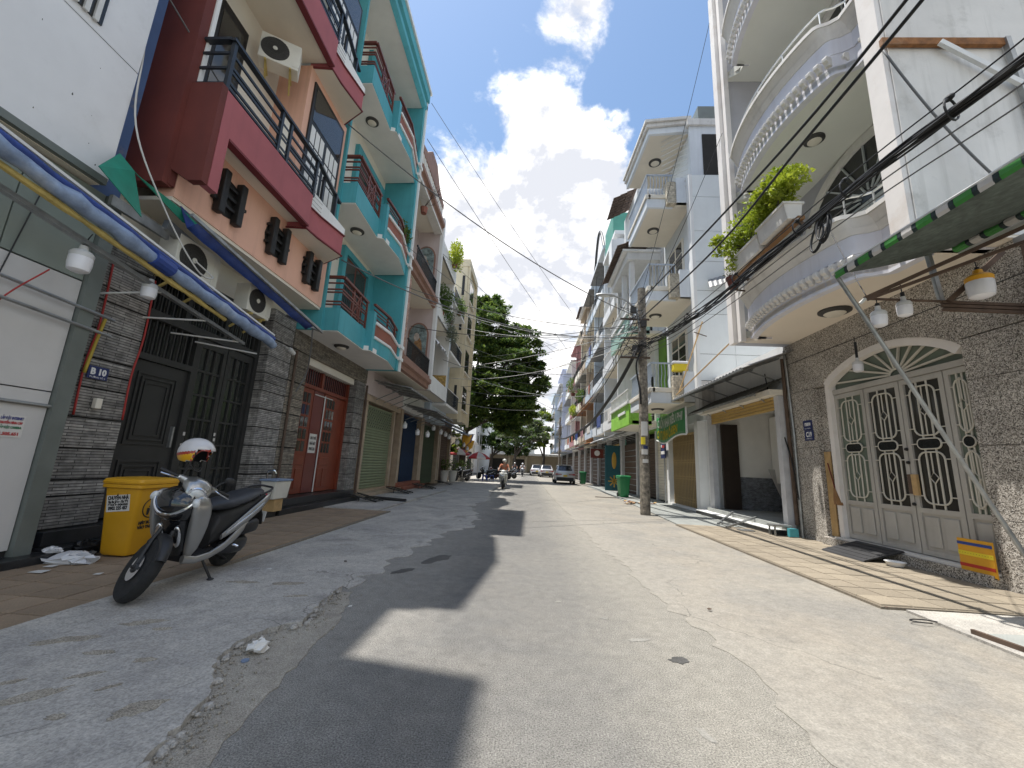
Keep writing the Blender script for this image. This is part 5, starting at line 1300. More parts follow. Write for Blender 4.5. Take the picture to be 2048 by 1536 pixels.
for k in range(12): MB().bar((6.02, 14.66, 12.9 + k * .24), (5.2, 15.4, 12.9 + k * .24), .02, .02).build('ladder_rung', 'white_metal', h)
for fi, z0 in enumerate((3.95, 8.05, 12.15)):
    plan = [(6.2, 14.8), (5.55, 14.8), (5.55, 15.15), (4.52, 15.15), (4.48, 18.2), (6.2, 18.2)]
    MB().prism(plan, 'z', z0, z0 + .12).build('balcony_slab', 'cream_soffit', h)
    for (x0, x1, y0, y1) in ((4.44, 4.55, 15.1, 18.2), (4.55, 5.50, 15.1, 15.2)):
        BX('balcony_edge', 'bluegrey_white', h, x0, x1, y0, y1, z0 - .02, z0 + .38)
        BX('moulding', 'cream', h, x0 - .06, x1 + (.06 if y1 > 16 else 0), y0 - .05, y1, z0 + .385, z0 + .56, bevel=.02)
    BX('stone_block', 'rough_cream_stone', h, 5.2, 5.55, 14.84, 15.14, z0 + .02, z0 + 1.0)
    BX('side_parapet', 'bluegrey_white', h, 5.56, 6.2, 14.78, 14.95, z0, z0 + 1.15)
    MB().bar((4.49, 15.1, z0 + 1.52), (4.47, 18.2, z0 + 1.52), .08, .05).build('top_rail', 'rail_bluegrey', h)
    MB().bar((4.49, 15.13, z0 + 1.52), (5.55, 15.13, z0 + 1.52), .07, .05).build('top_rail', 'rail_bluegrey', h)
    src = None
    for k in range(23):
        y = 15.18 + k * .13
        if src is None: src = MB().tube([(4.48, 15.18, z0 + .56), (4.46, 15.18, z0 + .8), (4.5, 15.18, z0 + 1.1), (4.48, 15.18, z0 + 1.5)], .016, 6).build('baluster', 'rail_bluegrey', h, smooth=True)
        else: inst(src, h, Matrix.Translation((0, k * .13, 0)))
    for k in range(8): inst(src, h, Matrix.Translation((.13 + k * .125, -.05, 0)))
    roof_lamp(5.2, 16.8, z0, h, .26)
    if fi < 2:
        w = BX('balcony_door', 'cream', h, 6.14, 6.22, 15.9, 17.6, z0 + .12, z0 + 3.2)
        for (y0, y1) in ((15.98, 16.7), (16.8, 17.52)):
            for i in range(2):
                for j in range(5): BX('pane', 'glass_smoke', w, 6.125, 6.145, y0 + .04 + i * .35, y0 + .36 + i * .35, z0 + .4 + j * .44, z0 + .8 + j * .44)
            BX('pane', 'glass_smoke', w, 6.125, 6.145, y0 + .04, y1 - .04, z0 + 2.65, z0 + 3.1)
MB().prism([(6.4, 14.7), (4.55, 14.95), (4.42, 18.4), (6.4, 18.4)], 'z', 15.55, 15.66).build('roof_soffit', 'cream_soffit', h)
for (za, zz, o_) in ((15.5, 15.78, 0), (15.79, 15.95, .1), (15.96, 16.08, .18)):
    MB().prism([(6.2, 14.72 - o_), (4.53 - o_, 14.93 - o_), (4.40 - o_, 18.4), (4.52, 18.4), (4.62, 15.02), (6.2, 14.9)], 'z', za, zz).build('roof_cornice', 'bluegrey_white' if o_ == 0 else 'concrete_wall', h)
roof_lamp(5.3, 16.6, 15.55, h, .28)
BX('roof_shed', 'green_grey_steel', h, 6.5, 9, 14.6, 17, 16.0, 16.6)
for y in (15.1, 18.3): BX('pillar', 'white_paint', h, 6.1, 6.42, y, y + .32, .05, 3.3)
g = thing('folding_gate', 'gold coloured folding gate below the green banner', 'gate', (6.25, 16.9, .1))
folding_gate(g, 6.25, 15.45, 18.3, .12, 2.9, 'gate_gold', side=-1, pitch=.155)
BX('threshold', 'white_paint', g, 6.1, 6.4, 15.42, 18.3, 0, .12)
bp_ = thing('bamboo_pole', 'bamboo pole with a short crosspiece leaning beside the lowest balcony', 'pole', (5.6, 14.3, 4.6))
MB().tube([(5.35, 14.75, 4.25), (6.15, 14.35, 6.9)], .025, 7).build('pole', 'wood_pale', bp_); MB().tube([(5.85, 14.40, 6.5), (6.3, 14.40, 6.35)], .018, 6).build('crosspiece', 'rusty_brown', bp_)
bp_ = thing('bamboo_pole', 'long bamboo pole sloping above the corrugated awning', 'pole', (6, 13.4, 4.6))
MB().tube([(5.2, 14.6, 4.15), (6.1, 11.4, 5.6)], .022, 7).build('pole', 'wood_pale', bp_)
bx_ = thing('box', 'yellow and white box standing on the lowest balcony corner', 'box', (5.4, 14.95, 4.95))
BX('carton', 'tape_yellow', bx_, 5.22, 5.75, 14.82, 15.1, 5.12, 5.4, bevel=.03); BX('lid', 'white_panel', bx_, 5.2, 5.77, 14.8, 15.12, 5.40, 5.5, bevel=.03)
tr_ = thing('small_roof', 'small mossy tin roof on the white tiled side wall', 'roof', (7.0, 14.4, 8.2))
q = MB()
for k in range(17): q.v += [(6.5 + k * .09, 14.5, 8.62 + .025 * (k % 2) + k * .03), (6.35 + k * .09, 14.05, 8.1 + .025 * (k % 2) + k * .03)]
for k in range(16): q.f.append((2 * k, 2 * k + 1, 2 * k + 3, 2 * k + 2))
o = q.build('tin_sheet', 'corrugated', tr_); o.modifiers.new('solid', 'SOLIDIFY').thickness = .015
# green banner, hung sagging before the gate
mat('banner_green', (.03, .20, .06), .5, var=.12, vs=3)
bn = thing('banner', 'sagging green banner with white and yellow lettering above the gold gate', 'banner', (5.6, 16.4, 3.3))
def bz(u, v): return (5.62 - .07 * math.sin(u * 5) * (1 - v * .5), 14.9 + 3.6 * u, 3.78 - 1.02 * v - .0 * u + .10 * math.sin(u * 6.3 + .4) * v - .06 * math.sin(u * 3.1))
q = MB(); nu, nv = 28, 8
for i in range(nu + 1):
    for j in range(nv + 1): q.v.append(bz(i / nu, j / nv))
for i in range(nu):
    for j in range(nv): q.f.append((i * 9 + j, i * 9 + j + 1, i * 9 + j + 10, i * 9 + j + 9))
o = q.build('cloth', 'banner_green', bn, smooth=True); o.modifiers.new('solid', 'SOLIDIFY').thickness = .008
MB().tube([bz(i / 28, 1.02) for i in range(29)], .03, 6).build('hem', 'print_white', bn); MB().tube([bz(-.01, j / 8) for j in range(9)], .04, 6).build('hem', 'print_white', bn)
def wraptext(s, size, m_, vpos, u0, u1, h_):
    o = text(s, size, m_, Matrix.Identity(4), bn, bold=.012, shear=.25, align='LEFT')
    xs = [v.co.x for v in o.data.vertices]; a, b = min(xs), max(xs)
    for v in o.data.vertices:
        u = u1 + (u0 - u1) * (v.co.x - a) / (b - a); p = bz(u, vpos - v.co.y / size * h_); v.co = (p[0] - .012, p[1], p[2])
    o.matrix_local = WM[bn.name].inverted()
wraptext('CUỐN NHÀ RIÊU PHI', .3, 'print_white', .30, .06, .97, .46)
wraptext('CẮT KÍNH Ô.ĐEN', .3, 'print_yellow', .75, .20, .97, .46)
MB().tube(sag((5.6, 14.9, 3.8), (5.4, 18.5, 3.9), .06, 8), .01, 5).build('rope', 'white_cable', bn)
sg = thing('sign', 'small blue sign with a red and white band beside the gold gate', 'sign', (5.98, 18.5, 2.4))
BX('board', 'plate_blue', sg, 5.96, 6.0, 18.32, 18.95, 2.0, 2.72)
BX('stripe', 'print_red', sg, 5.952, 5.958, 18.36, 18.72, 2.46, 2.58); BX('stripe', 'print_white', sg, 5.952, 5.958, 18.36, 18.9, 2.18, 2.32)
MB().lathe([(.001, 0), (.07, 0), (.07, .006), (.001, .006)], (5.952, 18.82, 2.54), 12, Matrix.Rotation(rad(90), 4, 'Y')).build('emblem', 'print_white', sg)
BX('post', 'galvanised', sg, 6.0, 6.05, 18.6, 18.65, .05, 2.2)

# ---------------------------------------------------------------- tiled roof helper and the house with green fascia
mat('roof_tile', (.095, .065, .05), .8, var=.4, vs=4, grain=.2, gs=20)
def tile_roof(parent, x0, x1, y0, y1, z_eave, z_ridge, n=14, rows=5):
    """Sloping clay roof over the street (eave at x0), each row of barrel tiles a piece."""
    for r_ in range(rows):
        t0 = r_ / rows; t1 = (r_ + 1.12) / rows; q = MB()
        for k in range(n):
            y = y0 + (y1 - y0) * k / n; w = (y1 - y0) / n
            a = [(x0 + (x1 - x0) * t0, z_eave + (z_ridge - z_eave) * t0 + .05), (x0 + (x1 - x0) * min(t1, 1), z_eave + (z_ridge - z_eave) * min(t1, 1))]
            pr_ = [(0, 0), (.15, .05), (.5, .085), (.85, .05), (1, 0)]
            vs = [(a[i][0], y + w * p[0] * .98, a[i][1] + p[1] * .8) for i in range(2) for p in pr_] + [(a[i][0], y + w * p[0] * .98, a[i][1] - .03) for i in range(2) for p in (pr_[0], pr_[-1])]
            q.add(vs, [(0, 1, 6, 5), (1, 2, 7, 6), (2, 3, 8, 7), (3, 4, 9, 8), (0, 10, 11, 4, 3, 2, 1)])
        q.build('tile_row', 'roof_tile', parent)
mat('lime', (.30, .62, .08), .6, var=.08, streak=.15); mat('mint', (.36, .54, .46), .65, var=.07); mat('sea_green', (.08, .28, .22), .65, var=.1, stain=.3, dirt=(.2, .45, .38))
mat('grass_green_wall', (.16, .32, .045), .7, var=.1)
mat('off_white', (.76, .765, .76), .75, var=.07, streak=.28, dirt=(.36, .35, .33))
h = thing('house', 'white house with brown tiled roofs, mint balcony and lime green fascia', 'house', (6.5, 20.5, 0))
BX('wall', 'off_white', h, 6.2, 13, 18.62, 23.0, 7.9, 13)
BX('wall', 'grass_green_wall', h, 6.2, 13, 18.62, 23.0, 3.4, 7.9)
BX('ground_wall', 'dark_inside', h, 6.6, 13, 18.62, 23.0, 0, 3.4)
BX('wall', 'off_white', h, 6.0, 6.19, 19.6, 22.95, 3.5, 13)
for z0, m_ in ((3.55, 'lime'), (8.0, 'mint')):
    BX('balcony_slab', 'cream_soffit', h, 4.7, 6.2, 19.0, 23.0, z0, z0 + .15)
    BX('fascia', m_, h, 4.55, 4.68, 19.0, 23.2, z0 - .03, z0 + .95); BX('fascia', m_, h, 4.69, 5.6, 19.0, 19.1, z0 - .03, z0 + .95)
    BX('moulding', 'white_paint', h, 4.46, 4.60, 18.98, 23.2, z0 + .955, z0 + 1.08); BX('moulding', 'white_paint', h, 4.5, 4.54, 19.6, 21.2, z0 + .55, z0 + .68)
    for k in range(16): BX('baluster', 'white_metal', h, 4.52, 4.56, 19.1 + k * .26, 19.15 + k * .26, z0 + 1.08, z0 + 1.6)
    MB().bar((4.54, 19.0, z0 + 1.64), (4.54, 23.2, z0 + 1.64), .07).build('top_rail', 'white_metal', h)
    for y in (19.9, 21.6): w = BX('window', 'frame_black', h, 5.94, 6.0, y, y + 1.1, z0 + .3, z0 + 2.5); BX('pane', 'glass_smoke', w, 5.925, 5.945, y + .08, y + 1.02, z0 + .4, z0 + 2.4)
for y in (19.1, 20.7): BX('portico_column', 'off_white', h, 4.7, 4.95, y, y + .25, 9.0, 11.9)
BX('portico_beam', 'off_white', h, 4.55, 6.2, 18.95, 23.0, 11.9, 12.3); MB().prism([(4.3, 12.3), (6.2, 12.3), (6.2, 12.42), (4.3, 12.42)], 'y', 18.85, 23.1).build('cornice', 'white_paint', h)
tile_roof(h, 4.0, 6.3, 18.7, 23.2, 12.45, 13.5, 16)
tile_roof(h, 3.95, 5.4, 19.3, 21.3, 15.6, 16.4, 8, 4)
BX('upper_wall', 'off_white', h, 5.0, 9, 18.6, 21.5, 13.4, 15.7)
for (y0, y1, m_) in ((18.75, 20.4, 'shutter_gold'), (20.6, 22.6, 'rusty_brown')):
    s_ = thing('roller_shutter', 'cream slatted shutter beside the concrete pole' if m_ == 'shutter_gold' else 'brown slatted shutter beside the green wheelie bin', 'shutter', (6.3, y0, .1))
    shutter(s_, 6.3, y0, y1, .1, 3.1, 'cream' if m_ == 'shutter_gold' else m_, side=-1, holes=False, pitch=.13)
for y in (18.66, 20.42, 22.62): BX('pillar', 'grey_tile_column', h, 6.2, 6.55, y, y + .16, .04, 3.4)

# ---------------------------------------------------------------- more houses down the right side
mat('parasol_cloth', (.40, .12, .06), .8, var=.1); mat('dusty_pink', (.38, .19, .20), .8, var=.1, streak=.25)
def tower(name_label, y0, y1, z, walls, front=4.85, wallx=5.9, floors=4, z1=4.0, fh=3.5, rail='frame_black', edge=None, extra=None, ground='dark_inside'):
    h = thing('house', name_label, 'house', (6.5, (y0 + y1) / 2, 0))
    BX('wall', walls, h, wallx, 14, y0 + .02, y1 - .02, 3.6, z)
    BX('ground_wall', ground, h, wallx + .35, 14, y0 + .02, y1 - .02, 0, 3.6)
    BX('side_pier', edge or walls, h, front + .1, wallx, y0 + .02, y0 + .2, 3.6, z - .3)
    for f in range(floors):
        zz = z1 + f * fh
        if zz + 1.5 > z: break
        BX('balcony_slab', 'cream_soffit', h, front, wallx, y0 + .2, y1 - .05, zz - .14, zz)
        BX('balcony_front', edge or walls, h, front - .06, front + .05, y0 + .2, y1 - .05, zz - .16, zz + .45)
        n = int((y1 - y0) / .3)
        for k in range(n): BX('baluster', rail, h, front - .02, front + .01, y0 + .3 + k * .3, y0 + .33 + k * .3, zz + .45, zz + 1.15)
        MB().bar((front, y0 + .2, zz + 1.17), (front, y1 - .05, zz + 1.17), .05).build('top_rail', rail, h)
        w = BX('window', 'frame_black', h, wallx - .05, wallx + .01, y0 + .6, y1 - .6, zz + .1, zz + 2.4)
        nn = 3
        for k in range(nn):
            a = y0 + .68 + k * (y1 - y0 - 1.3) / nn; BX('pane', 'glass_smoke', w, wallx - .062, wallx - .048, a, a + (y1 - y0 - 1.3) / nn - .08, zz + .2, zz + 2.3)
    BX('roof_edge', edge or walls, h, front - .05, 14, y0, y1 - .03, z, z + .25)
    for (q0, q1) in ((y0 + .3, y1 - .4),):
        g = BX('shop_front', 'rusty_brown', h, wallx + .28, wallx + .36, q0, q1, .05, 3.0)
        for k in range(8): BX('slat', 'galvanised', g, wallx + .26, wallx + .285, q0 + .05, q1 - .05, .2 + k * .34, .24 + k * .34)
    rc = random.Random(int(y0 * 7))
    for f in range(floors):
        zz = z1 + f * fh
        if zz + 2 > z: break
        if rc.random() < .6: BX('laundry', ['parasol_cloth', 'paper', 'tarp_blue', 'dusty_pink', 'tile_brown'][rc.randrange(5)], h, front - .09, front - .065, y0 + rc.uniform(.5, 1.5), y0 + rc.uniform(1.8, 2.8), zz + .3, zz + 1.1)
        if rc.random() < .6:
            ya = y0 + rc.uniform(.5, 2.5); MB().tube(catmull([(front - .05, ya, zz + 2.9), (front - .12, ya + .2, zz + 1.5), (front - .08, ya + rc.uniform(-.3, .5), zz - .2)], 5), .02, 5).build('wire', 'black_cable', h)
        if rc.random() < .5: BX('awning_sheet', ['corrugated', 'white_panel', 'rust'][rc.randrange(3)], h, front - .35, front + .6, y0 + .3, y1 - .3, zz + 2.55, zz + 2.6)
    for y in (y0 + .04, y1 - .34): BX('pillar', 'grey_tile_column', h, wallx + .1, wallx + .5, y, y + .28, 0, 3.6)
    return h
mat('tan_wall', (.50, .40, .30), .8, var=.07, streak=.3); mat('dusty_pink', (.38, .19, .20), .8, var=.1, streak=.25); mat('lavender_wall', (.48, .52, .66), .75, var=.05)
h = tower('white house with a sea green block on its roof', 23.2, 27.4, 16.0, 'off_white', floors=4, fh=3.7, rail='white_metal', edge='off_white')
BX('roof_block', 'sea_green', h, 4.9, 7.5, 24.2, 27.0, 16.25, 18.2)
BX('roof_wing', 'off_white', h, 4.6, 7.5, 23.2, 24.1, 13.9, 15.6)
h = tower('white house with grey green edges and black barred balconies', 27.5, 32.0, 17.5, 'off_white', floors=5, edge='bluegrey_white', fh=3.3)
MB().tube([(4.9, 27.6 + 4.2 * i / 10, 17.7 + 2.4 * math.sin(math.pi * i / 10)) for i in range(11)], .1, 8).build('roof_arch', 'frame_black', h)
tower('narrow white house with an air conditioner on its front', 32.1, 36.5, 17.0, 'off_white', floors=5, fh=3.3, rail='white_metal', edge='pale_blue')
ac_unit('white air conditioner on the narrow white house far on the right', -1, 5.1, 36.55, 37.4, 10.2, 10.8, grp='air conditioners on the right facades')
h = tower('tan house with a brown roof and plants on its balcony', 36.6, 41.0, 16.5, 'tan_wall', floors=4, fh=3.4, edge='tan_wall')
tile_roof(h, 4.3, 6.4, 37.5, 41.0, 16.9, 17.7, 8, 3)
h = tower('tan and white house beyond the tan one', 41.1, 45.5, 15.5, 'cream', floors=4)
h = tower('dusty pink house with climbing plants', 45.6, 51.0, 15.5, 'dusty_pink', floors=4, edge='dusty_pink')
h = tower('white house between the pink and the blue ones', 51.1, 58.0, 15.0, 'off_white', floors=4, rail='white_metal')
h = tower('pale blue house far down the right side', 58.1, 68.0, 15.5, 'lavender_wall', floors=4, rail='white_metal', edge='lavender_wall', front=4.3)
h = tower('last pale blue house at the end of the right side', 68.1, 80.0, 13.5, 'pale_blue', floors=3, rail='white_metal', edge='pale_blue', front=3.8)
for (x, y, z, r_, m_, lab) in ((4.7, 38.5, 8.2, (.5, 1.2, .7), 'leaf_mid', 'bushy plants on the tan house balcony'), (4.6, 47.5, 11.0, (.6, 1.4, 1.0), 'leaf_mid', 'climbing plant on the upper balcony of the pink house'), (4.6, 44.5, 7.6, (.5, 1.0, .7), 'leaf_bright', 'bright green plant on a far balcony before the pink house')):
    t = thing('balcony_plant', lab, 'plant', (x, y, z - .6))
    leaves(500, .2, in_ball((x, y, z), r_), int(y)).build('foliage', m_, t, fix=False)
    MB().lathe([(.2, z - r_[2] - .25), (.28, z - r_[2] + .15), (.02, z - r_[2] + .15)], (x + .2, y, 0), 10).build('pot', 'brown_red_rail', t)
for (y0, y1, x, m_, lab) in ((22.9, 27.0, 4.7, 'corrugated', 'grey tin canopy beside the lime fascia'), (27.6, 31.8, 4.6, 'white_panel', 'white canopy sheets far on the right'), (33.0, 38.0, 4.3, 'rust', 'rusty orange canopy above the parked car'), (41.5, 46.0, 4.4, 'corrugated', 'grey canopy beyond the rusty one')):
    canopy('canopy', lab, 6.2, x, y0, y1, 3.9, 3.35, m_, n=24)
# teal gate leaf with gold ornaments and the ochre panels beyond it
mat('gate_teal', (.015, .10, .12), .45, var=.1); mat('gold_paint', (.50, .30, .05), .45, var=.15); mat('ochre', (.50, .35, .12), .7, var=.12)
g = thing('gate', 'open teal metal gate leaf with gold flower ornaments on the right', 'gate', (5.6, 27.6, 0))
q = MB(); 
for (x0, x1, z0, z1) in ((5.0, 5.1, .05, 3.0), (6.1, 6.2, .05, 3.0), (5.1, 6.1, .05, .16), (5.1, 6.1, 2.9, 3.0), (5.1, 6.1, 1.15, 1.3)): q.box(x0, x1, 27.58, 27.66, z0, z1)
q.build('frame', 'gate_teal', g); BX('sheet', 'gate_teal', g, 5.1, 6.1, 27.62, 27.64, .16, 2.9)
m_ = MB()
for k in range(8):
    a = k * math.pi / 4; m_.bar((5.6, 27.6, .65), (5.6 + .38 * math.cos(a), 27.6, .65 + .38 * math.sin(a)), .06, .07)
m_.build('flower', 'gold_paint', g); MB().ell((5.6, 27.61, 2.0), (.16, .02, .55), 10, 8).build('leaf_ornament', 'gold_paint', g)
BX('side_panel', 'sea_green', g, 6.22, 6.26, 26.9, 27.6, .05, 3.4)
g = thing('door', 'ochre yellow metal doors behind the teal gate', 'door', (6.2, 30, 0))
for y in (28.6, 30.3): BX('door_leaf', 'ochre', g, 6.15, 6.2, y, y + 1.5, .05, 3.2)
sg = thing('sign', 'dark red hanging sign with a pale round emblem far on the right', 'sign', (5.2, 33, 2.5))
BX('board', 'red_steel', sg, 4.75, 5.75, 32.4, 32.45, 2.25, 2.95); MB().lathe([(.001, 0), (.22, 0), (.22, .01), (.001, .01)], (5.25, 32.39, 2.62), 16, Matrix.Rotation(rad(90), 4, 'X')).build('emblem', 'print_white', sg)
BX('arm', 'galvanised', sg, 5.2, 6.3, 32.41, 32.44, 2.95, 3.0)

# ---------------------------------------------------------------- concrete lamp pole and the cables
mat('pole_concrete', (.20, .175, .14), .9, var=.5, vs=4, grain=.55, gs=11, stain=.95, streak=.5, dirt=(.05, .042, .036), bump=.4, bs=25)
p = thing('utility_pole', 'weathered concrete utility pole with paper bills in front of the banner', 'pole', (3.79, 13.76, 0))
MB().lathe([(.165, .01), (.155, 3), (.14, 7.85), (.01, 7.86)], (3.79, 13.76, 0), 14).build('shaft', 'pole_concrete', p, smooth=True)
for (z0, z1, m_, a0, a1) in ((2.55, 3.02, 'paper', -2.4, -1.0), (2.26, 2.5, 'tape_yellow', -2.5, -1.6), (1.93, 2.1, 'paper', -2.4, -1.1), (1.66, 1.78, 'paper', -2.2, -1.0), (2.12, 2.22, 'plate_blue', -2.0, -1.1)):
    q = MB(); n = 6
    for i in range(n + 1):
        a = a0 + (a1 - a0) * i / n
        for z in (z0, z1): q.v.append((3.79 + .163 * math.cos(a), 13.76 + .163 * math.sin(a), z))
    for i in range(n): q.f.append((2 * i, 2 * i + 2, 2 * i + 3, 2 * i + 1))
    q.build('paper_bill', m_, p, fix=False)
for z in (5.2, 5.9, 6.6): BX('crossarm', 'rusty_brown', p, 3.0, 4.0, 13.58, 13.64, z, z + .06)
sm = thing('street_lamp', 'grey street lamp on a curved arm fixed to the utility pole', 'street lamp', (3.6, 13.6, 7))
MB().tube(catmull([(3.66, 13.6, 6.2), (3.55, 13.55, 6.9), (3.2, 13.5, 7.25), (2.75, 13.45, 7.42)]), .03, 8).build('arm', 'galvanised', sm)
MB().loft([[(2.78 - d, 13.44 + w * math.cos(a), 7.43 + .02 * d + hh * math.sin(a)) for a in [k * math.pi / 5 for k in range(10)]] for (d, w, hh) in ((0, .03, .03), (.12, .09, .05), (.4, .12, .06), (.6, .09, .045), (.68, .02, .02))]).build('head', 'galvanised', sm, smooth=True)
MB().ell((2.42, 13.44, 7.40), (.2, .08, .04), 10, 6).build('lens', 'white_metal', sm, smooth=True)
CB = 0
def cable(pts, r, m_, label, group=None, n=6, name='cable'):
    o = MB().tube(pts, r, n).build(name, m_, label=label, cat='cable', group=group, smooth='full'); return o
# the thick bundle over the right pavement
r_ = random.Random(2)
WOB = [Vector((r_.uniform(-.05, .05), 0, r_.uniform(-.05, .05))) for _ in range(12)]
bund = catmull([(3.72, .6, 4.50), (3.72, 2.76, 4.65), (3.72, 4.5, 4.82), (3.72, 7.8, 4.95), (3.70, 10.6, 5.14), (3.62, 13.55, 5.55)], 10)
for k in range(11):
    off = Vector((r_.uniform(-.035, .035), 0, r_.uniform(-.035, .035))); ph = r_.uniform(0, 6)
    cable([p_ + off * (1 + 1.6 * max(0, p_.y - 8) / 5) + Vector((.02 * math.sin(p_.y * 1.9 + ph), 0, .03 * math.sin(p_.y * 2.3 + ph * 2) - .05 * (k % 3) * max(0, math.sin((p_.y - 5) * .6)))) for p_ in bund], .012, 'black_cable', 'one of the black cables in the thick bundle running along the right side', 'cables in the thick bundle')
for y, t_ in ((3.2, 0), (4.4, 0), (5.5, 0), (7.2, 0), (9.4, 0)):
    i = min(range(len(bund)), key=lambda q_: abs(bund[q_].y - y)); c = bund[i]
    rg = thing('cable_hanger', 'black ring hanging the cable bundle from its carrier wire', 'hanger', c, group='rings along the cable bundle')
    MB().tube([(c.x + .09 * math.cos(a), c.y + .03 * math.cos(a), c.z + .05 + .11 * math.sin(a)) for a in [k * math.pi / 8 for k in range(16)]], .010, 5, closed=True).build('ring', 'black_cable', rg)
    MB().ell((c.x, c.y, c.z + .175), (.03, .05, .03), 8, 6).build('clamp', 'black_cable', rg)
cable([p_ + Vector((0, 0, .18)) for p_ in bund], .008, 'black_cable', 'thin carrier wire just above the thick cable bundle')
for hp_ in ([(3.68, .8, 6.35), (3.70, 3.4, 6.28), (3.7, 5.3, 6.32), (3.7, 8.6, 6.68), (3.7, 13.6, 7.3)], [(3.75, .8, 6.25), (3.75, 3.35, 6.14), (3.75, 5.2, 6.12), (3.75, 8.0, 6.08), (3.72, 13.6, 6.65)]):
    cable(catmull(hp_, 8), .020, 'black_cable', 'one of two heavy black cables crossing before the curved balconies', 'heavy cables above the bundle')
for dz, dx in ((-.13, .06), (-.24, .12)):
    cable([p_ + Vector((dx, 0, dz)) for p_ in bund], .008, 'grey_cable', 'thin grey wire just below the thick cable bundle', 'thin wires under the bundle')
cl = thing('cable_coil', 'coil of spare black cable hanging from the bundle under the planters', 'cable coil', (3.72, 5.0, 4.65))
for k in range(6):
    a0 = r_.uniform(-.3, .3); w = r_.uniform(.10, .17); s = -1 if k < 4 else 1
    MB().tube([(3.70 + .01 * k + .03 * math.sin(a), 5.0 + s * .09 + w * .75 * math.cos(a) + .05 * a0, 4.64 - .015 * k + .19 * math.sin(a + a0)) for a in [q_ * math.pi / 9 for q_ in range(18)]], .011, 5, closed=True).build('loop', 'black_cable', cl, smooth='full')
bund2 = catmull([(3.6, 13.6, 5.55), (3.45, 16.5, 4.7), (3.4, 20.5, 4.15), (3.45, 25, 3.95), (3.6, 30, 4.1), (3.4, 40, 4.2), (3.3, 50.5, 4.9)], 8)
for k in range(5):
    off = Vector((r_.uniform(-.06, .06), 0, r_.uniform(-.06, .06)))
    cable([p_ + off for p_ in bund2], .035, 'black_cable', 'one of the black cables sagging away from the utility pole down the street', 'cables sagging down the street')
for k in range(2): cable([p_ + Vector((.2, 0, 1.4 + .4 * k)) for p_ in bund2], .016, 'black_cable', 'higher black wire running down the right side of the street', 'higher wires down the street')
cable(catmull([(3.7, 13.62, 5.5), (3.5, 13.5, 4.9), (3.62, 13.55, 4.1), (3.66, 13.6, 3.6)], 6), .03, 'black_cable', 'black cable hanging in a loop down the utility pole')
# tangle at the pole
tg = thing('cable_tangle', 'tangle of black wires and boxes on the utility pole', 'cable tangle', (3.6, 13.6, 5.5))
for k in range(34):
    c = Vector((3.5 + r_.uniform(-.35, .3), 13.45 + r_.uniform(-.15, .1), 5.6 + r_.uniform(-.35, 1.5)))
    pts = [c + Vector((r_.uniform(-.32, .32), r_.uniform(-.15, .15), r_.uniform(-.28, .28))) for _ in range(4)]
    MB().tube(catmull(pts, 5), .009, 4).build('wire', 'black_cable' if k % 3 else 'grey_cable', tg, smooth='full')
for (x, z) in ((3.45, 5.5), (3.75, 6.4), (3.4, 6.9)): BX('splice_box', 'ac_dark', tg, x - .08, x + .1, 13.38, 13.52, z - .1, z + .12)
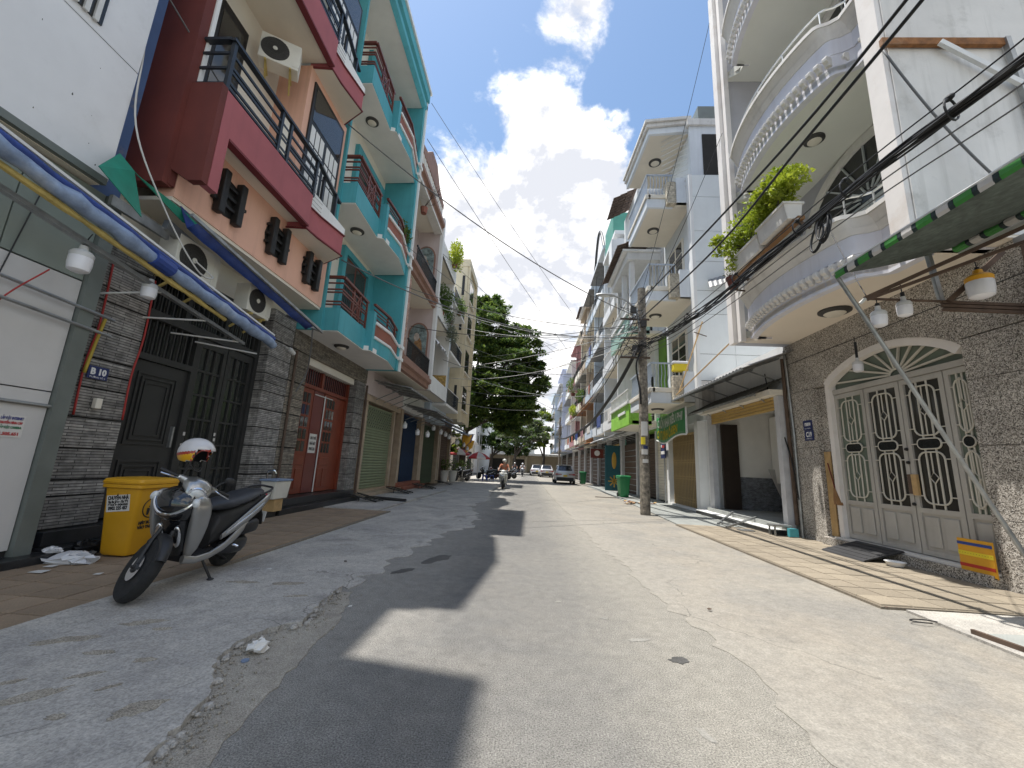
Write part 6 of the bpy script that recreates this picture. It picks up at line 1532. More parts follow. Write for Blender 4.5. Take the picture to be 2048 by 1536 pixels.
# wires across the street
for (a_, b_, s, r0, m_, lab) in (
    ((-4.9, 8.4, 9.6), (3.7, 13.65, 6.7), .5, .016, 'grey_cable', 'grey wire from the maroon house down across the street to the pole'),
    ((-5.6, 4.2, 8.0), (-5.0, 9.0, 6.2), .15, .012, 'grey_cable', 'grey wire in front of the maroon balcony'),
    ((-4.9, 9.0, 6.2), (3.6, 13.6, 6.0), .7, .016, 'grey_cable', 'grey wire from the teal balcony to the utility pole'),
    ((-4.8, 13.5, 7.6), (3.7, 13.7, 6.3), .4, .012, 'grey_cable', 'thin wire straight across the street from the teal wing wall'),
    ((-4.6, 13.7, 15.8), (4.5, 27, 9.5), .3, .010, 'grey_cable', 'thin wire from the teal roof across the sky'),
    ((-4.6, 13.6, 14.0), (4.6, 36, 10), .3, .012, 'grey_cable', 'second thin wire from the teal house across the sky'),
    ((-4.7, 18.1, 11.5), (4.4, 33, 9.0), .3, .012, 'grey_cable', 'thin wire from the pink house across the sky'),
    ((-4.7, 18.1, 8.0), (3.7, 13.6, 6.2), .5, .012, 'white_cable', 'pale wire from the pink house to the pole'),
    ((-4.8, 21.8, 6.0), (3.6, 13.7, 5.8), .5, .014, 'white_cable', 'pale sagging wire from the white house to the pole'),
    ((-4.7, 26.5, 8.2), (4.5, 22, 6.8), .5, .014, 'grey_cable', 'wire from the cream block to the mint balcony'),
    ((-4.7, 28.5, 6.5), (4.4, 30, 7.6), .6, .014, 'grey_cable', 'wire crossing the street at the cream block'),
    ((-4.7, 24.0, 5.0), (4.2, 35, 7.0), .6, .018, 'grey_cable', 'wire crossing the street before the tree'),
    ((-2.5, 34, 9.0), (3.9, 46, 7.6), .6, .02, 'grey_cable', 'far wire crossing before the tree crown'),
    ((-4.5, 30, 7.5), (3.6, 50, 6.8), .8, .02, 'grey_cable', 'far sagging wire at the end of the street'),
    ((5.2, 10.2, 15.8), (3.8, 13.7, 7.7), .2, .008, 'black_cable', 'thin black wire dropping from the high roof to the pole'),
    ((5.15, 10.1, 11.0), (3.8, 13.7, 7.0), .2, .008, 'black_cable', 'thin black wire from the curved balcony to the pole'),
    ((4.4, 19.0, 9.2), (3.8, 13.9, 6.8), .2, .010, 'white_cable', 'pale wire from the mint balcony back to the pole'),
    ((5.10, 5.2, 7.85), (6.3, 5.0, 5.2), .2, .016, 'grey_cable', 'grey cable sagging across the concrete party wall'),
    ((4.9, 6.4, 5.7), (4.30, 5.1, 3.75), .05, .006, 'black_cable', 'thin black wire from the curved balcony to the awning frame')):
    cable(sag(a_, b_, s, 18), r0, m_, lab)
rw = random.Random(77)
for k in range(11):
    yl = 12.5 + k * 1.9; zl = rw.uniform(6.0, 9.5)
    cable(sag((-4.75, yl, zl), (3.7 if k % 2 else 4.5, 13.7 if k % 2 else rw.uniform(18, 34), rw.uniform(5.8, 7.4) if k % 2 else rw.uniform(6.5, 9)), rw.uniform(.2, .7), 16), .009 + .003 * (k % 3), ['grey_cable', 'black_cable', 'white_cable'][k % 3], 'thin wire in the web crossing the middle of the street', 'web of thin wires over the street')
cable(catmull([(-5.95, 4.4, 8.6), (-5.62, 4.34, 6.9), (-5.45, 4.36, 5.6), (-5.2, 4.8, 4.6), (-5.05, 5.3, 4.0), (-5.1, 5.65, 4.05), (-5.3, 5.5, 4.25)], 8), .012, 'white_cable', 'white cable hanging in a loop from the blue wall past the awning')
for k, y in enumerate((4.86, 5.49)):
    cable(catmull([(-5.86, y, 3.9), (-5.85, y + .02, 3.0), (-5.86, y - .02, 2.4), (-5.86, y, 1.75)], 6), .013, 'red_cable', 'red cable down the left edge of the stone pillar' if k == 0 else 'red cable down the stone pillar next to the black door')
cable(catmull([(-5.84, 4.93, 3.1), (-5.84, 4.88, 2.7), (-5.84, 4.84, 2.3)], 5), .02, 'yellow_wire', 'yellow wire strip on the stone pillar above the B 10 plate')
for k, y in ((1, 50.5),):
    p = thing('utility_pole', 'far thin utility pole beyond the parked grey car', 'pole', (3.55, y, 0))
    MB().lathe([(.13, .01), (.11, 7.5), (.01, 7.5)], (3.55 if k else 6.0, y, 0), 10).build('shaft', 'pole_concrete', p, smooth=True)
    BX('crossarm', 'rusty_brown', p, (3.1 if k else 5.5), (4.0 if k else 6.4), y - .1, y - .04, 6.2, 6.27)

# ---------------------------------------------------------------- trees and the far end of the street
mat_leaf('leaf_tree', (.13, .20, .03), (.26, .33, .07))
def tree(label, base, htrunk, balls, nleaf, size, mats, seed, r0=.3, cat='tree'):
    t = thing('tree', label, cat, base)
    r_ = random.Random(seed); b = Vector(base)
    tr = MB(); top = b + Vector((.3, .2, htrunk)); tr.tube(catmull([b, b + Vector((.15, 0, htrunk * .5)), top], 5), [r0 * (1.25 - .45 * i / 10) for i in range(11)], 9)
    for (c, rr) in balls:
        c = Vector(c); tr.tube(catmull([top - Vector((0, 0, .3)), top.lerp(c, .5) + Vector((0, 0, .3)), c], 5), [r0 * .55 * (1 - .8 * i / 10) + .02 for i in range(11)], 6)
        for _ in range(4):
            e = c + Vector((r_.uniform(-1, 1) * rr[0], r_.uniform(-1, 1) * rr[1], r_.uniform(-.6, .8) * rr[2])) * .8
            tr.tube([c.lerp(top, .3), c.lerp(e, .5), e], [.07, .045, .015], 5)
    tr.build('trunk', 'bark', t, smooth=True)
    sub = []
    for (c, rr) in balls:     # leaf clumps ride on the crown's surface so gaps stay between them
        for _ in range(int(nleaf / len(balls) / 130)):
            v = Vector((r_.gauss(0, 1), r_.gauss(0, 1), r_.gauss(0, 1))).normalized() * r_.uniform(.6, 1.18)
            sub.append(((c[0] + v.x * rr[0], c[1] + v.y * rr[1], c[2] + v.z * rr[2]), (r_.uniform(.4, .95) * rr[0] * .36, r_.uniform(.4, .95) * rr[1] * .36, r_.uniform(.3, .6) * rr[2] * .22)))
    for i, m_ in enumerate(mats):
        leaves(nleaf // len(mats), size, clumps(sub), seed + i).build('crown', m_, t, fix=False)
    return t
tree('big dark green street tree standing over the parasols on the left', (-6.1, 35.5, 0), 4.5,
     [((-4.0, 36, 13.6), (2.6, 2.6, 2.6)), ((-2.2, 36, 11.2), (2.6, 2.8, 2.4)), ((-.3, 36.5, 9.2), (1.6, 2.2, 1.7)), ((-5.6, 36, 10.2), (2.0, 2.6, 2.6)), ((-3.4, 35.5, 7.6), (2.5, 2.6, 2.1)), ((-1.2, 36, 6.6), (1.5, 2.2, 1.6)), ((-5.6, 35, 6.2), (1.6, 2.2, 1.6)), ((-4.6, 36.5, 16.0), (1.3, 1.6, 1.1)), ((-2.2, 36, 5.2), (1.4, 1.8, 1.2))], 76000, .31, ['leaf_dark', 'leaf_mid', 'leaf_mid', 'leaf_tree'], 31, .30)
tree('smaller lighter tree beyond the big one, left of the far end', (-2.6, 62, 0), 3.0, [((-2.6, 62, 6.0), (2.2, 2, 2.0)), ((-.8, 63, 7.2), (2.2, 2, 2.0)), ((1.0, 64, 8.0), (1.8, 2, 2.2)), ((.6, 62, 5.4), (1.6, 2, 1.5))], 11000, .34, ['leaf_mid', 'leaf_grey'], 41, .25)
tree('light green tree at the end of the street near the far cars', (2.2, 74, 0), 3.0, [((1.8, 74, 9.5), (2.4, 2, 2.6)), ((2.6, 74, 6.5), (2.0, 2, 2.0)), ((.2, 75, 7.2), (2.0, 2, 2.2))], 8000, .42, ['leaf_mid', 'leaf_bright'], 43, .25)
tree('dark tree standing left of the low building at the street end', (-6.5, 66, 0), 3.0, [((-6.5, 66, 6.5), (3, 2, 2.6)), ((-4.2, 66, 5.4), (2.4, 2, 2.0)), ((-2.2, 68, 4.6), (2.0, 2, 1.6))], 9000, .42, ['leaf_dark', 'leaf_mid'], 47, .25)
tree('leafy young tree behind the planters on the left', (-7.0, 31.8, 0), 1.6, [((-6.9, 32, 4.2), (1.0, 1.0, 1.4)), ((-6.4, 32.4, 3.0), (.8, .8, .9))], 3500, .2, ['leaf_mid', 'leaf_bright'], 45, .1)
for (c, r_, m_, n, lab, sz, pot) in (((-4.55, 20.6, 12.9), (.45, 1.6, .9), 'leaf_bright', 1300, 'yellow green climber on the roof edge of the white house', .14, 12.2), ((-4.75, 19.4, 9.6), (.45, .9, .95), 'leaf_mid', 1500, 'dense green climber hanging from the white house balcony', .12, 8.9), ((-4.65, 21.2, 8.7), (.5, 1.0, .9), 'leaf_grey', 1300, 'grey leaved trailing plant beside the dense climber', .10, 9.0), ((-4.75, 24.0, 10.9), (.5, 1.3, .5), 'leaf_mid', 500, 'small plant on the pale blue balcony', .13, 10.7), ((-4.85, 13.0, 9.5), (.2, .5, .4), 'leaf_mid', 300, 'plant on the teal balcony by the wing wall', .10, 9.0)):
    t = thing('balcony_plant', lab, 'plant', (c[0], c[1], pot))
    bl = [((c[0] + R.uniform(-.3, .3) * r_[0], c[1] + R.uniform(-.7, .7) * r_[1], c[2] + R.uniform(-.7, .6) * r_[2]), (r_[0] * .6, r_[1] * .4, r_[2] * .42)) for _ in range(9)]
    leaves(n, sz, clumps(bl), int(c[1] * 10)).build('foliage', m_, t, fix=False)
    s_ = MB()
    for b_ in bl: s_.tube([(c[0] - .1, c[1], pot), ((c[0] + b_[0][0]) / 2 - .05, (c[1] + b_[0][1]) / 2, (pot + b_[0][2]) / 2 + .1), b_[0]], .012, 4)
    s_.build('stem', 'bark', t)
    MB().lathe([(.13, pot - .12), (.18, pot + .12), (.02, pot + .12)], (c[0] - .12, c[1], 0), 10).build('pot', 'terracotta_panel', t)
tw = thing('dead_plant', 'bare brown twigs in a pot on the pink house balcony', 'plant', (-4.9, 15.2, 9.2))
r_ = random.Random(6); q = MB()
def twig(p, d, L_, n):
    e = p + d * L_; q.tube([p, p.lerp(e, .5) + Vector((r_.uniform(-.05, .05),) * 3), e], [.012 * n / 4 + .003, .01 * n / 4 + .003, .006 * n / 4 + .002], 4)
    if n > 0:
        for _ in range(3): twig(p.lerp(e, r_.uniform(.5, 1)), (d + Vector((r_.uniform(-.8, .8), r_.uniform(-.8, .8), r_.uniform(-.3, .5)))).normalized(), L_ * .62, n - 1)
for k in range(4): twig(Vector((-4.95, 15.2, 12.0)), Vector((r_.uniform(-.1, .4), r_.uniform(-.6, .6), 1)).normalized(), .75, 3)
q.build('twig', 'dry_twig', tw); MB().lathe([(.12, 11.75), (.17, 12.02), (.02, 12.02)], (-4.95, 15.2, 0), 10).build('pot', 'terracotta_panel', tw)
# far end
mat('far_wall', (.42, .36, .27), .85, var=.08); mat('far_white', (.62, .64, .64), .8, var=.06)
h = thing('building', 'low beige building with open bays closing the end of the street', 'building', (0, 80, 0))
BX('wall', 'far_wall', h, -22, 12, 82.2, 90, 0, 3.4); BX('roof', 'concrete_wall', h, -22, 12, 80.5, 90, 3.4, 3.8)
for x in (-16, -12, -8, -4.4, -1, 2.4, 5.8): BX('post', 'far_wall', h, x, x + .4, 81.2, 81.7, 0, 3.4)
for x in (-15, -7.6, -3.5): BX('bay_opening', 'dark_inside', h, x, x + 2.3, 82.1, 82.21, 0, 2.6)
h = thing('building', 'tall white balconied building seen behind the far trees', 'building', (-4, 100, 0))
BX('wall', 'far_white', h, -14, 1.0, 100, 110, 0, 13)
for k in range(4):
    z = 2.6 + k * 2.7; BX('balcony_slab', 'far_white', h, -12, 0.6, 98.8, 100, z, z + .9)
    for j in range(5): w = BX('window', 'glass_smoke', h, -11.5 + j * 2.4, -10 + j * 2.4, 99.9, 100.02, z + .95, z + 2.3)
h = thing('house', 'low shop house behind the trees and parasols on the left', 'house', (-9, 38, 0))
BX('wall', 'cream', h, -16, -8.2, 31, 58, 0, 4.0); BX('roof', 'concrete_wall', h, -16, -7.6, 30.6, 58, 4.0, 4.3)
for k in range(5): BX('shop_opening', 'dark_inside', h, -8.3, -8.19, 33 + k * 5, 36.5 + k * 5, .1, 2.9)
h = thing('house', 'long row of shop houses on the left behind the trees', 'house', (-9, 70, 0))
BX('wall', 'off_white', h, -16, -8.0, 58.2, 80, 0, 9)
for k in range(6):
    w = BX('window', 'frame_black', h, -8.02, -7.96, 60 + k * 3.2, 61.6 + k * 3.2, 4.2, 6.0); BX('pane', 'glass_smoke', w, -7.965, -7.95, 60.1 + k * 3.2, 61.5 + k * 3.2, 4.3, 5.9)
# ================================================================ THINGS IN THE STREET
mat('paint_silver', (.42, .415, .40), .28, metal=.75, var=.03, coat=.6)
mat('paint_gloss_black', (.010, .010, .011), .10, var=0, coat=.8, spec=.6)
mat('plastic_black', (.020, .020, .021), .5, var=.1, vs=12)
mat('chrome', (.75, .76, .78), .07, metal=1.0, var=0)
mat('seat_vinyl', (.030, .033, .040), .45, var=.1, vs=6, bump=.1, bs=80)
mat('tyre', (.018, .018, .018), .85, var=.25, vs=20, bump=.4, bs=60)
mat('lens_clear', (.60, .62, .62), .05, var=0, spec=.9, coat=1)
mat('lens_orange', (.60, .20, .03), .15, var=0); mat('lens_red', (.42, .02, .02), .12, var=0, coat=.7)
mat('alloy_dark', (.05, .05, .052), .35, metal=.6, var=.1)
mat('skin', (.40, .235, .165), .6, var=.05); mat('hair_dark', (.015, .012, .010), .6, var=0)
def wheel(root, c, r, w, M_, hub='alloy_dark', nsp=5):
    """Tyre, rim with spokes and hub about the local X axis; M_ maps the finished wheel into the thing."""
    Ax = Matrix.Rotation(rad(90), 4, 'Y')
    def fin(mb):
        mb.v = [tuple(M_ @ Vector(v)) for v in mb.v]; return mb
    t = MB().lathe([(r - .075, -w * .42), (r - .05, -w * .5), (r - .022, -w * .47), (r - .004, -w * .24), (r, 0), (r - .004, w * .24), (r - .022, w * .47), (r - .05, w * .5), (r - .075, w * .42)], c, 34, Ax)
    wh = fin(t).build('wheel', 'tyre', root, local=True, smooth=True)
    q = MB().lathe([(r - .105, -w * .36), (r - .07, -w * .42), (r - .066, -w * .36), (r - .078, 0), (r - .066, w * .36), (r - .07, w * .42), (r - .105, w * .36), (r - .105, -w * .36)], c, 30, Ax)
    for k in range(nsp):
        a = 2 * math.pi * k / nsp
        for s in (-.10, .10): q.bar((c[0], c[1] + .03 * math.cos(a + s * 4), c[2] + .03 * math.sin(a + s * 4)), (c[0], c[1] + (r - .09) * math.cos(a + s), c[2] + (r - .09) * math.sin(a + s)), .022, .02)
    fin(q).build('rim', hub, wh, local=True, smooth=True)
    fin(MB().lathe([(.001, -w * .7), (.04, -w * .7), (.05, -w * .4), (.05, w * .4), (.04, w * .7), (.001, w * .7)], c, 14, Ax)).build('hub', 'plastic_black', wh, local=True, smooth=True)
    return wh
def ering(c, rx, rz, n=14, p=2.3, tilt=0.0):
    out = []
    for k in range(n):
        a = 2 * math.pi * k / n; ca, sa = math.cos(a), math.sin(a)
        x = rx * math.copysign(abs(ca) ** (2 / p), ca); z = rz * math.copysign(abs(sa) ** (2 / p), sa)
        out.append((c[0] + x, c[1] + z * tilt, c[2] + z))
    return out
def ribbon(path, m_, name, root, parent=None):
    q = MB(); q.loft([ering(p_[:3], p_[3], p_[4], 12, 2.2) for p_ in path]); return q.build(name, m_, parent or root, local=True, smooth=True)
def scooter(label, loc, yaw, lean, steer, paint='paint_silver', trim='paint_gloss_black', group=None, stand=True):
    """Step-through scooter, nose towards local -Y, rider's left at +X; origin on the ground under the front axle."""
    t = thing('scooter', label, 'scooter', loc, group=group)
    Mr = Matrix.Rotation(yaw, 4, 'Z') @ Matrix.Rotation(lean, 4, 'Y')
    t.rotation_euler = Mr.to_euler(); WM[t.name] = Matrix.Translation(loc) @ Mr
    piv = Vector((0, .27, .80)); axis = Vector((0, .40, .917)).normalized()
    ST = Matrix.Translation(piv) @ Matrix.Rotation(steer, 4, axis) @ Matrix.Translation(-piv)
    I4 = Matrix.Identity(4)
    def S_(mb): mb.v = [tuple(ST @ Vector(v)) for v in mb.v]; return mb
    wheel(t, (0, 0, .275), .275, .10, ST); wheel(t, (0, 1.27, .268), .268, .10, I4)
    q = MB()
    for s in (-1, 1): q.tube([(s * .062, 0, .275), (s * .062, .10, .50), (s * .05, .14, .60)], .019, 8)
    q.tube([(-.09, 0, .275), (.09, 0, .275)], .014, 8); S_(q).build('fork', 'plastic_black', t, local=True, smooth=True)
    S_(MB().lathe([(.05, 0), (.11, 0), (.11, .006), (.05, .006), (.05, 0)], (-.058, 0, .275), 22, Matrix.Rotation(rad(90), 4, 'Y'))).build('brake_disc', 'chrome', t, local=True)
    # front mudguard hugging the tyre
    q = MB(); rings = []
    for i in range(15):
        a = rad(38 + 112 * i / 14); rr = .292; w = .052 * (1 - .25 * abs(i - 7) / 7)
        cy, cz = -math.cos(a) * 1.0, math.sin(a)
        rings.append([(x, cy * (rr + d) * 1.0, .275 + cz * (rr + d)) for (x, d) in ((-w, -.03), (-w, .0), (-w * .6, .018), (0, .024), (w * .6, .018), (w, 0), (w, -.03), (w * .9, -.03), (w * .5, .008), (0, .013), (-w * .5, .008), (-w * .9, -.03))])
    q.loft(rings); S_(q).build('front_mudguard', 'plastic_black', t, local=True, smooth=True)
    # front cowling: glossy black centre and nose, painted wings, chrome smile
    def hring(c, rx, ry, n=18): return [(c[0] + rx * math.cos(2 * math.pi * k / n), c[1] + ry * math.sin(2 * math.pi * k / n), c[2]) for k in range(n)]
    def hloft(name, m_, rows): MB().loft([hring((r_[0], r_[1], r_[2]), r_[3], r_[4]) for r_ in rows]).build(name, m_, t, local=True, smooth=True)
    hloft('front_panel', trim, [(0, .40, .31, .10, .05), (0, .36, .40, .125, .07), (0, .31, .52, .135, .085), (0, .265, .62, .14, .09), (0, .235, .70, .14, .09), (0, .23, .74, .10, .06)])
    hloft('nose_cover', trim, [(0, .22, .66, .10, .06), (0, .20, .71, .165, .095), (0, .185, .78, .19, .105), (0, .185, .86, .19, .105), (0, .205, .92, .165, .095), (0, .235, .965, .11, .07), (0, .25, .985, .05, .03)])
    for s in (-1, 1):
        hloft('leg_shield', paint, [(s * .115, .42, .315, .03, .045), (s * .145, .39, .39, .045, .075), (s * .17, .355, .50, .052, .10), (s * .187, .325, .62, .055, .118), (s * .197, .295, .74, .055, .125), (s * .20, .265, .83, .05, .12), (s * .195, .245, .90, .035, .085), (s * .185, .24, .93, .012, .03)])
        MB().ell((s * .20, .155, .865), (.035, .028, .045), 14, 8, Matrix.Rotation(s * -.35, 4, 'Y')).build('turn_signal', 'lens_clear', t, local=True, smooth=True)
        MB().ell((s * .085, .225, .52), (.04, .022, .115), 14, 8, Matrix.Rotation(.38, 4, 'X')).build('cowl_gloss_panel', 'chrome' if paint == 'paint_silver' else trim, t, local=True, smooth=True)
    def nose(u, z): return (u * .19, .185 - .105 * math.sqrt(max(0, 1 - u * u)) - .004, z)
    MB().tube(catmull([nose(-.97, .875), nose(-.80, .815), nose(-.5, .765), nose(-.2, .74), nose(.2, .74), nose(.5, .765), nose(.80, .815), nose(.97, .875)], 5), .013, 8).build('chrome_trim', 'chrome', t, local=True, smooth=True)
    q = MB(); q.loft([ering((0, .40, .46), .145, .16), ering((0, .46, .60), .15, .20), ering((0, .44, .78), .13, .1)]); q.build('inner_shield', 'plastic_black', t, local=True, smooth=True)
    # floor and side sills
    q = MB(); q.loft([ering((0, .36, .29), .13, .03, 12, 4), ering((0, .55, .275), .155, .035, 12, 4), ering((0, .80, .285), .15, .045, 12, 4)]); q.build('floorboard', 'plastic_black', t, local=True, smooth=True)
    for s in (-1, 1):
        ribbon([(s * .13, .34, .30, .02, .04), (s * .165, .48, .27, .022, .035), (s * .172, .68, .275, .022, .035), (s * .178, .88, .33, .024, .045), (s * .185, 1.06, .43, .024, .06), (s * .18, 1.2, .53, .02, .05)], paint, 'side_sill', t)
    # rear body
    q = MB(); q.loft([ering((0, .70, .42), .12, .13), ering((0, .76, .50), .145, .19), ering((0, .95, .54), .155, .20), ering((0, 1.2, .61), .16, .17), ering((0, 1.45, .69), .14, .12), ering((0, 1.66, .755), .10, .07), ering((0, 1.74, .775), .05, .03)]); q.build('rear_body', 'plastic_black', t, local=True, smooth=True)
    for s in (-1, 1):
        ribbon([(s * .168, .80, .44, .012, .03), (s * .178, .98, .52, .02, .055), (s * .182, 1.2, .62, .024, .075), (s * .165, 1.45, .725, .024, .07), (s * .12, 1.66, .80, .02, .05), (s * .07, 1.78, .835, .014, .03)], paint, 'side_cover', t)
        ribbon([(s * .188, .84, .47, .007, .012), (s * .202, 1.05, .575, .008, .02), (s * .206, 1.25, .66, .008, .018), (s * .185, 1.45, .745, .007, .012)], 'chrome', 'chrome_trim', t)
    q = MB(); q.loft([ering((0, .66, .74), .06, .03), ering((0, .72, .76), .115, .055), ering((0, .90, .765), .145, .06), ering((0, 1.12, .79), .15, .06), ering((0, 1.22, .815), .155, .06), ering((0, 1.45, .845), .13, .05), ering((0, 1.60, .855), .07, .03)]); q.build('seat', 'seat_vinyl', t, local=True, smooth=True)
    q = MB()
    for s in (-1, 1): q.tube(catmull([(s * .13, 1.40, .84), (s * .135, 1.6, .88), (s * .08, 1.76, .90), (0, 1.79, .90)], 5), .014, 7)
    q.build('grab_rail', 'plastic_black', t, local=True, smooth=True)
    MB().ell((0, 1.77, .77), (.09, .04, .045), 12, 8).build('tail_light', 'lens_red', t, local=True, smooth=True)
    q = MB(); q.loft([ering((0, 1.60, .70), .07, .02), ering((0, 1.74, .55), .075, .015), ering((0, 1.80, .42), .07, .012)]); q.build('rear_mudguard', 'plastic_black', t, local=True, smooth=True)
    MB().box(-.085, .085, 1.80, 1.808, .45, .58).build('number_plate', 'print_white', t, local=True)
    q = MB(); q.loft([ering((.10, .86, .29), .05, .06), ering((.13, 1.05, .29), .06, .085), ering((.14, 1.27, .285), .055, .10), ering((.13, 1.36, .28), .04, .07)]); q.build('engine_case', 'alloy_dark', t, local=True, smooth=True)
    q = MB(); q.loft([ering((.15, 1.12, .47), .03, .05), ering((.17, 1.18, .475), .055, .075), ering((.175, 1.38, .49), .06, .08), ering((.16, 1.46, .495), .035, .05)]); q.build('air_filter', 'plastic_black', t, local=True, smooth=True)
    q = MB(); q.tube(catmull([(-.1, .9, .2), (-.16, 1.1, .24), (-.17, 1.25, .30), (-.17, 1.7, .42)], 6), [.02] * 7 + [.05] * 12, 10); q.build('exhaust', 'alloy_dark', t, local=True, smooth=True)
    q = MB(); q.tube([(.09, 1.33, .5), (.08, 1.36, .68)], .022, 8); q.tube([(.11, 1.0, .33), (.20, 1.06, .31), (.235, 1.07, .30)], .013, 6); q.build('shock_absorber', 'chrome', t, local=True)
    if stand:
        Gi = WM[t.name].inverted()
        f0 = Vector((.13, .62, .27)); f1 = Vector((.265, .70, .0)); f1 = f1 - Vector((0, 0, math.sin(lean) * f1.x * -1)) if False else f1
        wpos = WM[t.name] @ f1; wpos.z = loc[2] + .006; f1 = Gi @ wpos
        q = MB(); q.tube([f0, f0.lerp(f1, .6), f1], .013, 7); q.ell(f1, (.03, .045, .010), 10, 6); q.build('side_stand', 'plastic_black', t, local=True)
        q = MB(); q.tube([(-.09, .98, .22), (-.11, 1.12, .1)], .012, 6); q.tube([(.09, .98, .22), (.11, 1.15, .12)], .012, 6); q.tube([(-.11, 1.12, .1), (.11, 1.15, .12)], .012, 6); q.build('centre_stand', 'plastic_black', t, local=True)
    # handlebar
    q = MB(); q.loft([[(x, y, z) for (x, y, z) in r_] for r_ in [
        [(.04 * math.cos(a), .12 + .03 * math.sin(a), .965 + .05 * math.sin(a)) for a in [k * math.pi / 7 for k in range(14)]],
        [(.105 * math.cos(a), .16 + .02 * math.sin(a), .985 + .085 * math.sin(a)) for a in [k * math.pi / 7 for k in range(14)]],
        [(.14 * math.cos(a), .24, 1.005 + .085 * math.sin(a)) for a in [k * math.pi / 7 for k in range(14)]],
        [(.12 * math.cos(a), .33, 1.02 + .06 * math.sin(a)) for a in [k * math.pi / 7 for k in range(14)]],
        [(.05 * math.cos(a), .36, 1.025 + .03 * math.sin(a)) for a in [k * math.pi / 7 for k in range(14)]]]])
    hb = S_(q).build('handlebar_cover', paint, t, local=True, smooth=True)
    q = MB(); q.loft([ering((s * .0, .14, .97), .082, .062, 18, 2) for s in (0,)] + [ering((0, .125, .965), .078, .058, 18, 2), ering((0, .13, .965), .06, .045, 18, 2)]); S_(q).build('headlight_bezel', 'chrome', hb, local=True, smooth=True)
    S_(MB().ell((0, .145, .967), (.068, .035, .050), 16, 10)).build('headlight', 'lens_clear', hb, local=True, smooth=True)
    for s in (-1, 1):
        q = MB(); q.loft([[(s * .09, .27 + .04 * math.cos(a), 1.01 + .045 * math.sin(a)) for a in [k * math.pi / 5 for k in range(10)]], [(s * .17, .31 + .025 * math.cos(a), 1.02 + .028 * math.sin(a)) for a in [k * math.pi / 5 for k in range(10)]], [(s * .19, .315 + .02 * math.cos(a), 1.02 + .02 * math.sin(a)) for a in [k * math.pi / 5 for k in range(10)]]]); S_(q).build('handlebar_arm', paint, hb, local=True, smooth=True)
        S_(MB().tube([(s * .18, .315, 1.02), (s * .33, .36, 1.01), (s * .34, .362, 1.01)], .018, 10)).build('grip', 'plastic_black', hb, local=True, smooth=True)
        S_(MB().tube(catmull([(s * .17, .29, 1.02), (s * .22, .26, 1.015), (s * .30, .285, 1.0), (s * .335, .30, .995)], 5), .007, 6)).build('brake_lever', 'chrome', hb, local=True)
    S_(MB().tube(catmull([(.16, .32, 1.04), (.19, .34, 1.10), (.23, .36, 1.13)], 4), .008, 6)).build('mirror_stem', 'plastic_black', hb, local=True)
    S_(MB().ell((.26, .37, 1.145), (.055, .018, .04), 12, 8)).build('mirror', 'plastic_black', hb, local=True, smooth=True)
    S_(MB().tube(catmull([(-.16, .32, 1.04), (-.17, .33, 1.12), (-.18, .34, 1.2)], 4), .008, 6)).build('mirror_stem', 'plastic_black', hb, local=True)
    return t, ST
sc, ST = scooter('silver and black scooter parked on its stand before the yellow bin', (-3.50, 3.68, .052), rad(6), rad(9), rad(52))
# helmet hanging on the scooter's right mirror stem
hp = WM[sc.name] @ (ST @ Vector((-.19, .35, 1.27)))
mat('helmet_white', (.60, .58, .57), .22, var=.05, coat=.6); mat('helmet_red', (.35, .03, .015), .3, var=0, coat=.5); mat('helmet_yellow', (.72, .38, .01), .3, var=0, coat=.5)
hl = thing('helmet', 'white open helmet with red and yellow flashes perched on the scooter', 'helmet', hp)
Mh = Matrix.Translation(hp) @ Matrix.Rotation(rad(98), 4, 'Z') @ Matrix.Rotation(rad(10), 4, 'X')
def dome(cond, r, n=40, m=28, inner=False):
    q = MB(); g = {}
    for i in range(m + 1):
        a = -math.pi / 2 + math.pi * i / m
        for k in range(n):
            b = 2 * math.pi * k / n; p_ = Vector((r[0] * math.cos(a) * math.cos(b), r[1] * math.cos(a) * math.sin(b), r[2] * math.sin(a)))
            g[(i, k)] = p_
    for i in range(m):
        for k in range(n):
            c = [g[(i, k)], g[(i, (k + 1) % n)], g[(i + 1, (k + 1) % n)], g[(i + 1, k)]]; ctr = sum(c, Vector()) / 4
            if cond(ctr): q.add([Mh @ v for v in c], [(0, 1, 2, 3)])
    return q
RR = (.138, .165, .148)
shell = lambda p_: p_.z > -.075 - .02 * (p_.y > 0) and not (p_.y < -.055 - .25 * max(0, p_.z + .02) and p_.z < .045)
o = dome(shell, RR).build('shell', 'helmet_white', hl, smooth='full'); o.modifiers.new('solid', 'SOLIDIFY').thickness = .008
dome(lambda p_: shell(p_), tuple(v * .90 for v in RR)).build('lining', 'plastic_black', hl, smooth='full')
for s in (1, -1):
    dome(lambda p_: s * p_.x > .04 and shell(p_) and -.085 < p_.z + .35 * p_.y < -.01, tuple(v * 1.006 for v in RR), 80, 56).build('stripe', 'helmet_yellow', hl, smooth='full')
    dome(lambda p_: s * p_.x > .04 and shell(p_) and -.015 < p_.z + .35 * p_.y < .012, tuple(v * 1.008 for v in RR), 80, 56).build('stripe', 'helmet_red', hl, smooth='full')
rim_pts = [Mh @ Vector((.118 * math.cos(a), -.09 - .0 * a + .015 * abs(math.cos(a)) * 3, -.075 + .125 * math.sin(a))) for a in [math.pi * i / 16 for i in range(17)]]
MB().tube(rim_pts, .008, 6).build('rim_edge', 'helmet_red', hl, smooth=True)
MB().tube(catmull([Mh @ Vector(v) for v in ((.10, -.02, -.08), (.06, -.06, -.16), (0, -.07, -.17), (-.06, -.06, -.15), (-.10, -.02, -.08))], 5), .007, 5).build('strap', 'plastic_black', hl)

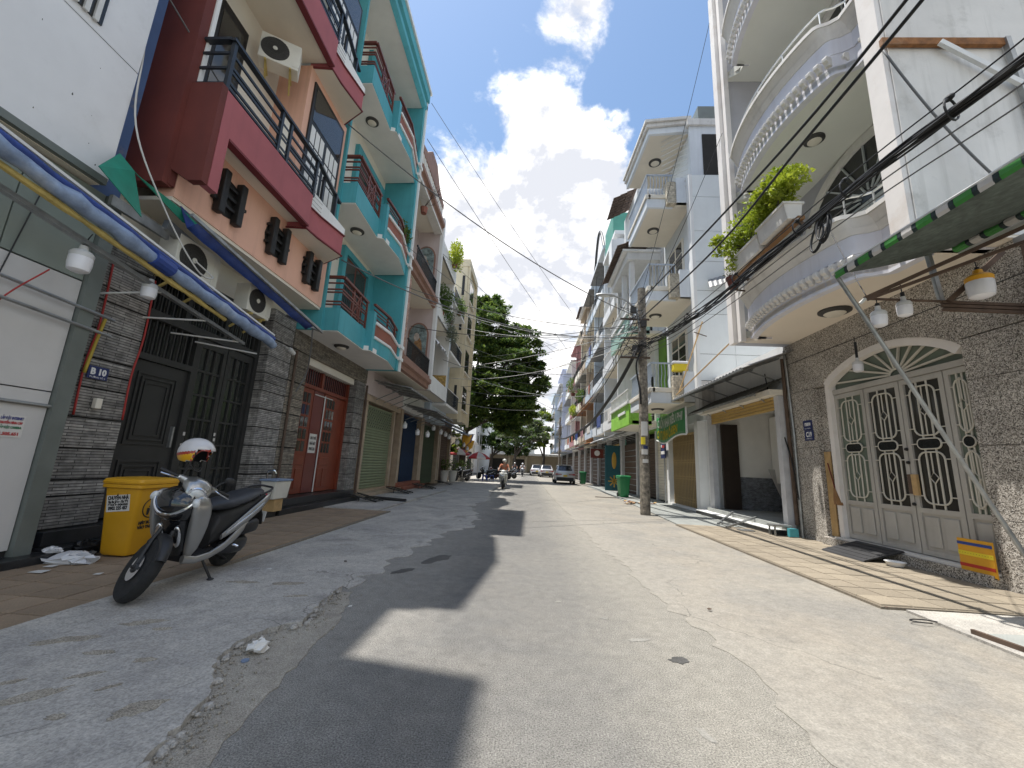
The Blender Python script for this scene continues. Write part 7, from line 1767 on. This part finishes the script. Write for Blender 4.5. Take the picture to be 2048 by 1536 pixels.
# ---------------------------------------------------------------- bins
mat('bin_yellow', (.66, .34, .015), .42, var=.06, vs=3, streak=.12, dirt=(.35, .18, .03)); mat('bin_green', (.02, .20, .07), .45, var=.08)
def wheelie(label, loc, yaw, m_, s=1.0, deco=False, group=None):
    t = thing('wheelie_bin', label, 'bin', loc, (0, 0, yaw), group=group)
    def rr(w, d, z, cy=0): 
        pts = []; r_ = .05
        for (sx, sy, a0) in ((1, 1, 0), (-1, 1, 90), (-1, -1, 180), (1, -1, 270)):
            for k in range(4):
                a = rad(a0 + 30 * k); pts.append((s * (sx * (w - r_) + r_ * math.cos(a)), s * (cy + sy * (d - r_) + r_ * math.sin(a)), s * z))
        return pts
    MB().loft([rr(.17, .19, .02), rr(.185, .205, .05), rr(.235, .255, .80), rr(.24, .26, .84)]).build('body', m_, t, local=True, smooth=True)
    MB().loft([rr(.245, .265, .82), rr(.265, .285, .83), rr(.265, .285, .87), rr(.25, .27, .875)]).build('rim', m_, t, local=True, smooth=True)
    MB().loft([rr(.265, .29, .877), rr(.27, .295, .90), rr(.255, .275, .935), rr(.20, .21, .95)]).build('lid', m_, t, local=True, smooth=True)
    MB().tube([(-.2 * s, .31 * s, .86 * s), (.2 * s, .31 * s, .86 * s)], .016 * s, 8).build('handle', m_, t, local=True)
    for sx in (-1, 1): MB().lathe([(.02, -.025), (.10, -.025), (.10, .025), (.02, .025)], (sx * .19 * s, .20 * s, .10 * s), 16, Matrix.Rotation(rad(90), 4, 'Y')).build('wheel', 'tyre', t, local=True)
    return t
yb = wheelie('yellow wheelie bin with stickers behind the scooter', (-5.08, 5.22, .045), 0, 'bin_yellow', 1.0)
Wb = WM[yb.name]
def onface(x, z, front):   # local point on the tapered faces
    f = (z - .05) / .75
    if front: return Vector((x, -(.205 + .05 * f) - .004, z))
    return Vector(((.185 + .05 * f) + .004, x, z))
sk = thing('sticker', 'white mover advertisement sticker on the left face of the yellow bin', 'sticker', Wb @ Vector((0, -.25, .6)))
tl = math.atan(.05 / .75); tlx = tl
Mf = Wb @ Matrix.Translation(onface(-.02, .64, True)) @ Matrix.Rotation(tl, 4, 'X') @ Matrix(((1, 0, 0, 0), (0, 0, -1, 0), (0, 1, 0, 0), (0, 0, 0, 1))) @ Matrix.Rotation(rad(6), 4, 'Z')
q = MB(); q.add([Mf @ Vector(v) for v in ((-.15, -.10, 0), (.15, -.10, 0), (.15, .10, 0), (-.15, .10, 0), (-.15, -.10, -.002), (.15, -.10, -.002), (.15, .10, -.002), (-.15, .10, -.002))], [(0, 1, 2, 3), (7, 6, 5, 4), (0, 4, 5, 1), (1, 5, 6, 2), (2, 6, 7, 3), (3, 7, 4, 0)]); q.build('sheet', 'paper', sk)
for (s_, z, sz, w) in (('CHUYỂN NHÀ', .065, .06, .27), ('Xe Ba Gác – Xe Tải', .018, .04, .26), ('BỐC XẾP - DỌN KHO', -.018, .028, .26), ('0902 225 457', -.06, .055, .25)):
    text(s_, sz, 'print_black', Mf @ Matrix.Translation((0, z, .002)), sk, bold=.003, width=w)
Mr_ = Wb @ Matrix.Translation(onface(-.03, .58, False)) @ Matrix.Rotation(tlx, 4, 'Y') @ Matrix(((0, 0, 1, 0), (1, 0, 0, 0), (0, 1, 0, 0), (0, 0, 0, 1)))
e = MB(); e.tube([Mr_ @ Vector((.12 * math.cos(a), .12 * math.sin(a), .002)) for a in [k * math.pi / 16 for k in range(32)]], .006, 5, closed=True)
def flat(poly): 
    n = len(poly); e.add([Mr_ @ Vector((x, y, .003)) for x, y in poly], [tuple(range(n))])
flat([(-.065, .0), (-.02, .0), (-.028, -.085), (-.058, -.085)]); flat([(.02, -.10), (.06, -.10), (.055, .04), (.028, .04)]); flat([(-.05, .025), (.04, .03), (.04, .015), (-.045, .012)])
flat([(.04 + .02 * math.cos(a), .065 + .02 * math.sin(a)) for a in [k * math.pi / 5 for k in range(10)]])
e.build('litter_emblem', 'print_black', yb)
for s_, z in (('HÃY BỎ RÁC', -.18), ('VÀO THÙNG', -.235)): text(s_, .05, 'print_black', Mr_ @ Matrix.Translation((0, z, .003)), yb, bold=.003, width=.26)
MB().add([Mr_ @ Vector(v) for v in ((-.02, .14, .002), (.11, .14, .002), (.11, .20, .002), (-.02, .20, .002))], [(0, 1, 2, 3)]).build('label_patch', 'paper', yb, fix=False)
text('CẤM ĐỔ', .04, 'print_navy', Mr_ @ Matrix.Translation((.045, .17, .004)), yb, bold=.003, width=.11)
wheelie('bright green wheelie bin standing by the brown shutter', (4.85, 21.6, .04), rad(8), 'bin_green', 1.15, group='green bins on the right')
wheelie('green bin half hidden behind the right side of the parked grey car', (4.75, 37.0, .02), 0, 'bin_green', 1.15, group='green bins on the right')
wheelie('green bin far down beside the thin pole, left of the parked grey car', (3.85, 50.0, .02), 0, 'bin_green', 1.2, group='green bins on the right')

# ---------------------------------------------------------------- parked cars
mat('car_grey', (.58, .58, .585), .28, metal=.3, var=.02, coat=.8); mat('car_white', (.70, .70, .71), .25, var=.02, coat=.8); mat('car_glass', (.02, .024, .028), .05, var=0, spec=.8)
mat('plate_yellow', (.70, .48, .05), .5, var=0)
def car(label, loc, paint, yaw=0, group='cars parked along the right side', plate='plate_yellow'):
    t = thing('parked_car', label, 'car', loc, (0, 0, yaw), group=group)
    def sec(y, w, z0, z1, tw):   # body cross-section with tucked sills and rounded shoulders
        return [(-w * .92, y, z0), (-w, y, z0 + .15), (-w, y, z1 - .16), (-w * tw, y, z1 - .03), (-w * tw * .8, y, z1), (w * tw * .8, y, z1), (w * tw, y, z1 - .03), (w, y, z1 - .16), (w, y, z0 + .15), (w * .92, y, z0)]
    q = MB(); q.loft([sec(0, .74, .45, .98, .86), sec(.08, .84, .28, 1.04, .88), sec(.5, .88, .22, 1.04, .92), (sec(2.0, .89, .20, 1.02, .93)), sec(3.3, .88, .22, 1.0, .9), sec(4.0, .84, .25, .90, .85), sec(4.28, .70, .42, .74, .8)])
    q.build('body', paint, t, local=True, smooth=True, bevel=.02)
    def gh(y, w, z0, z1, wt): return [(-w, y, z0), (-wt, y, z1), (wt, y, z1), (w, y, z0)]
    q = MB()
    lo = [(.10, .80), (1.0, .84), (2.3, .84), (3.25, .78)]
    base = [(-.80, .10, 1.0), (.80, .10, 1.0), (.83, 3.2, .97), (-.83, 3.2, .97)]; top = [(-.60, .50, 1.56), (.60, .50, 1.56), (.62, 2.35, 1.58), (-.62, 2.35, 1.58)]
    q.add(base + top, [(0, 1, 5, 4), (1, 2, 6, 5), (2, 3, 7, 6), (3, 0, 4, 7), (4, 5, 6, 7)])
    q.build('cabin', paint, t, local=True, smooth=False, bevel=.05)
    def lerp4(a, b, u, v): 
        p0 = Vector(a[0]).lerp(Vector(a[1]), u); p1 = Vector(b[0]).lerp(Vector(b[1]), u); return p0.lerp(p1, v)
    def glassq(a, b, n, u0, u1, v0, v1, off):
        vs = [lerp4(a, b, u, v) + Vector(off) for (u, v) in ((u0, v0), (u1, v0), (u1, v1), (u0, v1))]
        q = MB(); q.add(vs, [(0, 1, 2, 3)]); q.build(n, 'car_glass', t, local=True)
    glassq((base[0], base[1]), (top[0], top[1]), 'rear_window', .10, .90, .18, .90, (0, -.012, .012))
    glassq((base[3], base[2]), (top[3], top[2]), 'windscreen', .06, .94, .10, .92, (0, .012, .012))
    for (a, b, sx) in ((0, 3, -1), (1, 2, 1)):
        for (u0, u1) in ((.16, .36), (.38, .62), (.64, .86)): glassq((base[a], base[b]), (top[a], top[b]), 'side_window', u0, u1, .22, .88, (sx * .012, 0, .006))
    for sx in (-1, 1):
        MB().box(sx * .60, sx * .84, -.012 if False else -.01, .12, .74, .86).build('tail_light', 'lens_red', t, local=True, bevel=.02)
        MB().box(sx * .30, sx * .60, -.006, .08, .76, .82).build('tail_light', 'lens_red', t, local=True)
    MB().box(-.72, .72, -.03, .2, .30, .56).build('bumper', 'plastic_black', t, local=True, bevel=.03)
    MB().box(-.66, .66, -.035, .0, .56, .62).build('bumper_trim', paint, t, local=True)
    MB().box(-.17, .17, -.045, -.03, .60, .76).build('number_plate', plate, t, local=True)
    MB().box(-.55, .55, .38, .62, 1.57, 1.60).build('roof_spoiler', paint, t, local=True, bevel=.01)
    for (x, y) in ((-.80, .75), (.80, .75), (-.80, 3.4), (.80, 3.4)):
        wh = MB().lathe([(.2, -.1), (.31, -.1), (.325, -.07), (.325, .07), (.31, .1), (.2, .1)], (x, y, .325), 24, Matrix.Rotation(rad(90), 4, 'Y')).build('wheel', 'tyre', t, local=True, smooth=True)
        MB().lathe([(.001, -.09), (.2, -.1), (.2, .1), (.001, .09)], (x, y, .325), 18, Matrix.Rotation(rad(90), 4, 'Y')).build('rim', 'galvanised', wh, local=True)
    MB().tube([(0, .9, 1.59), (0, 1.05, 1.66)], .02, 6).build('antenna', 'plastic_black', t, local=True)
    return t
car('grey parked car seen from behind on the right', (3.05, 35.4, .014), 'car_grey')
car('silver grey car parked far away on the right, nearer of the two far cars', (2.25, 54.0, .014), 'car_grey', rad(4))
car('small white car parked far away, farther of the two far cars', (1.0, 59.0, .014), 'car_white', rad(2))

# ---------------------------------------------------------------- people on scooters
def skinmesh(name, m_, V, E_, rads, parent, local=True, sub=2, root=0):
    me = bpy.data.meshes.new(name); me.from_pydata([tuple(v) for v in V], E_, []); me.materials.append(MATS[m_])
    o = bpy.data.objects.new(name, me); COL.objects.link(o); place(o, parent, local)
    md = o.modifiers.new('skin', 'SKIN'); md.use_smooth_shade = True
    for i, r_ in enumerate(rads):
        sv = me.skin_vertices[0].data[i]; sv.radius = r_ if isinstance(r_, tuple) else (r_, r_); sv.use_root = (i == root)
    s_ = o.modifiers.new('sub', 'SUBSURF'); s_.levels = sub; s_.render_levels = sub
    return o
def rider(label, loc, yaw, shirt, trousers, helmet, foot_down=False):
    """Seated person facing local -Y, hands on the grips, feet on the floorboard."""
    t = thing('person', label, 'person', loc, (0, 0, yaw))
    hip = Vector((0, 1.0, .88)); ch = Vector((0, .93, 1.25)); nk = Vector((0, .90, 1.43)); hd = Vector((0, .86, 1.55)); tp = Vector((0, .85, 1.64))
    V = [hip, Vector((0, .97, 1.05)), ch, nk, hd, tp]; Ed = [(0, 1), (1, 2), (2, 3), (3, 4), (4, 5)]; rd = [(.15, .12), (.13, .10), (.15, .11), .055, (.085, .10), (.06, .07)]
    for s in (-1, 1):
        i = len(V); V += [Vector((s * .19, .92, 1.37)), Vector((s * .30, .78, 1.14)), Vector((s * .31, .50, 1.06)), Vector((s * .30, .40, 1.05))]
        Ed += [(2, i), (i, i + 1), (i + 1, i + 2), (i + 2, i + 3)]; rd += [.065, .045, .034, .032]
        i = len(V)
        if foot_down and s < 0: V += [Vector((s * .16, .85, .84)), Vector((s * .28, .55, .58)), Vector((s * .33, .62, .12)), Vector((s * .34, .50, .06))]
        else: V += [Vector((s * .11, .85, .84)), Vector((s * .17, .52, .72)), Vector((s * .13, .60, .36)), Vector((s * .13, .48, .33))]
        Ed += [(0, i), (i, i + 1), (i + 1, i + 2), (i + 2, i + 3)]; rd += [.09, .065, .045, .04]
    skinmesh('body', 'skin', V, Ed, rd, t)
    sv = [V[0], V[1], V[2], V[3] - Vector((0, 0, .05))]; se = [(0, 1), (1, 2), (2, 3)]; sr = [(.165, .135), (.15, .12), (.165, .125), .07]
    for b in (6, 14): i = len(sv); sv += [V[b], V[b].lerp(V[b + 1], .7)]; se += [(2, i), (i, i + 1)]; sr += [.08, .062]
    skinmesh('shirt', shirt, sv, se, sr, t)
    tv = [V[0] + Vector((0, 0, .03))]; te = []; tr_ = [(.17, .14)]
    for b in (10, 18): i = len(tv); tv += [V[b], V[b + 1], V[b + 2]]; te += [(0, i), (i, i + 1), (i + 1, i + 2)]; tr_ += [.11, .08, .06]
    skinmesh('trousers', trousers, tv, te, tr_, t)
    q = MB(); q.ell((0, .86, 1.62), (.125, .145, .12), 16, 10); q.build('helmet', helmet, t, local=True, smooth=True)
    q = MB(); q.ell((0, .765, 1.545), (.02, .022, .03), 8, 6); q.build('nose', 'skin', t, local=True, smooth=True)
    for s in (-1, 1):
        q = MB(); hx = s * .30; q.ell((hx, .36, 1.04), (.045, .04, .022), 10, 6)
        for k in range(4): q.tube([(hx - .034 + k * .022, .345, 1.05), (hx - .034 + k * .022, .315, 1.04), (hx - .034 + k * .022, .325, 1.01)], .010, 5)
        q.tube([(hx - s * .04, .37, 1.03), (hx - s * .05, .34, 1.015), (hx - s * .045, .32, 1.0)], .011, 5)
        q.build('hand', 'skin', t, local=True, smooth=True)
        f = V[13 if s < 0 else 21]; q = MB(); q.ell((f.x, f.y - .03, f.z - .02), (.045, .12, .04), 10, 6); q.build('shoe', 'plastic_black', t, local=True, smooth=True)
    return t
mat('shirt_orange', (.48, .17, .09), .8, var=.1); mat('shirt_white', (.6, .6, .62), .8, var=.08); mat('shirt_dark', (.05, .05, .07), .8, var=.1); mat('denim', (.05, .06, .09), .85, var=.1)
mat('paint_cream', (.58, .57, .52), .3, var=.02, coat=.5)
scooter('pale cream scooter ridden towards the camera in the middle of the street', (-1.55, 23.9, 0), 0, 0, 0, 'paint_cream', 'paint_cream', stand=False)
rider('person in an orange shirt riding the pale cream scooter', (-1.55, 23.9, 0), 0, 'shirt_orange', 'denim', 'paint_cream')
scooter('far scooter with a rider in white, right one of the distant pair', (-.95, 52.0, 0), 0, 0, 0, 'car_white', 'paint_gloss_black', stand=False)
rider('person in a white top on the right one of the distant scooters', (-.95, 52.0, 0), 0, 'shirt_white', 'denim', 'car_white')
scooter('far dark scooter with a rider in grey, left one of the distant pair', (-1.9, 50.5, 0), 0, 0, 0, 'paint_gloss_black', 'paint_gloss_black', stand=False)
rider('person in a grey top on the left one of the distant scooters', (-1.9, 50.5, 0), 0, 'shirt_dark', 'denim', 'paint_silver')
for k, (x, y, yw) in enumerate(((-5.4, 30.2, -.5), (-4.6, 37.0, -1.2), (-3.9, 38.0, -1.3), (-3.2, 39.0, -1.2), (-2.8, 41.5, -1.3))):
    scooter(('dark scooter parked beside the planters on the left' if k == 0 else 'dark scooter in the row parked under the big tree'), (x, y, .03), yw, rad(6), rad(20), ['paint_gloss_black', 'paint_gloss_black', 'red_steel', 'paint_gloss_black', 'gate_blue'][k], 'paint_gloss_black', group=None if k == 0 else 'scooters parked under the tree', stand=True)

# ---------------------------------------------------------------- parasols, planters, stools at the far left
mat('parasol_red', (.42, .03, .035), .7, var=.08); mat('parasol_white', (.55, .52, .52), .7, var=.08)
for (x, y, z, lab) in ((-4.35, 34.0, 2.35, 'red and white parasol nearer the road under the big tree'), (-6.1, 34.6, 2.6, 'red and white parasol half hidden behind the other one')):
    t = thing('parasol', lab, 'parasol', (x, y, 0), group='red and white parasols')
    for k in range(8):
        a0, a1 = 2 * math.pi * k / 8, 2 * math.pi * (k + 1) / 8; q = MB()
        P0 = (x, y, z); e0 = (x + 1.0 * math.cos(a0), y + 1.0 * math.sin(a0), z - .48); e1 = (x + 1.0 * math.cos(a1), y + 1.0 * math.sin(a1), z - .48)
        m0 = (x + .55 * math.cos(a0), y + .55 * math.sin(a0), z - .18); m1 = (x + .55 * math.cos(a1), y + .55 * math.sin(a1), z - .18)
        q.add([P0, m0, m1, e0, e1, (e0[0], e0[1], e0[2] - .12), (e1[0], e1[1], e1[2] - .12)], [(0, 1, 2), (1, 3, 4, 2), (3, 5, 6, 4)])
        q.build('panel', 'parasol_red' if k % 2 else 'parasol_white', t)
    MB().tube([(x, y, .05), (x, y, z + .05)], .025, 8).build('pole', 'white_metal', t); MB().lathe([(.25, .02), (.25, .08), (.05, .12), (.01, .12)], (x, y, 0), 14).build('base', 'concrete_wall', t)
for k, (x, y) in enumerate(((-5.95, 28.4), (-5.5, 29.2), (-5.3, 31.5), (-5.0, 33.0))):
    t = thing('planter', ['first', 'second', 'third', 'last'][k] + ' concrete planter in the row before the big tree, counted from the near end', 'planter', (x, y, .03), group='planters at the far left')
    MB().lathe([(.22, .03), (.27, .4), (.33, .75), (.36, .78), (.33, .8), (.02, .76)], (x, y, 0), 14).build('tub', 'concrete_wall', t, smooth=True)
    leaves(160, .14, in_ball((x, y, 1.15), (.4, .4, .45)), 90 + k).build('foliage', 'leaf_mid', t, fix=False); MB().tube([(x, y, .76), (x + .05, y, 1.2)], .03, 6).build('stem', 'bark', t)
mat('stool_blue', (.03, .06, .35), .4, var=.05)
for k, (x, y) in enumerate(((-3.7, 34.2), (-3.2, 34.9), (-3.9, 35.4))):
    t = thing('stool', 'low blue plastic stool by the parasols', 'stool', (x, y, .03), group='blue stools')
    MB().box(x - .17, x + .17, y - .17, y + .17, .42, .46).build('seat', 'stool_blue', t, bevel=.02)
    for (sx, sy) in ((-1, -1), (1, -1), (1, 1), (-1, 1)): MB().bar((x + sx * .13, y + sy * .13, .42), (x + sx * .18, y + sy * .18, .03), .04).build('leg', 'stool_blue', t)
fl = thing('flag', 'orange and blue cloth flags hanging at the far left shops', 'flag', (-5, 29, 3))
for (y, z, m_) in ((28.6, 2.9, 'orange_board'), (29.4, 3.0, 'tarp_blue'), (30.0, 2.6, 'orange_board')):
    q = MB(); q.add([(-4.9, y, z + .4), (-4.2, y + .1, z + .45), (-4.35, y + .05, z - .1), (-4.8, y, z - .5)], [(0, 1, 2, 3)]); o = q.build('cloth', m_, fl); o.modifiers.new('solid', 'SOLIDIFY').thickness = .01
MB().tube([(-6.2, 29.2, 3.45), (-4.1, 29.3, 3.45)], .02, 6).build('rod', 'galvanised', fl)

# ---------------------------------------------------------------- small things on the ground
for (x, y, ln, lab) in ((-5.72, 16.8, .9, 'black slatted metal ramp before the olive shutter'), (-5.65, 20.2, 1.0, 'black slatted metal ramp before the dark blue gate'), (-5.55, 13.0, .85, 'black slatted metal ramp beside the red door step'), (-5.6, 24.8, .9, 'black slatted metal ramp before the olive folding gate')):
    t = thing('ramp', lab, 'ramp', (x, y, 0), group='metal ramps along the left pavement')
    for dy in (-.3, .3): MB().bar((x - .05, y + dy, .26), (x + ln, y + dy, .07), .04).build('side_rail', 'paint_black', t)
    for k in range(9):
        u = (k + .5) / 9; xx = x - .05 + (ln + .05) * u; MB().box(xx - .03, xx + .03, y - .3, y + .3, .262 - .19 * u, .275 - .19 * u).build('slat', 'paint_black', t)
    for dy in (-.28, .28): MB().box(x + .25, x + .28, y + dy - .015, y + dy + .015, .045, .2).build('leg', 'paint_black', t)
t = thing('pipe', 'dark plastic pipe lying across the left pavement', 'pipe', (-4.7, 13.5, .08))
MB().tube([(-5.45, 13.72, .11), (-4.0, 13.42, .09)], .05, 12).build('tube', 'paint_black', t, smooth=True)
t = thing('water_tank', 'stained beige plastic tub with a tap on a stone block by the red door', 'tub', (-5.55, 8.75, .17))
MB().loft([[(-5.55 + sx * .14, 8.85 + sy * .24, .42) for sx, sy in ((-1, -1), (1, -1), (1, 1), (-1, 1))], [(-5.55 + sx * .17, 8.85 + sy * .29, .80) for sx, sy in ((-1, -1), (1, -1), (1, 1), (-1, 1))]]).build('tub', 'ac_body', t, bevel=.02)
MB().box(-5.74, -5.36, 8.54, 9.16, .80, .84).build('rim', 'tarp_lightblue', t, bevel=.01)
MB().box(-5.68, -5.44, 8.70, 9.0, .165, .42).build('block', 'wood_pale', t)
MB().tube(catmull([(-5.72, 8.75, .84), (-5.72, 8.75, 1.0), (-5.6, 8.78, 1.02), (-5.55, 8.8, .95)], 4), .014, 7).build('tap', 'chrome', t)
r_ = random.Random(12)
def crumple(c, r, seed, n=14, m=9):
    q = MB(); q.ell(c, r, n, m); rr = random.Random(seed)
    q.v = [(v[0] + rr.uniform(-.3, .3) * r[0], v[1] + rr.uniform(-.3, .3) * r[1], max(c[2] - r[2] * .8, v[2] + rr.uniform(-.35, .35) * r[2])) for v in q.v]; return q
mat('bag_white', (.62, .62, .63), .5, var=.1); mat('bag_black', (.012, .012, .013), .3, var=.1)
crumple((-5.22, 4.72, .085), (.24, .16, .06), 1).build('plastic_bag', 'bag_white', label='crumpled white plastic bag on the brown pavement by the step', cat='bag')
crumple((-5.42, 5.02, .12), (.13, .12, .10), 2).build('plastic_bag', 'bag_black', label='black rubbish bag left of the yellow bin', cat='bag')
crumple((-5.5, 4.72, .16), (.10, .06, .035), 3).build('plastic_bag', 'bag_white', label='small white plastic scrap on the black step', cat='bag')
for k, (x, y, w) in enumerate(((-5.1, 4.30, .08), (-4.5, 4.35, .04), (-5.22, 4.5, .06), (-3.0, 4.9, .03), (-1.62, 4.0, .018))):
    q = MB(); z = .052 if x < -1.7 else .02; z = .048 if x < -3.6 else z
    q.add([(x - w, y - w * .5, z), (x + w, y - w * .6, z + .006), (x + w * .9, y + w * .6, z + .012), (x - w * .8, y + w * .5, z + .004)], [(0, 1, 2, 3)]); o = q.build('paper_scrap', 'paper', label='small white paper scrap lying on the ground', cat='paper', group='paper scraps on the ground'); o.modifiers.new('solid', 'SOLIDIFY').thickness = .003
q = crumple((-1.86, 3.06, .045), (.075, .055, .04), 7, 9, 6); q.build('rock', 'stone_white', label='pale broken stone at the edge of the concrete slab', cat='rock')
q = MB(); q.lathe([(.001, .008), (.025, .008), (.025, .016), (.001, .018)], (-1.86, 2.93, 0), 12); q.build('bottle_cap', 'tarp_lightblue', label='blue bottle cap beside the pale stone', cat='bottle cap')
q = MB(); rr = random.Random(15)
for _ in range(420):      # crumbled grit along the broken edge
    i = rr.randrange(6, len(edge) - 2); x, y = edge[i]; x += abs(rr.gauss(0, .09)) + .01; y += rr.uniform(-.08, .08); s = rr.uniform(.003, .013)
    q.ell((x, y, .006 + s * .6), (s, s * rr.uniform(.7, 1.3), s * .8), 5, 3)
q.build('grit', 'sandy_dust', label='loose grit and crumbs below the broken slab edge', cat='grit', kind='stuff')
q = MB()
for _ in range(60):
    i = rr.randrange(len(edge) - 1); x, y = edge[i]; s = rr.uniform(.012, .03); q.ell((x + rr.uniform(-.01, .03), y + rr.uniform(-.04, .04), rr.uniform(.0, .03)), (s, s * 1.3, s * .8), 6, 4)
q.build('broken_lumps', 'concrete_left', label='broken lumps along the edge of the concrete slab', cat='rubble', kind='stuff')
def blob(x, y, a, b, rot, seed, z0, z1=None):
    rr = random.Random(seed); pts = []
    for k in range(18):
        th = 2 * math.pi * k / 18; f = rr.uniform(.6, 1.1); u, v = a * f * math.cos(th), b * f * math.sin(th); pts.append((x + u * math.cos(rot) - v * math.sin(rot), y + u * math.sin(rot) + v * math.cos(rot)))
    return pts
mat_ground('worn_patch', (.34, .30, .24), (.12, .11, .095), (.46, .415, .34), agg=.5, ags=110, patch=.8, ps=6, bump=1.0)
mat('wet_asphalt', (.075, .072, .067), .6, var=.25, vs=6, grain=.4, gs=110)
for k, (x, y, a, b, ro) in enumerate(((-3.16, 2.94, .22, .06, .5), (-2.77, 2.81, .10, .035, .3), (-2.94, 3.29, .16, .06, .5), (-2.41, 2.76, .07, .035, .2), (-2.57, 2.55, .09, .03, .6), (-2.62, 2.31, .17, .06, .8), (-1.99, 2.29, .13, .07, .8), (-2.3, 2.18, .05, .03, .3), (-2.71, 3.21, .07, .035, .2), (-2.32, 2.45, .06, .02, .9), (-2.9, 2.4, .12, .03, .7), (-2.5, 4.45, .2, .06, .2), (-2.95, 4.4, .16, .05, .1), (-2.2, 4.1, .12, .03, .3))):
    MB().prism(blob(x, y, a, b, ro, 50 + k, 0), 'z', .0502, .0525).build('worn_patch', 'worn_patch', kind='stuff', label='worn patch of exposed aggregate in the left concrete', cat='patch', group='worn patches')
for k, (x, y, a, b, ro) in enumerate(((-1.28, 6.15, .34, .13, 1.15), (-1.55, 5.4, .2, .09, 1.0), (1.18, 3.42, .09, .06, .2))):
    MB().prism(blob(x, y, a, b, ro, 80 + k, 0), 'z', .001, .0045).build('oil_stain', 'wet_asphalt', kind='stuff', label='dark damp stain on the road surface', cat='stain', group='dark stains on the road')
mat_ground('pale_patch', (.25, .24, .215), (.2, .19, .175), (.30, .285, .25), agg=.2, ags=90, patch=.7, ps=3)
for k, (x, y, a, b, ro) in enumerate(((.95, 3.75, .11, .04, .2), (.75, 4.2, .05, .025, 0), (.35, 4.6, .04, .025, .4), (1.0, 2.55, .03, .08, .3))):
    MB().prism(blob(x, y, a, b, ro, 110 + k, 0), 'z', .0005, .003).build('cement_smear', 'pale_patch', kind='stuff', label='pale cement smear on the asphalt', cat='patch', group='cement smears')
t = thing('debris', 'pile of broken boards and brown scraps on the pavement behind the pole', 'debris', (4.6, 17.8, .04))
for k in range(16):
    x, y = 4.1 + r_.uniform(0, 1.3), 17.4 + r_.uniform(0, .9); a = r_.uniform(0, 3); L_ = r_.uniform(.15, .5); z = .05 + r_.uniform(.0, .05)
    MB().bar((x - L_ * math.cos(a) / 2, y - L_ * math.sin(a) / 2, z), (x + L_ * math.cos(a) / 2, y + L_ * math.sin(a) / 2, z + .02), r_.uniform(.04, .12), .02).build('scrap', ['wood_pale', 'cardboard', 'brown_red_rail', 'paper'][k % 4], t)
t = thing('steel_rod', 'long thin steel rod lying on the right pavement near the green bin', 'rod', (4.4, 21.2, .05))
MB().bar((3.3, 20.9, .03), (5.4, 20.6, .05), .03).build('rod', 'rusty_brown', t)
cable([(4.0 + .0 * a, 4.55, .05) if False else (4.02 + .13 * math.cos(a), 4.62 + .05 * math.sin(a), .035) for a in [k * .5 for k in range(11)]], .006, 'black_cable', 'small loop of wire on the right concrete', name='wire')
for k, (x, y) in enumerate(((3.98, 9.35), (4.02, 5.06), (1.9, 4.6), (-2.4, 5.6))):
    crumple((x, y, .026), (.022, .016, .008), 60 + k, 8, 5).build('dry_leaf', 'rusty_brown', label='brown dry leaf lying on the concrete', cat='leaf', group='dry leaves')
